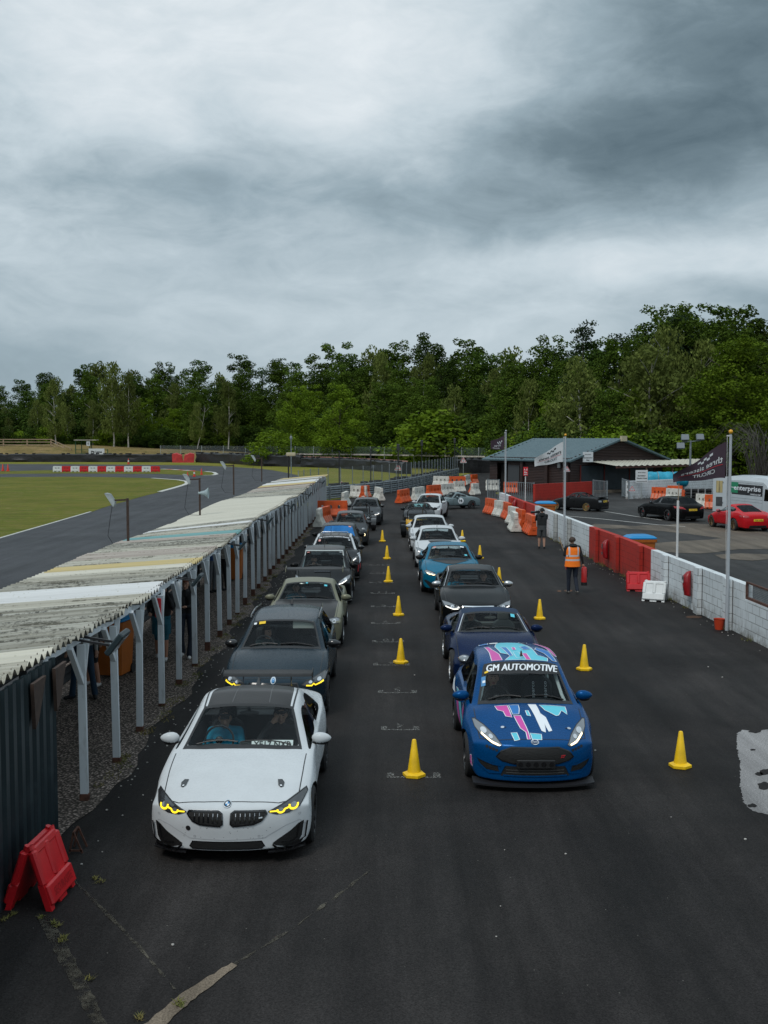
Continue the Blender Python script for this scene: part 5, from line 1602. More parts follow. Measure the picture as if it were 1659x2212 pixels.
# paddock
quad('paddock',[(8.3,-5),(9.50,0),(8.4,44),(8.1,58),(7.5,72),(8.6,80),(10.4,100),(40,125),(75,90),(60,-5)],'paddock_asphalt',0.010)
pz=lambda name,L_,m_,z,amp=0.15,st=0.8,seed=3:quad(name,rough_poly(wp_(L_),amp,st,seed),m_,z)
pz('brown_patch',[(1385,1136),(1500,1131),(1560,1136),(1620,1146),(1700,1156),(1700,1178),(1640,1180),(1590,1166),(1530,1160),(1450,1150),(1330,1141)],'brown_asphalt',0.016)
pz('brown_patch',[(1395,1176),(1500,1168),(1600,1160),(1700,1168),(1700,1186),(1600,1188),(1510,1196),(1420,1192)],'brown_asphalt',0.019,seed=5)
pz('brown_patch',[(1540,1200),(1600,1196),(1700,1200),(1700,1208),(1620,1212),(1560,1208)],'brown_asphalt',0.022,seed=6)
pz('brown_patch',[(1285,1132),(1400,1139),(1330,1143),(1260,1140)],'brown_asphalt',0.0225,0.06,seed=7)
ribbon('painted_line',wp_([(1165,1110),(1300,1121.5),(1420,1134),(1480,1138)]),0.10,'line_white',0.018)
ribbon('painted_line',wp_([(1300,1104),(1380,1117),(1430,1124)]),0.08,'line_white',0.018)
# pale dry patch on the right of the foreground
dp=[(1592,1586),(1604,1579),(1632,1581),(1655,1578),(1720,1580),(1760,1760),(1700,1790),(1659,1762),(1625,1754),(1606,1735),(1598,1700),(1600,1650),(1592,1620)]
quad('dry_patch',rough_poly(wp_(dp),0.014,0.035,4),'dry_asphalt',0.016)
rnd=random .Random(3)
for cx,cy,rx,ry in((1632,1582,14,4),(1640,1674,9,4),(1625,1675+68,10,4),(1655,1670,16,7),(1650,1700,14,9),(1626,1622,6,2)):
 pts=[(cx+rx*math .cos(a)*rnd .uniform(.7,1.2),cy+ry*math .sin(a)*rnd .uniform(.7,1.2)) for a in[2*math .pi*i/12 for i in range(12)]]
 quad('oil_spot',wp_(pts),'asphalt',0.020)
 # broken concrete strip at the bottom left, weedy joint lines
def strip_pts(L_):return wp_(L_)
quad('concrete_strip',rough_poly(wp_([(290,2235),(392,2151),(500,2083),(512,2091),(402,2176),(340,2235)]),0.010,0.06,9),'worn_concrete',0.020)
wj=asphalt('worn_joint',(0.12,0.11,0.088),0.6,2.0,0.05,(0.05,0.046,0.038))
kk=NB('tmp_nb');kk .m=wj;kk .t=wj .node_tree;kk .b=kk .t .nodes['Principled BSDF'];kk .tc=[n for n in kk .t .nodes if n .type=='TEX_COORD'][0]
kk .lk(kk .step(kk .noise(7,6,.75),.42,.60),kk .b .inputs['Alpha'])
quad('concrete_joint',rough_poly(wp_([(500,2085),(560,2051),(640,2001),(720,1941),(780,1896),(800,1881),(803,1881),(722,1944),(642,2004),(563,2056),(505,2092)]),0.022,0.12,10),'worn_joint',0.018)
quad('concrete_joint',rough_poly(wp_([(78,1982),(110,1978),(140,2035),(185,2120),(238,2230),(208,2230),(165,2150),(118,2060)]),0.012,0.08,12),'worn_joint',0.018)
quad('concrete_joint',rough_poly(wp_([(158,1905),(163,1905),(215,1955),(270,2012),(330,2078),(382,2140),(376,2141),(322,2080),(262,2013),(205,1955)]),0.010,0.10,13),'worn_joint',0.018)
mat('clod',(0.22,0.20,0.17),0.9)
# painted grid slots with numbers facing the drivers
k=NB('worn_paint')
nz=k .step(k .noise(45,3,0.6),0.48,0.64)
k .b .inputs['Specular IOR Level'].default_value=0.2
k .lk(nz,k .b .inputs['Alpha']);k .out((0.28,0.28,0.265),0.8)
slots=[(1681,836,952,'3'),(1578,823,906,'4'),(1498,816,901,'5'),(1438,806,885,'6'),(1388,804,873,'10'),(1348,801,865,'9'),(1312,801,857,'8'),(1283,800,853,'11'),(1260,797,850,'12'),(1240,799,845,'13'),(1222,798,842,'14')]
for v_,u0,u1,num in slots:
 a,b=G(u0,v_),G(u1,v_)
 mb=MB();y=(a .y+b .y)/2
 mb .add([(a .x,y-.035,0.017),(b .x,y-.035,0.017),(b .x,y+.025,0.017),(a .x,y+.025,0.017)],[(0,1,2,3)])
 for xx_,s in((a .x,1),(b .x,-1)):
  mb .add([(xx_,y-.035,0.0185),(xx_+s*.10,y-.035,0.0185),(xx_+s*.10,y+.20,0.0185),(xx_,y+.20,0.0185)],[(0,1,2,3)])
 text_on(mb,num,lambda p,q:((a .x+b .x)/2-p,y+0.26-q,0.0175),0.13*len(num),0.30,0,bold=0.0)
 o=mb .build('grid_marking',MATS['worn_paint'],smooth=False);tag(o,kind='structure')
 # rust stain on the tarmac
asphalt('rust_stain',(0.16,0.075,0.04),0.6,0.5,0.2,(0.05,0.03,0.02))
for cx,cy,rx,ry in((1228,1277,9,2.5),(1208,1278,5,1.5),(1500,1334,16,3)):
 quad('rust_stain',wp_([(cx+rx*math .cos(a)*rnd .uniform(.7,1.2),cy+ry*math .sin(a)*rnd .uniform(.7,1.2)) for a in[2*math .pi*i/12 for i in range(12)]]),'rust_stain',0.015)
 # grassy bank beyond the tyre wall
mb=MB();cols=[-140+6*i for i in range(24)];prof=[(222,0),(226,.3),(231,2.3),(238,2.9),(252,3.0),(262,3.0),(300,3.0)]
V_=[]
for x in cols:
 for y,z in prof:
  kx=1-max(0,(x+55)/45) if x>-55 else 1
  kx=max(0.15,min(1,kx))*(1.0+0.12*math .sin(x*.15))
  V_ .append((x,y+2*math .sin(x*.11),z*kx-0.02+(0.25*math .sin(x*.7) if 1<z<2.7 else 0)))
n_=len(prof)
mb .add(V_,[(i*n_+j,(i+1)*n_+j,(i+1)*n_+j+1,i*n_+j+1) for i in range(len(cols)-1) for j in range(n_-1)])
o=mb .build('grass_bank',MATS['bank_grass']);tag(o,kind='structure')
# rough ground under the wood on the right
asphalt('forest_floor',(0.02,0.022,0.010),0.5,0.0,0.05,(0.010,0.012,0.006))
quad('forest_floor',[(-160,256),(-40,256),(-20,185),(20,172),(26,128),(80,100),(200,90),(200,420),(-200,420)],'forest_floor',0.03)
def weeds(name,spots,m,n=40,h=0.10,r=0.16,label=None,seed=1):
 rd=random .Random(seed);mb=MB()
 for x,y in spots:
  rr_=r*rd .uniform(.5,1.3)
  for k in range(int(n*rd .uniform(.5,1.2))):
   a=rd .uniform(0,6.283);q=rr_*math .sqrt(rd .random());px,py=x+q*math .cos(a),y+q*math .sin(a)*1.6
   hh=h*rd .uniform(.3,1.2);w=0.007;lx,ly=rd .uniform(-.05,.05),rd .uniform(-.05,.05);b=rd .uniform(0,3.14)
   mb .add([(px-w*math .cos(b),py-w*math .sin(b),0.02),(px+w*math .cos(b),py+w*math .sin(b),0.02),(px+lx,py+ly,0.02+hh)],[(0,1,2)])
 o=mb .build(name,m,smooth=False,recalc=False);tag(o,label,'weeds',kind='stuff');return o
kk=NB('weed_mat');kk .out(kk .mix(kk .step(kk .noise(2.0,4),.35,.65),(0.09,0.12,0.02),(0.20,0.15,0.05)),0.9)
post_ys=[14.4+1.72*i for i in range(37)]
weeds('weed_tufts',[(-3.88,y) for y in post_ys[1:]]+[(-3.85+random .uniform(-.1,.12),y) for y in[15+.45*i for i in range(135)] if random .random()<.35],MATS['weed_mat'],60,.05,.15,'low weeds along the gravel edge at the feet of the shelter posts')
wallx=lambda y:9.45-0.0285*y
weeds('wall_weeds',[(wallx(y)-.10,y) for y in[25+.5*i for i in range(60)] if random .random()<.45]+[(wallx(y)-.12,y) for y in(37,37.4,38.2,41,41.4)],MATS['weed_mat'],24,.12,.12,'thin weeds along the foot of the painted block wall',2)
weeds('joint_weeds',[(G(*p).x,G(*p).y) for p in((116,1998),(125,2004),(137,2030),(135,2035),(192,2120),(385,2172),(392,2176),(300,2205),(30,1955),(25,1980),(206,1902),(216,1908),(88,1985),(10,1990))],MATS['weed_mat'],40,.03,.035,'small green weeds growing in the joints of the foreground tarmac',3)
# loose stones and litter
mb=MB();rd=random .Random(8)
for i in range(230):
 if i<150:x,y=-3.7+abs(rd .gauss(0,.25)),rd .uniform(12,40)
 elif i<210:y=rd .uniform(24,50);x=wallx(y)-.1-abs(rd .gauss(0,.25))
 else:x,y=rd .uniform(-3,7),rd .uniform(8,24)
 s=rd .uniform(.008,.02);mb .ell((x,y,.014+s*.4),(s,s*.8,s*.6),5,3)
o=mb .build('loose_stones',mat('stone_pale',(.45,.43,.40),.9),smooth=False);tag(o,'loose pale stones scattered over the tarmac','stones',kind='stuff')
# ============================================================ shelter along the left
k=NB('grey_paint_wood')
k .out(k .mix(k .step(k .noise(6,6,.7,sc=(1,1,.3)),.55,.8),(0.56,0.60,0.63),(0.30,0.30,0.30)),0.6)
mat('rust',(0.085,0.035,0.022),0.85,var=0.5,vscale=14)
mat('rust_pole',(0.05,0.03,0.022),0.8,var=0.4,vscale=10)
def sheet_mat(name,base,moss,amount,streak=0.25):
 k=NB(name)
 n=k .noise(1.6,7,0.75,sc=(.55,2.8,1));n2_=k .noise(16,4,0.7);n3_=k .noise(1.0,5,0.7,sc=(0.10,7.0,1))
 f=k .math('ADD',n,k .math('MULTIPLY',k .math('SUBTRACT',n2_,0.5),0.5))
 c=k .mix(k .step(f,0.62-amount,0.72-amount),base,moss)
 c=k .mix(k .step(n3_,0.40,0.62,0.0,streak*1.7),c,(0.10,0.09,0.06))
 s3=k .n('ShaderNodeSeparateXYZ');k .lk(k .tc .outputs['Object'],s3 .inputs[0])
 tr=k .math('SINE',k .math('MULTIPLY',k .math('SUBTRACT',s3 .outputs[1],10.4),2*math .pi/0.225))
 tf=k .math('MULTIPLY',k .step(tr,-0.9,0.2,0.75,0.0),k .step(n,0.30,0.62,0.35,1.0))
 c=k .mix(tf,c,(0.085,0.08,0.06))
 dots=k .step(k .voro(9.0),0.10,0.18,1.0,0.0)
 c=k .mix(k .math('MULTIPLY',dots,0.5),c,(0.35,0.34,0.26))
 k .b .inputs['Specular IOR Level'].default_value=0.3
 return k .out(c,0.6)
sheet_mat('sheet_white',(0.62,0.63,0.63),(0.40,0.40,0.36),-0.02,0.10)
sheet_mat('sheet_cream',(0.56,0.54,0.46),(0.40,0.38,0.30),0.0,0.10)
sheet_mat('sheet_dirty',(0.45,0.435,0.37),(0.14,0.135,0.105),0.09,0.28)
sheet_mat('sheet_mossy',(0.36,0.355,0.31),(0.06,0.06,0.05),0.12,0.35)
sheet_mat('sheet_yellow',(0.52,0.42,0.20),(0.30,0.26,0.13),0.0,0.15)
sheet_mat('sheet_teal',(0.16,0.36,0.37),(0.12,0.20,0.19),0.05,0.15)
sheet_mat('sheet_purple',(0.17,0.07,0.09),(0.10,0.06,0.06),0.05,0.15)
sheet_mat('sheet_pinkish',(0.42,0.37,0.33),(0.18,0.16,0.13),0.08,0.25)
shelter=thing('spectator_shelter','long open shelter with corrugated patchwork roof on grey posts, left of the queue','shelter',(-5.4,44,0))
def par(o,root):
 o .parent=root;o .location=o .location-root .location;return o
Y0,Y1=10.4,77.3
def eave(y):return 2.17+0.05*math .sin(y*0.21)+0.03*math .sin(y*0.55+1)
XE,XB=-4.02,-7.18
rnd=random .Random(11)
def sheet_kind(y):
 tab=[(12.0,'dirty'),(13.3,'cream'),(15.4,'mossy'),(15.8,'white'),(17.6,'mossy'),(18.3,'dirty'),(20.0,'white'),(21.2,'mossy'),(22.0,'dirty'),(22.6,'cream'),(23.8,'yellow'),(24.4,'dirty'),(25.0,'white'),(26.3,'pinkish'),(27.5,'dirty'),
 (29.3,'mossy'),(30.2,'pinkish'),(30.9,'teal'),(31.8,'dirty'),(32.6,'mossy'),(33.6,'white'),(34.6,'mossy'),(50.5,'cream'),(52.5,'mossy'),(55,'dirty'),(57,'mossy'),(60,'pinkish'),(61.5,'dirty'),(63,'purple'),(64,'yellow'),(67,'white'),(69,'mossy'),(71,'white'),(73,'pinkish'),(75.5,'dirty'),(99,'yellow')]
 for a,b in tab:
  if y<a:return b
y=Y0;pitch=0.225;nrow=4
while y<Y1:
 w_=pitch*nrow
 if y>34.6 and y<49:w_=pitch*8
 kd=sheet_kind(y+.5*w_);mb=MB();n=int(round(w_/pitch))*8
 lift=rnd .uniform(0,.012);sh=rnd .uniform(-.06,.06)
 V_=[];cols=8
 for i in range(n+3):
  yy=y+i*pitch/8;c=0.045*math .sin(2*math .pi*(yy-Y0)/pitch)
  for j in range(cols+1):
   t=j/cols;x=XE+sh+.05+(XB-XE)*t;z=eave(yy)+(1.90+0.04*math .sin(yy*.3)-eave(yy))*t
   V_ .append((x,yy,z+c+lift+0.03))
 C_=cols+1
 F_=[(i*C_+j,i*C_+j+1,(i+1)*C_+j+1,(i+1)*C_+j) for i in range(n+2) for j in range(cols)]
 mb .add(V_,F_)
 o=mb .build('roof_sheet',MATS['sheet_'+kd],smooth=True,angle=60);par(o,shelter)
 y+=w_
 # eave beam, back beam, rafters
mb=MB()
yy=13.0
while yy<Y1:
 a,b=yy,min(yy+1.72,Y1)
 mb .beam((-4.06,a,eave(a)-.05),(-4.06,b,eave(b)-.05),.05,.11)
 yy+=1.72
par(mb .build('eave_beam',MATS['grey_paint_wood'],smooth=False),shelter)
mb=MB()
for yp in post_ys:mb .beam((-4.06,yp+.02,eave(yp)-.06),(-7.05,yp+.02,1.84),.05,.08)
par(mb .build('rafters',MATS['rust_pole'],smooth=False),shelter)
mb=MB()
for i,yp in enumerate([Y0+pitch*(j+.25) for j in range(int((Y1-Y0)/pitch))]):
 mb .cyl((XE+.01,yp,eave(yp)+.05),(XE+.01,yp,eave(yp)+.095),.010,.004,5)
tag(par(mb .build('roof_fixings',MATS['rust_pole'],smooth=False),shelter),kind='stuff')
for i,yp in enumerate(post_ys):
 if yp>Y1:break
 mb=MB();ez=eave(yp)-.10;x=-3.96-.04*(yp>40);lean=rnd .uniform(-.02,.02)
 foot=rnd .uniform(.04,.22)
 mb .loft([[(x-.05+lean,yp-.035,foot),(x+.05+lean,yp-.035,foot),(x+.05+lean,yp+.035,foot),(x-.05+lean,yp+.035,foot)],
 [(x-.055,yp-.035,ez),(x+.045,yp-.035,ez),(x+.045,yp+.035,ez),(x-.055,yp+.035,ez)]])
 mb .beam((x,yp,ez-.52),(x-.04,yp-.42,ez+.04),.07,.06)
 mb .beam((x,yp,ez-.52),(x-.04,yp+.42,ez+.04),.07,.06)
 p=mb .build('post',MATS['grey_paint_wood'],smooth=False);par(p,shelter)
 fb=MB();fb .cbox(x-.06+lean,x+.06+lean,yp-.045,yp+.045,0,foot+.02,.008);f_=fb .build('post_foot',MATS['rust'],smooth=False)
 f_ .parent=p
 # dark sheeted end bay nearest the camera
k=NB('dark_sheet');k .out(k .mix(k .step(k .noise(3,6,.7),.5,.75),(0.010,0.022,0.028),(0.028,0.045,0.052)),0.45)
mb=MB();V_=[];n=0
yy=6.0
pr=[(0,0),(.03,0),(.06,-.045),(.15,-.045),(.18,0),(.23,0)]
while yy<12.95:
 for dy,dx in pr:
  if yy+dy<12.98:
   V_+=[(-3.87+dx,yy+dy,0.0),(-3.87+dx,yy+dy,eave(yy)+.0)];n+=1
 yy+=.25
mb .add(V_,[(2*i,2*i+2,2*i+3,2*i+1) for i in range(n-1)])
mb .box(-4.0,-3.91,12.90,12.98,0,2.1)
par(mb .build('end_cladding',MATS['dark_sheet'],smooth=False),shelter)
for y_ in(11.95,12.75):
 mb=MB();mb .prism([(y_-.0,1.62),(y_+.12,1.70),(y_+.40,2.13),(y_-.05,2.13)],-3.80,-3.84,'yz')
 par(mb .build('torn_felt',MATS['rust_pole'],smooth=False),shelter)
 # slatted rear rail
k=NB('galv');k .b .inputs['Metallic'].default_value=.35
k .out(k .mix(k .step(k .noise(4,5,.7),.4,.75),(0.16,0.19,0.21),(0.30,0.33,0.34)),0.5)
def rail_profile(z):return[(0.0,z-.155),(.03,z-.13),(.075,z-.08),(.02,z),(.075,z+.08),(.03,z+.13),(0,z+.155)]
def armco(name,pts,label,zs,post_step,group=None,ph=1.1,mesh_h=0,cat='barrier',facing=1,mt='galv'):
 root=thing(name,label,cat,(pts[0][0],pts[0][1],0),group=group)
 P_=[Vector((a,b,0)) for a,b in pts];ln_=[0]
 for a,b in zip(P_,P_[1:]):ln_ .append(ln_[-1]+(b-a).length)
 def at(s):
  for i in range(len(P_)-1):
   if s<=ln_[i+1]+1e-6:
    t=(s-ln_[i])/max(ln_[i+1]-ln_[i],1e-6);d=(P_[i+1]-P_[i]).normalized();return P_[i].lerp(P_[i+1],t),d
 tot=ln_[-1]
 for z in zs:
  mb=MB();rings=[];s=0
  while s<=tot:
   p,d=at(s);nn=Vector((d .y,-d .x,0))*facing
   rings .append([tuple(p+nn*(.06+a)+Vector((0,0,b))) for a,b in rail_profile(z)]);s+=post_step
  mb .loft(rings,closed=False,cap=False);o=mb .build('rail',MATS[mt]);par(o,root)
 s=0
 while s<=tot:
  p,d=at(s);mb=MB();nn=Vector((d .y,-d .x,0))*facing
  mb .beam(tuple(p+nn*.16),tuple(p+nn*.16+Vector((0,0,ph))),.12,.06)
  if mesh_h:mb .beam(tuple(p),tuple(p+Vector((0,0,mesh_h))),.06,.06)
  par(mb .build('post',MATS[mt],smooth=False),root);s+=post_step
 if mesh_h:
  mb=MB();pp=[];s=0
  while s<=tot:pp .append(at(s)[0]);s+=post_step
  for a,b in zip(pp,pp[1:]):
   mb .add([tuple(a+Vector((0,0,ph*.8))),tuple(b+Vector((0,0,ph*.8))),tuple(b+Vector((0,0,mesh_h-.05))),tuple(a+Vector((0,0,mesh_h-.05)))],[(0,1,2,3)])
  par(mb .build('wire_mesh',MATS['wire_mesh'],smooth=False),root)
 return root
def mesh_mat(name,alpha,col):
 m=bpy .data .materials .new(name);m .use_nodes=True;t=m .node_tree;b=t .nodes['Principled BSDF']
 b .inputs['Base Color'].default_value=(*col,1);b .inputs['Alpha'].default_value=alpha;b .inputs['Roughness'].default_value=.6
 MATS[name]=m
mesh_mat('wire_mesh',0.22,(0.20,0.23,0.24));mesh_mat('green_mesh',0.30,(0.10,0.14,0.12))
mat('dark_slat',(0.05,0.055,0.06),0.7,var=.4,vscale=3)
armco('crash_rail',[(-6.1,12.9),(-6.1,76)],'dark crash rail behind the gravel under the shelter',(.30,.66,1.02),1.72,ph=1.28,mt='dark_slat')
arm=[(-6.0,77.8),(-5.6,81),(-4.6,85.0),(-2.6,89.0),(-.5,93.7),(1.1,98.5),(2.5,104),(4.0,111),(5.6,119),(7.4,128),(9.0,136)]
armco('crash_rail',arm,'long curving silver crash rail topped with tall wire fencing',(.20,.55,.90),2.0,ph=1.12,mesh_h=2.5)
# rows of tyres and sheeting behind that rail
mat('black_sheet',(0.010,0.010,0.012),0.5,var=.5,vscale=2,bump=.5,bscale=3,bdist=.1)
mat('tyre_pile',(0.014,0.014,0.015),0.8,var=.5,vscale=3)
def tyre_wall(name,pts,h,w,label,seed=1,capm=None,cat='tyre wall',step=1.1):
 rd=random .Random(seed);P_=[];
 for(x0,y0),(x1,y1) in zip(pts,pts[1:]):
  n=max(1,int(math .hypot(x1-x0,y1-y0)/step))
  P_+=[(x0+(x1-x0)*k_/n,y0+(y1-y0)*k_/n) for k_ in range(n)]
 P_ .append(pts[-1]);root=thing(name,label,cat,(pts[0][0],pts[0][1],0))
 mb=MB();rings=[]
 for i,(x,y) in enumerate(P_):
  a=P_[max(0,i-1)];b=P_[min(len(P_)-1,i+1)];dx,dy=b[0]-a[0],b[1]-a[1];l=math .hypot(dx,dy);nx,ny=-dy/l,dx/l
  hh=h*(1+rd .uniform(-.05,.05));b0=rd .uniform(-.18,.18);b1=rd .uniform(-.15,.15)
  if i%4==0:b0-=.12;hh*=.96
  f=lambda o,z:(x-nx*o,y-ny*o,z)
  rings .append([f(-w/2,0),f(-w/2,hh*.9),f(-w*.3,hh),f(w*.3,hh*.99),f(w/2,hh*.88),f(w/2+b1,hh*.55),f(w/2+.08+b0,hh*.25),f(w/2+.02,0)])
 mb .loft(rings);par(mb .build('sheeting',MATS['black_sheet'],angle=30),root)
 tb=MB()
 for i,(x,y) in enumerate(P_):
  if rd .random()<.6:
   tb .lathe([(.16,0),(.30,0),(.33,.05),(.33,.15),(.30,.2),(.16,.2)],(x+rd .uniform(-.3,.3),y+rd .uniform(-.3,.3),h*.97),10)
 par(tb .build('loose_tyres',MATS['tyre_pile']),root)
 if capm:
  mb=MB()
  for a,b in zip(P_,P_[1:]):mb .beam((a[0],a[1],h+.12),(b[0],b[1],h+.12),.10,.12)
  par(mb .build('top_rail',MATS[capm],smooth=False),root)
 return root
pts=wp_([(-260,997),(0,998),(200,998),(392,998.5)])
tyre_wall('tyre_wall',[(x,y) for x,y in pts],1.6,1.0,'black sheeted tyre wall across the far left of the track',1)
pts=wp_([(428,998.8),(500,1001.5),(576,1007),(653,1008.6)])
tyre_wall('tyre_wall',pts,1.9,1.0,'black sheeted tyre wall behind the far bend, right of the red banners',2)
mat('rail_white',(.42,.38,.34),.7,var=.4,vscale=2);mat('rail_reddish',(.38,.20,.17),.7,var=.5,vscale=.5)
pts=wp_([(655,1008.7),(731,1011),(792,1015.5),(845,1020),(880,1024)])
tyre_wall('tyre_wall',pts,1.55,1.2,'sheeted tyre wall with a red and white top rail beyond the wire fence',3,'rail_reddish')
pts=[(9.5,150),(14,151),(19,151),(24,148)]
tyre_wall('tyre_wall',pts,2.0,1.0,'black sheeted tyre wall left of the brown hut',4)
pts=[(-5.9,86.6),(-4.2,90),(-1.6,95),(.2,100),(1.6,106),(3.2,113),(5.0,121),(7.0,131)]
tyre_wall('tyre_wall',pts,.9,1.0,'low dark tyre wall just behind the silver crash rail',5)
# outer boundary fence on a pale rail
def mesh_fence(name,label,pts,zb,h,step,postm,meshm,railm=None,base=0,group=None):
 root=thing(name,label,'fence',(pts[0][0],pts[0][1],0),group=group)
 P_=[Vector((a,b,0)) for a,b in pts];all_=[]
 for a,b in zip(P_,P_[1:]):
  n=max(1,round((b-a).length/step));all_+=[a .lerp(b,k_/n) for k_ in range(n)]
 all_ .append(P_[-1])
 for p in all_:
  mb=MB();mb .beam((p .x,p .y,base),(p .x,p .y,zb+h),.09,.09);par(mb .build('post',MATS[postm],smooth=False),root)
 mb=MB()
 for a,b in zip(all_,all_[1:]):mb .add([(a .x,a .y,zb),(b .x,b .y,zb),(b .x,b .y,zb+h-.05),(a .x,a .y,zb+h-.05)],[(0,1,2,3)])
 par(mb .build('wire_mesh',MATS[meshm],smooth=False),root)
 if railm:
  mb=MB()
  for a,b in zip(all_,all_[1:]):mb .beam((a .x,a .y-.08,zb),(b .x,b .y-.08,zb),.12,.22)
  par(mb .build('rail',MATS[railm],smooth=False),root)
 return root
mat('post_grey',(.30,.33,.33),.6,var=.3)
q=GY(560,979,190);w0=(q .x,q .y);q=GY(800,980,182);w1_=(q .x,q .y);q=GY(1072,986,160);w2_=(q .x,q .y)
mesh_fence('mesh_fence','green mesh fence on a pale rail in front of the wood',[w0,w1_,w2_],2.0,1.35,3.6,'post_grey','green_mesh','rail_white')
mesh_fence('mesh_fence','low wire fence along the top of the brown bank',[(-46,229),(-22,212)],1.6,1.6,6,'post_grey','wire_mesh')
def bank_rail():
 root=thing('timber_fence','timber post and rail fence with sloping handrail on the bank','fence',(-74,234,0));mt=mat('pale_timber',(.33,.24,.16),.8,var=.2,vscale=2)
 A=[(-95,2.7),(-90,2.7),(-85,2.7),(-80,2.7),(-75,2.7),(-70,2.7)]
 for x,z in A:
  mb=MB();mb .beam((x,234,0),(x,234,z+1.75),.22,.22);par(mb .build('post',mt,smooth=False),root)
 for dz in(.55,1.15,1.7):
  mb=MB();mb .beam((-96,233.85,2.7+dz),(-70,233.85,2.7+dz),.06,.16);mb .beam((-70,233.85,2.7+dz),(-64.5,229,.9+dz),.06,.16);par(mb .build('rail',mt,smooth=False),root)
 for t in(.33,.66,1):
  mb=MB();x,y,z=-70+5.5*t,234-5*t,2.7-1.8*t;mb .beam((x,y,0),(x,y,z+1.7),.2,.2);par(mb .build('post',mt,smooth=False),root)
bank_rail()
def marshal_post():
 p=GY(184,990,226);root=thing('marshal_post','green framed marshal stand with white roof on the bank','stand',(p .x,p .y,0));mt=mat('dark_green',(.01,.07,.03),.6)
 mb=MB();z0=.8
 for x,y,h in((-1.9,0,4.2),(-1.0,1.2,4.2),(1.0,0,4.2),(1.0,1.2,4.2),(2.6,0,2.4),(4.6,0,2.4)):mb .beam((x,y,0),(x,y,h),.14,.14)
 for z in(1.0,1.6,2.3):mb .beam((-1.9,0,z),(1.0,0,z),.1,.1)
 for z in(1.6,2.3):mb .beam((1,0,z),(4.6,0,z),.1,.1)
 par(mb .build('frame',mt,smooth=False),root);
 for c in root .children:c .location=(0,0,0)
 r=MB();r .box(-2.1,2.4,-.5,1.6,4.2,4.35);o=r .build('roof',MATS['rail_white'],root,smooth=False)
 s=thing('lane_sign','white Pit Lane board on the green marshal stand','sign',(p .x+2.4,p .y-.25,1.5))
 b=MB();b .box(-1.6,1.6,-.04,0,-.1,1.05);b .build('board',mat('sign_white',(.6,.63,.65),.5),s,smooth=False)
 t=MB();text_on(t,'Pit Lane',lambda a,b_:(a,-.06,.40+b_),2.2,.42,0,bold=.04);t .build('lettering',MATS['ink'],s)
 n=thing('number_board','small white square board marked 8 under the marshal stand roof','sign',(p .x+.75,p .y-.3,3.1))
 b=MB();b .box(-.35,.35,-.03,0,0,.95);b .build('board',MATS['sign_white'],n,smooth=False);t=MB();text_on(t,'8',lambda a,b_:(a,-.05,.45+b_),.28,.45);t .build('lettering',MATS['ink'],n)
marshal_post()
# red banner covers on the gap of the tyre wall
mat('red_banner',(.42,.02,.02),.5,var=.3,vscale=2)
for(u,lbl,sx) in((385,'red banner cover left of the gap in the far tyre wall',1),(409,'crumpled red banner cover right of the gap in the far tyre wall',-1)):
 p=G(u,999);t=thing('barrier_cover',lbl,'cover',(p .x,p .y-.6,0));mb=MB()
 rings=[[(-1.0*sx,-.1,0),(-1.1*sx,.1,1.6),(-1.0*sx,.5,1.7),(-.9*sx,.6,0)],[(-.3*sx,-.25,0),(-.2*sx,-.1,1.75),(-.2*sx,.5,1.9),(-.2*sx,.6,0)],[(.4*sx,-.2,0),(.2*sx,-.15,1.5),(.2*sx,.4,1.7),(.3*sx,.6,0)],[(1.1*sx,-.1,0),(.8*sx,0,1.35),(.8*sx,.4,1.5),(1*sx,.5,0)]]
 mb .loft(rings);mb .build('cover',MATS['red_banner'],t)
s=thing('notice_sign','small red and white notice on the far tyre wall','sign',(G(364,998).x,G(364,998).y-.75,.8));b=MB();b .box(-.5,.5,0,.04,0,.8,0);b .box(-.42,.42,-.02,0,.45,.72,1);b .box(-.42,.42,-.02,0,.08,.3,1);b .build('board',[MATS['pink_pale'],MATS['red_vinyl']],s,smooth=False)
# ============================================================ painted block wall on the right
def block_mat(name,col,joint,dirt):
 k=NB(name)
 br=k .n('ShaderNodeTexBrick');mp=k .n('ShaderNodeMapping');sp_=k .n('ShaderNodeSeparateXYZ');cb=k .n('ShaderNodeCombineXYZ')
 k .lk(k .tc .outputs['Object'],sp_ .inputs[0]);k .lk(k .math('ADD',sp_ .outputs[1],sp_ .outputs[0]),cb .inputs[0]);k .lk(sp_ .outputs[2],cb .inputs[1])
 k .lk(cb .outputs[0],br .inputs['Vector'])
 br .inputs['Scale'].default_value=1.0;br .inputs['Brick Width'].default_value=.44;br .inputs['Row Height'].default_value=.215;br .inputs['Mortar Size'].default_value=.010
 br .inputs['Color1'].default_value=(*col,1);br .inputs['Color2'].default_value=(*[c*.9 for c in col],1);br .inputs['Mortar'].default_value=(*joint,1)
 jn=k .step(k .noise(1.3,5,.7),.40,.56)
 c=k .mix(jn,k .mix(.25,col,br .outputs['Color']),br .outputs['Color'])
 drip=k .step(k .noise(3.0,6,.7,sc=(3,3,.35)),.56,.74)
 c=k .mix(k .math('MULTIPLY',drip,.55),c,dirt)
 foot=k .step(sp_ .outputs[2],0.0,0.42,1.0,0.0)
 c=k .mix(k .math('MULTIPLY',foot,k .step(k .noise(4,5,.7),.38,.62)),c,dirt)
 k .bump(br .outputs['Fac'],-.4,.01)
 k .b .inputs['Specular IOR Level'].default_value=.25
 return k .out(c,.75)
block_mat('block_white',(.66,.70,.72),(.26,.27,.27),(.16,.15,.13))
block_mat('block_red',(.42,.034,.024),(.22,.02,.016),(.10,.04,.03))
block_mat('block_grime',(.42,.43,.42),(.08,.08,.075),(.10,.095,.08))
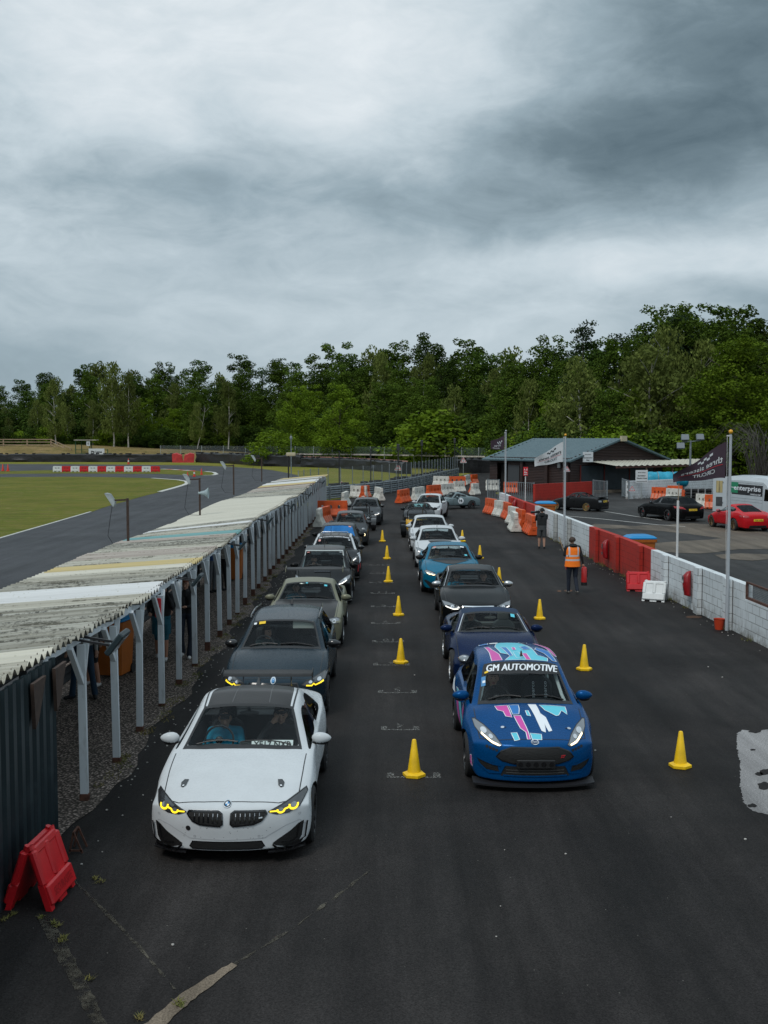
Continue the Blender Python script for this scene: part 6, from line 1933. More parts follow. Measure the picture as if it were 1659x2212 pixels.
wall=thing('block_wall','long red and white painted concrete block wall on the right of the lane','wall',(8.5,45,0))
cols_=[(71.4,67.2,'block_white'),(67.2,57.4,'block_red'),(57.4,44.2,'block_white'),(44.2,35.0,'block_red'),(35.0,26.6,'block_white')]
WH=1.27
for ya,yb_,mt in cols_:
 mb=MB();n=max(2,int((ya-yb_)/2.2));yy=[ya+(yb_-ya)*i/n for i in range(n+1)]
 top=lambda y:WH+.012*math .sin(y*2.1)
 for a,b in zip(yy,yy[1:]):
  xa,xb=wallx(a),wallx(b)
  mb .add([(xa,a,0),(xb,b,0),(xb,b,top(b)),(xa,a,top(a)),(xa+.20,a,0),(xb+.20,b,0),(xb+.20,b,top(b)),(xa+.20,a,top(a))],[(0,1,2,3),(3,2,6,7),(4,7,6,5),(0,3,7,4),(1,5,6,2)])
 o=mb .build('wall_section',MATS[mt],smooth=False);par(o,wall)
for y,mt in((65.2,'block_red'),(60.6,'block_red'),(54.6,'block_white'),(51.2,'block_grime'),(48.0,'block_grime'),(42.6,'block_red'),(39.3,'block_red'),(36.1,'block_red'),(33.2,'block_white'),(30.0,'block_white'),(27.6,'block_white')):
 mb=MB();x=wallx(y);mb .box(x-.13,x-.003,y-.2,y+.2,0,WH+.01);par(mb .build('pilaster',MATS[mt],smooth=False),wall)
 mb=MB();mb .box(x-.012,x-.006,y-.215,y-.203,0,WH);par(mb .build('crack',MATS['ink'],smooth=False),wall)
mb=MB();a,b=26.6,8.0;xa,xb=wallx(a),wallx(b);hl=.92
mb .add([(xa,a,0),(xb,b,0),(xb,b,hl),(xa,a,hl),(xa+.2,a,0),(xb+.2,b,0),(xb+.2,b,hl),(xa+.2,a,hl)],[(0,1,2,3),(3,2,6,7),(4,7,6,5),(1,5,6,2)])
par(mb .build('wall_section',MATS['block_white'],smooth=False),wall)
fr=thing('mesh_screen','rusty framed wire screen standing on the low end of the block wall','screen',(8.75,25,0))
mb=MB()
Q0_,Q1_=(wallx(26.55)+.05,26.55),(wallx(20)+.05,20)
mb .beam((*Q0_,hl+.03),(*Q1_,hl+.03),.06,.06);mb .beam((*Q0_,1.32),(*Q1_,1.32),.04,.04);mb .beam((*Q0_,hl),(*Q0_,1.34),.06,.06)
par(mb .build('frame',MATS['rust'],smooth=False),fr)
mb=MB()
for i in range(130):
 t=i/129;mb .cyl((Q0_[0]+(Q1_[0]-Q0_[0])*t,Q0_[1]+(Q1_[1]-Q0_[1])*t,hl),(Q0_[0]+(Q1_[0]-Q0_[0])*t,Q0_[1]+(Q1_[1]-Q0_[1])*t,1.32),.003,n=3)
for i in range(9):
 z=hl+.05+.04*i;mb .cyl((*Q0_,z),(*Q1_,z),.003,n=3)
par(mb .build('wire_grid',MATS['galv'],smooth=False),fr)
def wall_run(name,label,pts,h,mt,th=.2,zt=None):
 root=thing(name,label,'wall',(pts[0][0],pts[0][1],0));mb=MB()
 for(x0,y0),(x1,y1) in zip(pts,pts[1:]):
  l=math .hypot(x1-x0,y1-y0);nx,ny=-(y1-y0)/l*th,(x1-x0)/l*th
  mb .loft([[(x0,y0,0),(x0+nx,y0+ny,0),(x0+nx,y0+ny,h),(x0,y0,h)],[(x1,y1,0),(x1+nx,y1+ny,0),(x1+nx,y1+ny,h),(x1,y1,h)]])
 par(mb .build('wall_section',MATS[mt],smooth=False),root);return root
pw=wp_([(1156,1085.6),(1256,1078.5),(1279,1077)])
rw=wall_run('block_wall','red painted block wall in front of the brown hut',pw,1.35,'block_red')
ww_=wp_([(1357,1078.5),(1430,1074.5),(1560,1066),(1700,1058)])
wall_run('block_wall','white block wall beneath the blue tank and spectator sign',ww_,1.42,'block_white',.25)
# metal railings and gates
def railing(label,a,b,h,n,mt='galv',r=.022,sheet=False):
 root=thing('metal_gate',label,'gate',(a[0],a[1],0));mb=MB()
 A,B=Vector((*a,0)),Vector((*b,0))
 mb .beam(A+Vector((0,0,h)),B+Vector((0,0,h)),.05,.05);mb .beam(A+Vector((0,0,.1)),B+Vector((0,0,.1)),.05,.05)
 mb .beam(A,A+Vector((0,0,h+.06)),.09,.09);mb .beam(B,B+Vector((0,0,h+.06)),.09,.09);par(mb .build('frame',MATS[mt],smooth=False),root)
 for i in range(1,n):
  p=A .lerp(B,i/n);m2=MB();m2 .cyl(p+Vector((0,0,.1)),p+Vector((0,0,h)),r,n=6);par(m2 .build('bar',MATS[mt]),root)
 if sheet:
  m2=MB();m2 .add([tuple(A+Vector((0,0,.1))),tuple(B+Vector((0,0,.1))),tuple(B+Vector((0,0,h))),tuple(A+Vector((0,0,h)))],[(0,1,2,3)]);par(m2 .build('mesh_panel',MATS['wire_mesh'],smooth=False),root)
 return root
g1,g2,g3,g4=G(1053.5,1079.5),G(1078,1080.5),G(1153,1085),G(1100,1081)
railing('grey railing panel at the near end of the pit lane gate',(g1 .x,g1 .y),(g2 .x,g2 .y),1.55,7)
railing('grey railings left of the red wall, behind the fire sign',(g4 .x-.3,g4 .y),(g3 .x,g3 .y),1.42,14)
g1,g2=G(1281,1077),G(1311,1081)
railing('open grey barred gate at the right end of the red wall',(g1 .x,g1 .y),(g2 .x,g2 .y),1.45,11)
g1,g2=G(1344,1073),G(1358,1079)
railing('narrow grey mesh gate beside the white block wall',(g1 .x,g1 .y),(g2 .x,g2 .y),1.45,12,sheet=True)
# ============================================================ brown log hut
k=NB('brown_log');k .out(k .mix(k .step(k .noise(3,6,.7,sc=(.4,.4,4)),.35,.7),(0.020,0.010,0.009),(0.050,0.025,0.020)),.6)
k=NB('hut_roof_mat');k .b .inputs['Specular IOR Level'].default_value=.3
k .out(k .mix(k .step(k .noise(2,6,.7),.35,.75),(0.062,0.105,0.122),(0.095,0.145,0.16)),.5)
A_,B_,D_=Vector((15.9,95,0)),Vector((9.8,102.8,0)),Vector((25.7,102.7,0));C_=B_+D_-A_
hut=thing('log_hut','brown log hut with blue-grey pitched metal roof behind the paddock','hut',tuple(A_))
def log_wall(a,b,z0,z1,gaps=(),mt='brown_log',name='wall'):
 d=(b-a).normalized();n=Vector((d .y,-d .x,0));L=(b-a).length;mb=MB();ph=.14
 segs=[];cur=0
 for g0,g1_,gz in sorted(gaps):segs .append((cur,g0,z0));segs .append((g0,g1_,gz));cur=g1_
 segs .append((cur,L,z0))
 for s0,s1,zb_ in segs:
  if s1-s0<.01:continue
  z=z0+math .ceil((zb_-z0)/ph)*ph;prof=[]
  while z<z1:
   for k_ in range(4):prof .append((.05*math .sin(math .pi*(k_+.5)/4),z+ph*k_/4))
   z+=ph
  rings=[[tuple(a+d*s+n*o+Vector((0,0,zz_))) for o,zz_ in prof] for s in(s0,s1)]
  mb .loft(rings,closed=False,cap=False)
 o=mb .build(name,MATS[mt],smooth=True,angle=80);par(o,hut);return o
ez,rz_=2.95,4.62
log_wall(B_,A_,0,ez,gaps=((1.0,2.4,2.4),))
log_wall(A_,D_,0,ez,gaps=((1.2,11.3,2.35),))
log_wall(C_,B_,0,ez);log_wall(D_,C_,0,ez)
mid_=(A_+D_)/2;d_=(D_-A_).normalized();n_=Vector((d_ .y,-d_ .x,0))
for(P_,Q_,sg) in((A_,D_,1),(B_,C_,-1)):
 mb=MB();W_=(Q_-P_).length;z=ez;nn=n_*sg
 while z<rz_-.05:
  t=(z-ez)/(rz_-ez);a=P_+d_*(W_/2*t);b=Q_-d_*(W_/2*t)
  mb .loft([[tuple(p+nn*.0+Vector((0,0,z))),tuple(p+nn*.055+Vector((0,0,z+.035))),tuple(p+nn*.055+Vector((0,0,z+.105))),tuple(p+Vector((0,0,z+.14)))] for p in(a,b)],closed=False,cap=False)
  z+=.14
 par(mb .build('gable',MATS['brown_log'],smooth=False),hut)
u_=(B_-A_).normalized();ov=.55
rd_=MB()
def roof_side(e0,ridge_a,ridge_b,e1):
 mb=MB();N_=90
 V_=[]
 for i in range(N_+1):
  t=i/N_;c=.03 if i%3==0 else 0
  a,b=e0 .lerp(e1,t),ridge_a .lerp(ridge_b,t)
  V_+=[tuple(a+Vector((0,0,c))),tuple(b+Vector((0,0,c))),tuple(b-Vector((0,0,.12))),tuple(a-Vector((0,0,.12)))]
 F_=[(4*i+j,4*i+(j+1)%4,4*i+4+(j+1)%4,4*i+4+j) for i in range(N_) for j in range(4)]+[(0,1,2,3),(4*N_+3,4*N_+2,4*N_+1,4*N_)]
 mb .add(V_,F_);o=mb .build('roof',MATS['hut_roof_mat'],smooth=False);par(o,hut)
M0=(A_+D_)/2-u_*ov+Vector((0,0,rz_+.1));M1=(B_+C_)/2+u_*ov+Vector((0,0,rz_+.1))
drop=Vector((0,0,-.12))
roof_side(A_-u_*ov-d_*.5+Vector((0,0,ez))+drop,M0,M1,B_+u_*ov-d_*.5+Vector((0,0,ez))+drop)
roof_side(D_-u_*ov+d_*.5+Vector((0,0,ez))+drop,M0,M1,C_+u_*ov+d_*.5+Vector((0,0,ez))+drop)
mb=MB();mb .box(-.35,.35,-.12,.12,-.25,.22);o=mb .build('ridge_cap',mat('cap_cream',(.45,.40,.28),.7),smooth=False);o .location=M0-u_*.05;o .rotation_euler=(0,0,math .atan2(d_ .y,d_ .x));par(o,hut)
# openings: doorway on the long side, shuttered bay on the gable side
def face_panel(name,a,d,s0,s1,z0,z1,off,mt,th=.05):
 n=Vector((d .y,-d .x,0));mb=MB();P_=[a+d*s0+n*off,a+d*s1+n*off]
 mb .loft([[tuple(p+Vector((0,0,z0))),tuple(p+n*th+Vector((0,0,z0))),tuple(p+n*th+Vector((0,0,z1))),tuple(p+Vector((0,0,z1)))] for p in P_])
 o=mb .build(name,MATS[mt],smooth=False);par(o,hut);return o
dl=(A_-B_).normalized()
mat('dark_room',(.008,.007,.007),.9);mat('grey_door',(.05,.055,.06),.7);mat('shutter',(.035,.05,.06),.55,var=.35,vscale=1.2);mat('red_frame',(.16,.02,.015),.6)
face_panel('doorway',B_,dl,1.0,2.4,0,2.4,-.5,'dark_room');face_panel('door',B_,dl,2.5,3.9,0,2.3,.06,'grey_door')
face_panel('wall_recess',B_,dl,4.2,4.5,0,ez,.10,'brown_log',.2);face_panel('wall_recess',B_,dl,7.2,7.5,0,ez,.10,'brown_log',.2);face_panel('corner_post',B_,dl,9.5,9.8,0,ez,.06,'brown_log',.2)
dg=d_
for s0,s1 in((1.25,4.3),(4.45,7.7),(7.85,11.2)):face_panel('shutter',A_,dg,s0,s1,0,2.35,-.02,'shutter')
for s in(1.2,4.3,7.7,11.2):face_panel('door_frame',A_,dg,s,s+.12,0,2.4,.04,'red_frame')
face_panel('step',A_,dg,1.2,11.0,0,.22,.3,'worn_concrete',.9)
face_panel('wall_lamp',A_,dl,-1.2,-.9,2.2,2.6,.15,'lamp_clear',.15)
# lean-to canopy in front of the gable
can=thing('canopy','cream corrugated lean-to canopy on timber posts beside the brown hut','canopy',tuple(A_+d_*6))
mb=MB();n0=n_;V_=[];N_=80
for i in range(N_+1):
 t=i/N_;s=2.2+15.5*t;c=.05*math .sin(i*1.6)
 a=A_+d_*s+n0*.1+Vector((0,0,2.75+c));b=A_+d_*s+n0*3.3+Vector((0,0,2.40+c))
 V_+=[tuple(a),tuple(b)]
mb .add(V_,[(2*i,2*i+1,2*i+3,2*i+2) for i in range(N_)]);par(mb .build('roof_sheet',MATS['sheet_cream'],smooth=False),can)
mb=MB();mb .beam(A_+d_*2.2+n0*3.2+Vector((0,0,2.28)),A_+d_*17.7+n0*3.2+Vector((0,0,2.28)),.08,.16);par(mb .build('beam',mat('red_brown_wood',(.10,.035,.025),.7),smooth=False),can)
for s in(6.3,9.9,13.6,17.3):
 mb=MB();p=A_+d_*s+n0*3.1;mb .beam(p,p+Vector((0,0,2.25)),.13,.13);par(mb .build('post',MATS['pale_timber'] if s<7 else MATS['red_brown_wood'],smooth=False),can)
def board(name,label,p,w,h,lines,rz=0,mt='sign_white',ink='ink',cat='sign',post=None,th=.03):
 s=thing(name,label,cat,tuple(p),rz);b=MB();b .cbox(-w/2,w/2,0,th,0,h,min(.008,th/3));b .build('board',MATS[mt],s,smooth=False)
 if lines:
  t=MB()
  for txt,cx,cz,tw,th_ in lines:text_on(t,txt,lambda a,b_:(cx+a,-.012,cz+b_),tw,th_,0,bold=.03)
  t .build('lettering',MATS[ink],s,recalc=False)
 if post:b=MB();b .cyl((0,th+.03,post[0]),(0,th+.03,h*.9),post[1],n=8);b .build('post',MATS[post[2]],s)
 return s
q=GY(1268.5,998,94.6+1.1);board('bay_sign','white Scrutineering Bay board on the hut gable',(q .x,q .y-.35,q .z),.92,.86,[('three sisters',0,.66,.55,.07),('Scrutineering',0,.36,.80,.13),('Bay',0,.16,.28,.13)],R(10))
q=G(1386,1079);q=GY(1386,1040,86.6);board('area_sign','white Spectator Viewing Area board behind the block wall',(q .x,q .y,q .z-.1),.95,.98,[('three sisters',0,.80,.6,.07),('Spectator',0,.54,.62,.13),('Viewing Area',0,.34,.82,.13),('>',.36,.12,.08,.10),('_',-.05,.10,.7,.03)],0,post=(-1.3,.04,'post_grey'))
# blue water tank
q=GY(1428,1031,91);tk=thing('water_tank','ribbed bright blue cylindrical water tank behind the white block wall','tank',(q .x,q .y,0));mb=MB();rings=[]
for i in range(41):
 x=-1.35+3.6*i/40;r_=(.60+.03*(1 if(i//4)%2 else 0))*(math .sqrt(max(0.02,1-(max(0,abs(x-.45)-1.5)/.32)**2)))
 rings .append([(x,r_*math .cos(a),1.38+r_*math .sin(a)) for a in[2*math .pi*j/20 for j in range(20)]])
mb .loft(rings);mb .build('tank_shell',mat('tank_blue',(.01,.28,.42),.5,var=.25,vscale=3),tk)
mb=MB();mb .box(-1,-.7,-.5,.5,0,.8);mb .box(1.5,1.8,-.5,.5,0,.8);mb .build('cradle',MATS['dark_slat'],tk,smooth=False)
mb=MB()
for x in(-.35,.9):mb .lathe([(.645,-.03),(.645,.03)],(x,0,1.38),24,axis='x')
mb .build('strap',MATS['galv'],tk)
# floodlight mast behind the flag
q=GY(1491,1000,93);ms=thing('floodlight_mast','grey mast with three floodlights in front of the trees','floodlight',(q .x,q .y,0));mb=MB()
zt=4.55;mb .cyl((0,0,0),(0,0,zt),.11,.08);mb .beam((-.75,0,zt-.15),(.85,0,zt+.0),.07,.07);mb .build('mast',MATS['galv'],ms)
for x,z,rx in((-.50,zt+.25,.5),(.75,zt+.28,.4),(-.85,zt-.45,.6)):
 mb=MB();mb .cbox(-.32,.32,-.10,.10,-.26,.26,.03);l_=mb .build('floodlight',MATS['galv'],ms);l_ .location=(x,-.1,z);l_ .rotation_euler=(-.35,0,.15*x)
 g_=MB();g_ .add([(-.27,-.105,-.21),(.27,-.105,-.21),(.27,-.105,.21),(-.27,-.105,.21)],[(0,1,2,3)]);gg=g_ .build('lens',MATS['lamp_clear'],l_)
 # ============================================================ the wood
import numpy as np
def leaf_mat(name,cols):
 k=NB(name)
 g_=k .n('ShaderNodeNewGeometry');oi=k .n('ShaderNodeObjectInfo')
 a,b,c=cols
 n=k .noise(0.55,3,.6)
 col=k .mix(k .step(n,.35,.65),a,b)
 col=k .mix(k .step(g_ .outputs['Random Per Island'],.55,1.0),col,c)
 col=k .mix(1.0,col,k .grey(k .step(oi .outputs['Random'],0,1,.62,1.35)),'MULTIPLY')
 k .b .inputs['Specular IOR Level'].default_value=.06
 k .lk(col,k .b .inputs['Base Color']);k .b .inputs['Roughness'].default_value=.75
 tr=k .n('ShaderNodeBsdfTranslucent');k .lk(col,tr .inputs[0]);mx=k .n('ShaderNodeMixShader');mx .inputs[0].default_value=.25
 o=[n for n in k .t .nodes if n .type=='OUTPUT_MATERIAL'][0]
 k .lk(k .b .outputs[0],mx .inputs[1]);k .lk(tr .outputs[0],mx .inputs[2]);k .lk(mx .outputs[0],o .inputs[0])
 return k .m
leaf_mat('leaf_dark',((0.026,0.050,0.009),(0.043,0.078,0.012),(0.073,0.121,0.018)))
leaf_mat('leaf_mid',((0.043,0.078,0.010),(0.069,0.116,0.014),(0.107,0.165,0.020)))
leaf_mat('leaf_bright',((0.082,0.141,0.010),(0.125,0.194,0.014),(0.172,0.252,0.020)))
leaf_mat('leaf_birch',((0.082,0.105,0.026),(0.112,0.141,0.034),(0.150,0.184,0.045)))
leaf_mat('leaf_pine',((0.026,0.049,0.022),(0.039,0.068,0.030),(0.056,0.092,0.040)))
mat('bark_dark',(.05,.04,.03),.9,var=.4,vscale=3);mat('bark_birch',(.42,.40,.36),.8,var=.5,vscale=2);mat('twig_grey',(.07,.065,.055),.9)
def crown_mesh(name,seed,clumps,nleaf,size,droop,m):
 rg=np .random .default_rng(seed);V=[];
 for(cx,cy,cz,rx,ry,rz) in clumps:
  n=int(nleaf*(rx*ry*rz/3.0)**.5)
  d=rg .normal(size=(n,3));d/=np .linalg .norm(d,axis=1)[:,None]
  r=rg .uniform(.45,1.0,n)**.6
  P=np .array([cx,cy,cz])+d*r[:,None]*np .array([rx,ry,rz])
  nr=d*.8+rg .normal(size=(n,3))*.55+np .array([0,0,.35]);nr/=np .linalg .norm(nr,axis=1)[:,None]
  t=np .cross(nr,rg .normal(size=(n,3)));t/=np .linalg .norm(t,axis=1)[:,None];b=np .cross(nr,t)
  if droop:
   t=np .stack([rg .normal(size=n)*.35,rg .normal(size=n)*.35,-np .ones(n)],1);t/=np .linalg .norm(t,axis=1)[:,None]
   b=np .cross(t,rg .normal(size=(n,3)));b/=np .linalg .norm(b,axis=1)[:,None]
  s=size*rg .uniform(.6,1.35,n)[:,None];k_=(1.7 if droop else 1.0)
  q=np .stack([P-t*s*k_*.5,P+b*s*.36,P+t*s*k_*.5,P-b*s*.36],1)
  V .append(q .reshape(-1,3))
 V=np .concatenate(V);nf=len(V)//4
 me=bpy .data .meshes .new(name);me .vertices .add(len(V));me .vertices .foreach_set('co',V .ravel().astype(np .float32))
 me .loops .add(nf*4);me .loops .foreach_set('vertex_index',np .arange(nf*4,dtype=np .int32));me .polygons .add(nf)
 me .polygons .foreach_set('loop_start',np .arange(0,nf*4,4,dtype=np .int32));me .materials .append(MATS[m]);me .update(calc_edges=True);me .validate()
 return me
def trunk_mesh(name,seed,h,r,mt,limbs,lean=0.0,split=.45):
 rd=random .Random(seed);mb=MB();pts=[(0,0,-.3)];x=y=0
 for i in range(1,9):
  x+=rd .uniform(-.12,.12)+lean*h/8;y+=rd .uniform(-.12,.12);pts .append((x,y,h*i/8))
 mb .tube(pts,[r*(1-.85*i/8) for i in range(9)],7)
 for k in range(limbs):
  i=rd .randint(3,7);p=Vector(pts[i]);a=rd .uniform(0,6.28);l=h*rd .uniform(.12,.22)
  q=p+Vector((math .cos(a)*l*.5,math .sin(a)*l*.5,l*.5));q2=q+Vector((math .cos(a)*l*.4,math .sin(a)*l*.4,l*.35))
  mb .tube([p,q,q2],[r*.4*(1-i/10),r*.22,r*.06],5)
 o=mb .build(name,MATS[mt]);me=o .data;bpy .data .objects .remove(o);return me
TREES={}
def make_variants():
 for v in range(5):
  rd=random .Random(100+v);H=16;cl=[]
  for i in range(62):
   z=rd .uniform(.08,1.0);rad=4.7*math .sin(math .pi*(min(.93,z)*.86+.12))**.75*rd .uniform(.35,1.0);a=rd .uniform(0,6.28)
   s=rd .uniform(.8,1.75)*(1-.3*z);cl .append((rad*math .cos(a),rad*math .sin(a),z*H,s*1.15,s*1.15,s*.8))
  for i in range(9):a=rd .uniform(0,6.28);cl .append((rd .uniform(0,2.2)*math .cos(a),rd .uniform(0,2.2)*math .sin(a),H*rd .uniform(.98,1.10),.7,.7,.6))
  for i in range(16):a=rd .uniform(0,6.28);q=rd .uniform(0,2.4);cl .append((q*math .cos(a),q*math .sin(a),H*rd .uniform(.06,.82),1.9,1.9,1.7))
  TREES[('broad',v)]=(crown_mesh('crown',v,cl,250,.28,False,'leaf_dark'),trunk_mesh('trunk',v,H*.9,.30,'bark_dark',7))
 for v in range(4):
  rd=random .Random(200+v);H=16;cl=[]
  for i in range(58):
   z=rd .uniform(.22,1.0);rad=3.1*math .sin(math .pi*(z*.82+.12))**.8*rd .uniform(.2,1.0);a=rd .uniform(0,6.28);s=rd .uniform(.5,.95)
   cl .append((rad*math .cos(a),rad*math .sin(a),z*H,s,s,s*1.7))
  TREES[('birch',v)]=(crown_mesh('crown',20+v,cl,170,.26,True,'leaf_birch'),trunk_mesh('trunk',20+v,H*.93,.17,'bark_birch',8,lean=(.0,.03,-.03,.22)[v]))
 for v in range(3):
  rd=random .Random(300+v);H=16;cl=[]
  for i in range(60):
   z=rd .uniform(.3,1.03);rad=(3.6*(1.05-z)+.7)*rd .uniform(.3,1.0);a=rd .uniform(0,6.28);s=rd .uniform(.45,.85)
   cl .append((rad*math .cos(a),rad*math .sin(a),z*H,s*1.35,s*1.35,s*.55))
  TREES[('pine',v)]=(crown_mesh('crown',40+v,cl,165,.26,False,'leaf_pine'),trunk_mesh('trunk',40+v,H,.25,'bark_dark',0))
 for v in range(4):
  rd=random .Random(400+v);cl=[]
  for i in range(42):
   a=rd .uniform(0,6.28);z=rd .uniform(.03,1);rad=3.3*math .sqrt(max(0.05,1-z*z*.9))*rd .uniform(.3,1);s=rd .uniform(.5,1.1)
   cl .append((rad*math .cos(a),rad*math .sin(a),z*4.6,s,s,s*.8))
  TREES[('bush',v)]=(crown_mesh('crown',60+v,cl,240,.27,False,'leaf_mid'),trunk_mesh('trunk',60+v,3.2,.12,'bark_dark',6))
make_variants()
TLAB={'broad':('broad_tree','broad dark green tree of the wood behind the circuit','broadleaf trees of the wood'),'birch':('birch_tree','slender drooping birch of the wood behind the circuit','birches of the wood'),
 'pine':('pine_tree','dark pine rising out of the wood behind the circuit','pines of the wood'),'bush':('bush','leafy bush at the foot of the wood behind the circuit','bushes at the foot of the wood')}
def where(u):
 for a,t in((70,'at the far left edge'),(170,'above the timber fence'),(300,'above the marshal stand'),(420,'above the red banners'),(560,'above the far bend'),(680,'above the thin mast'),(800,'above the shelter end'),(930,'above the orange barriers'),(1060,'left of the hut'),(1170,'above the left hut eave'),(1300,'above the hut ridge'),(1430,'above the canopy'),(1530,'above the floodlight mast'),(9999,'above the white van')):
  if u<a:return t
def tree(kind,v,u,top,Yd,z0,leaf=None,label=None,wide=1.0,name=None,row='front row'):
 cm,tm=TREES[(kind,v)];p=GY(u,top,Yd);H={'broad':17.0,'birch':16.8,'pine':16.9,'bush':5.3}[kind]
 s=(p .z-z0)/H;nm,lb,gp=TLAB[kind];lf=leaf or{'birch':'leaf_birch','pine':'leaf_pine','broad':'leaf_dark','bush':'leaf_mid'}[kind]
 lb={'leaf_bright':'fresh bright green','leaf_mid':'mid green','leaf_birch':'olive','leaf_dark':'very dark green','leaf_pine':'dark blue-green'}[lf]+' '+nm .replace('_',' ')+' in the '+row+' '+where(u)
 root=thing(name or nm,label or lb,'bush' if kind=='bush' else 'tree',(p .x,Yd,z0-.1),random .uniform(0,6.28) if v!=3 or kind!='birch' else 0,None if label else gp)
 root .scale=(s*wide,s*wide,s)
 c=mkobj('crown',cm,root);mkobj('trunk',tm,root)
 if leaf:c .material_slots[0].link='OBJECT';c .material_slots[0].material=MATS[leaf]
 return root
prof_=[(-250,845),(-165,830),(-80,835),(0,838),(45,828),(100,812),(150,828),(185,795),(215,776),(285,795),(345,792),(380,800),(430,785),(480,800),(520,775),(565,790),(605,768),(640,772),(690,772),(735,752),(770,775),(815,742),(860,752),
 (925,733),(965,765),(1010,745),(1060,765),(1110,752),(1175,738),(1215,760),(1265,745),(1300,745),(1335,712),(1380,705),(1430,682),(1470,668),(1510,690),(1560,676),(1610,680),(1650,712),(1720,690),(1800,700),(1880,690)]
rnd=random .Random(21);random .seed(77)
def zone(u):
 if u<560:return 252,2.6
 if u<700:return 252-(u-560)*.30,1.2
 if u<1050:return 210-(u-700)*.10,0
 return max(118,172-(u-1050)*.22),0
for u,t in prof_:
 Yd,z=zone(u);kind='broad' if rnd .random()<.8 else 'birch'
 if 560<u<650 or u in(1380,1335):kind='pine'
 tree(kind,rnd .randrange(4 if kind=='broad' else 3),u,t+rnd .uniform(-3,5),Yd+22+rnd .uniform(0,8),z,leaf=('leaf_dark' if rnd .random()<.6 else 'leaf_mid') if kind=='broad' else None,wide=1.22,row='skyline')
u=-260
while u<1900:
 Yd,z=zone(u);t=interp(prof_,u)+rnd .uniform(12,45);kind=rnd .choice(['broad','broad','birch','broad']);v=rnd .randrange(3)
 tree(kind,v,u,t,Yd+12+rnd .uniform(-2,4),z,leaf=(None if kind=='birch' else rnd .choice(['leaf_dark','leaf_mid','leaf_mid'])),wide=1.15,row='middle row');u+=46+rnd .uniform(-8,8)
u=-260
while u<1900:
 Yd,z=zone(u);base_=960 if u<560 else 975;t0=interp(prof_,u);t=t0+(base_-t0)*rnd .uniform(.30,.55);kind=rnd .choice(['broad','broad','birch','broad'] if u>560 else['broad','birch','birch'])
 tree(kind,rnd .randrange(3),u,t,Yd+rnd .uniform(-2,4),z,leaf=(None if kind=='birch' else rnd .choice(['leaf_bright','leaf_mid','leaf_mid','leaf_dark'])),wide=1.3 if kind=='broad' else 1.1);u+=52+rnd .uniform(-14,14)
u=-260
while u<1900:
 Yd,z=zone(u);tree('bush',rnd .randrange(4),u,925+rnd .uniform(-14,16),Yd-3+rnd .uniform(-1,2),z,leaf=rnd .choice(['leaf_dark','leaf_dark','leaf_mid','leaf_bright']),wide=1.25,row='undergrowth');u+=30+rnd .uniform(-7,7)
u=-260
while u<1900:
 Yd,z=zone(u);tree('bush',rnd .randrange(4),u,900+rnd .uniform(-25,20),Yd+6+rnd .uniform(-1,2),z,leaf='leaf_dark',wide=1.2,row='understorey');u+=34+rnd .uniform(-7,7)
tree('pine',1,1257,690,140,0,label='lone ragged pine standing above the skyline right of centre')
tree('pine',2,1470,668,132,0,label='tall dark pine above the floodlight mast at the top of the wood')
tree('birch',3,425,868,243,2.6,label='small leaning birch with pale trunk at the left edge of the wood')
tree('birch',1,275,805,243,2.6,label='tall birch with a white trunk left of the bend, right one of two');tree('birch',2,243,780,244,2.6,label='tall birch with a white trunk left of the bend, left one of two')
tree('birch',0,118,812,244,2.6,label='broad olive birch above the timber fence');tree('birch',0,492,820,243,2.6,label='wide olive birch with a thin white trunk behind the marshal bank')
tree('birch',1,1255,770,122,0,leaf='leaf_birch',wide=1.7,label='big olive drooping tree directly behind the ridge of the hut')
tree('birch',2,1405,745,119,0,leaf='leaf_birch',wide=1.9,label='big olive drooping tree above the white gable sign, right of the hut ridge')
tree('broad',2,1590,735,112,0,leaf='leaf_bright',wide=1.35,label='big yellow-green tree behind the white van')
tree('broad',1,1690,750,108,0,leaf='leaf_bright',wide=1.3,label='yellow-green tree cut off by the right edge')
tree('broad',3,735,835,186,0,leaf='leaf_bright',wide=1.3,label='bright green tree behind the mesh fence, left of centre')
tree('broad',0,640,842,196,.8,leaf='leaf_bright',wide=1.2,label='bright green tree above the far end of the shelter')
tree('bush',1,590,922,190,.8,leaf='leaf_bright',wide=1.5,label='round pale green bush at the left end of the mesh fence')
tree('bush',2,940,880,176,0,leaf='leaf_bright',wide=1.7,label='large light green bush behind the mesh fence in the middle');tree('bush',3,1020,885,174,0,leaf='leaf_mid',wide=1.6,label='large mid green bush behind the mesh fence, left of the hut')
# bare twiggy shrub at the right edge
bt=thing('bare_shrub','bare grey twiggy shrub at the right edge behind the van','shrub',(GY(1650,980,92).x,92,0));mb=MB();rd=random .Random(4)
for i in range(110):
 a=rd .uniform(0,6.28);l=rd .uniform(2.5,4.0);x0,y0=rd .uniform(-.6,.6),rd .uniform(-.6,.6);c=(math .cos(a),math .sin(a))
 mb .tube([(x0,y0,0),(x0+c[0]*l*.35,y0+c[1]*l*.35,l*1.3),(x0+c[0]*l*.75,y0+c[1]*l*.75,l*1.55),(x0+c[0]*l*1.05,y0+c[1]*l,l*1.2)],[.035,.022,.014,.006],4)
mb .build('branches',MATS['twig_grey'],bt)
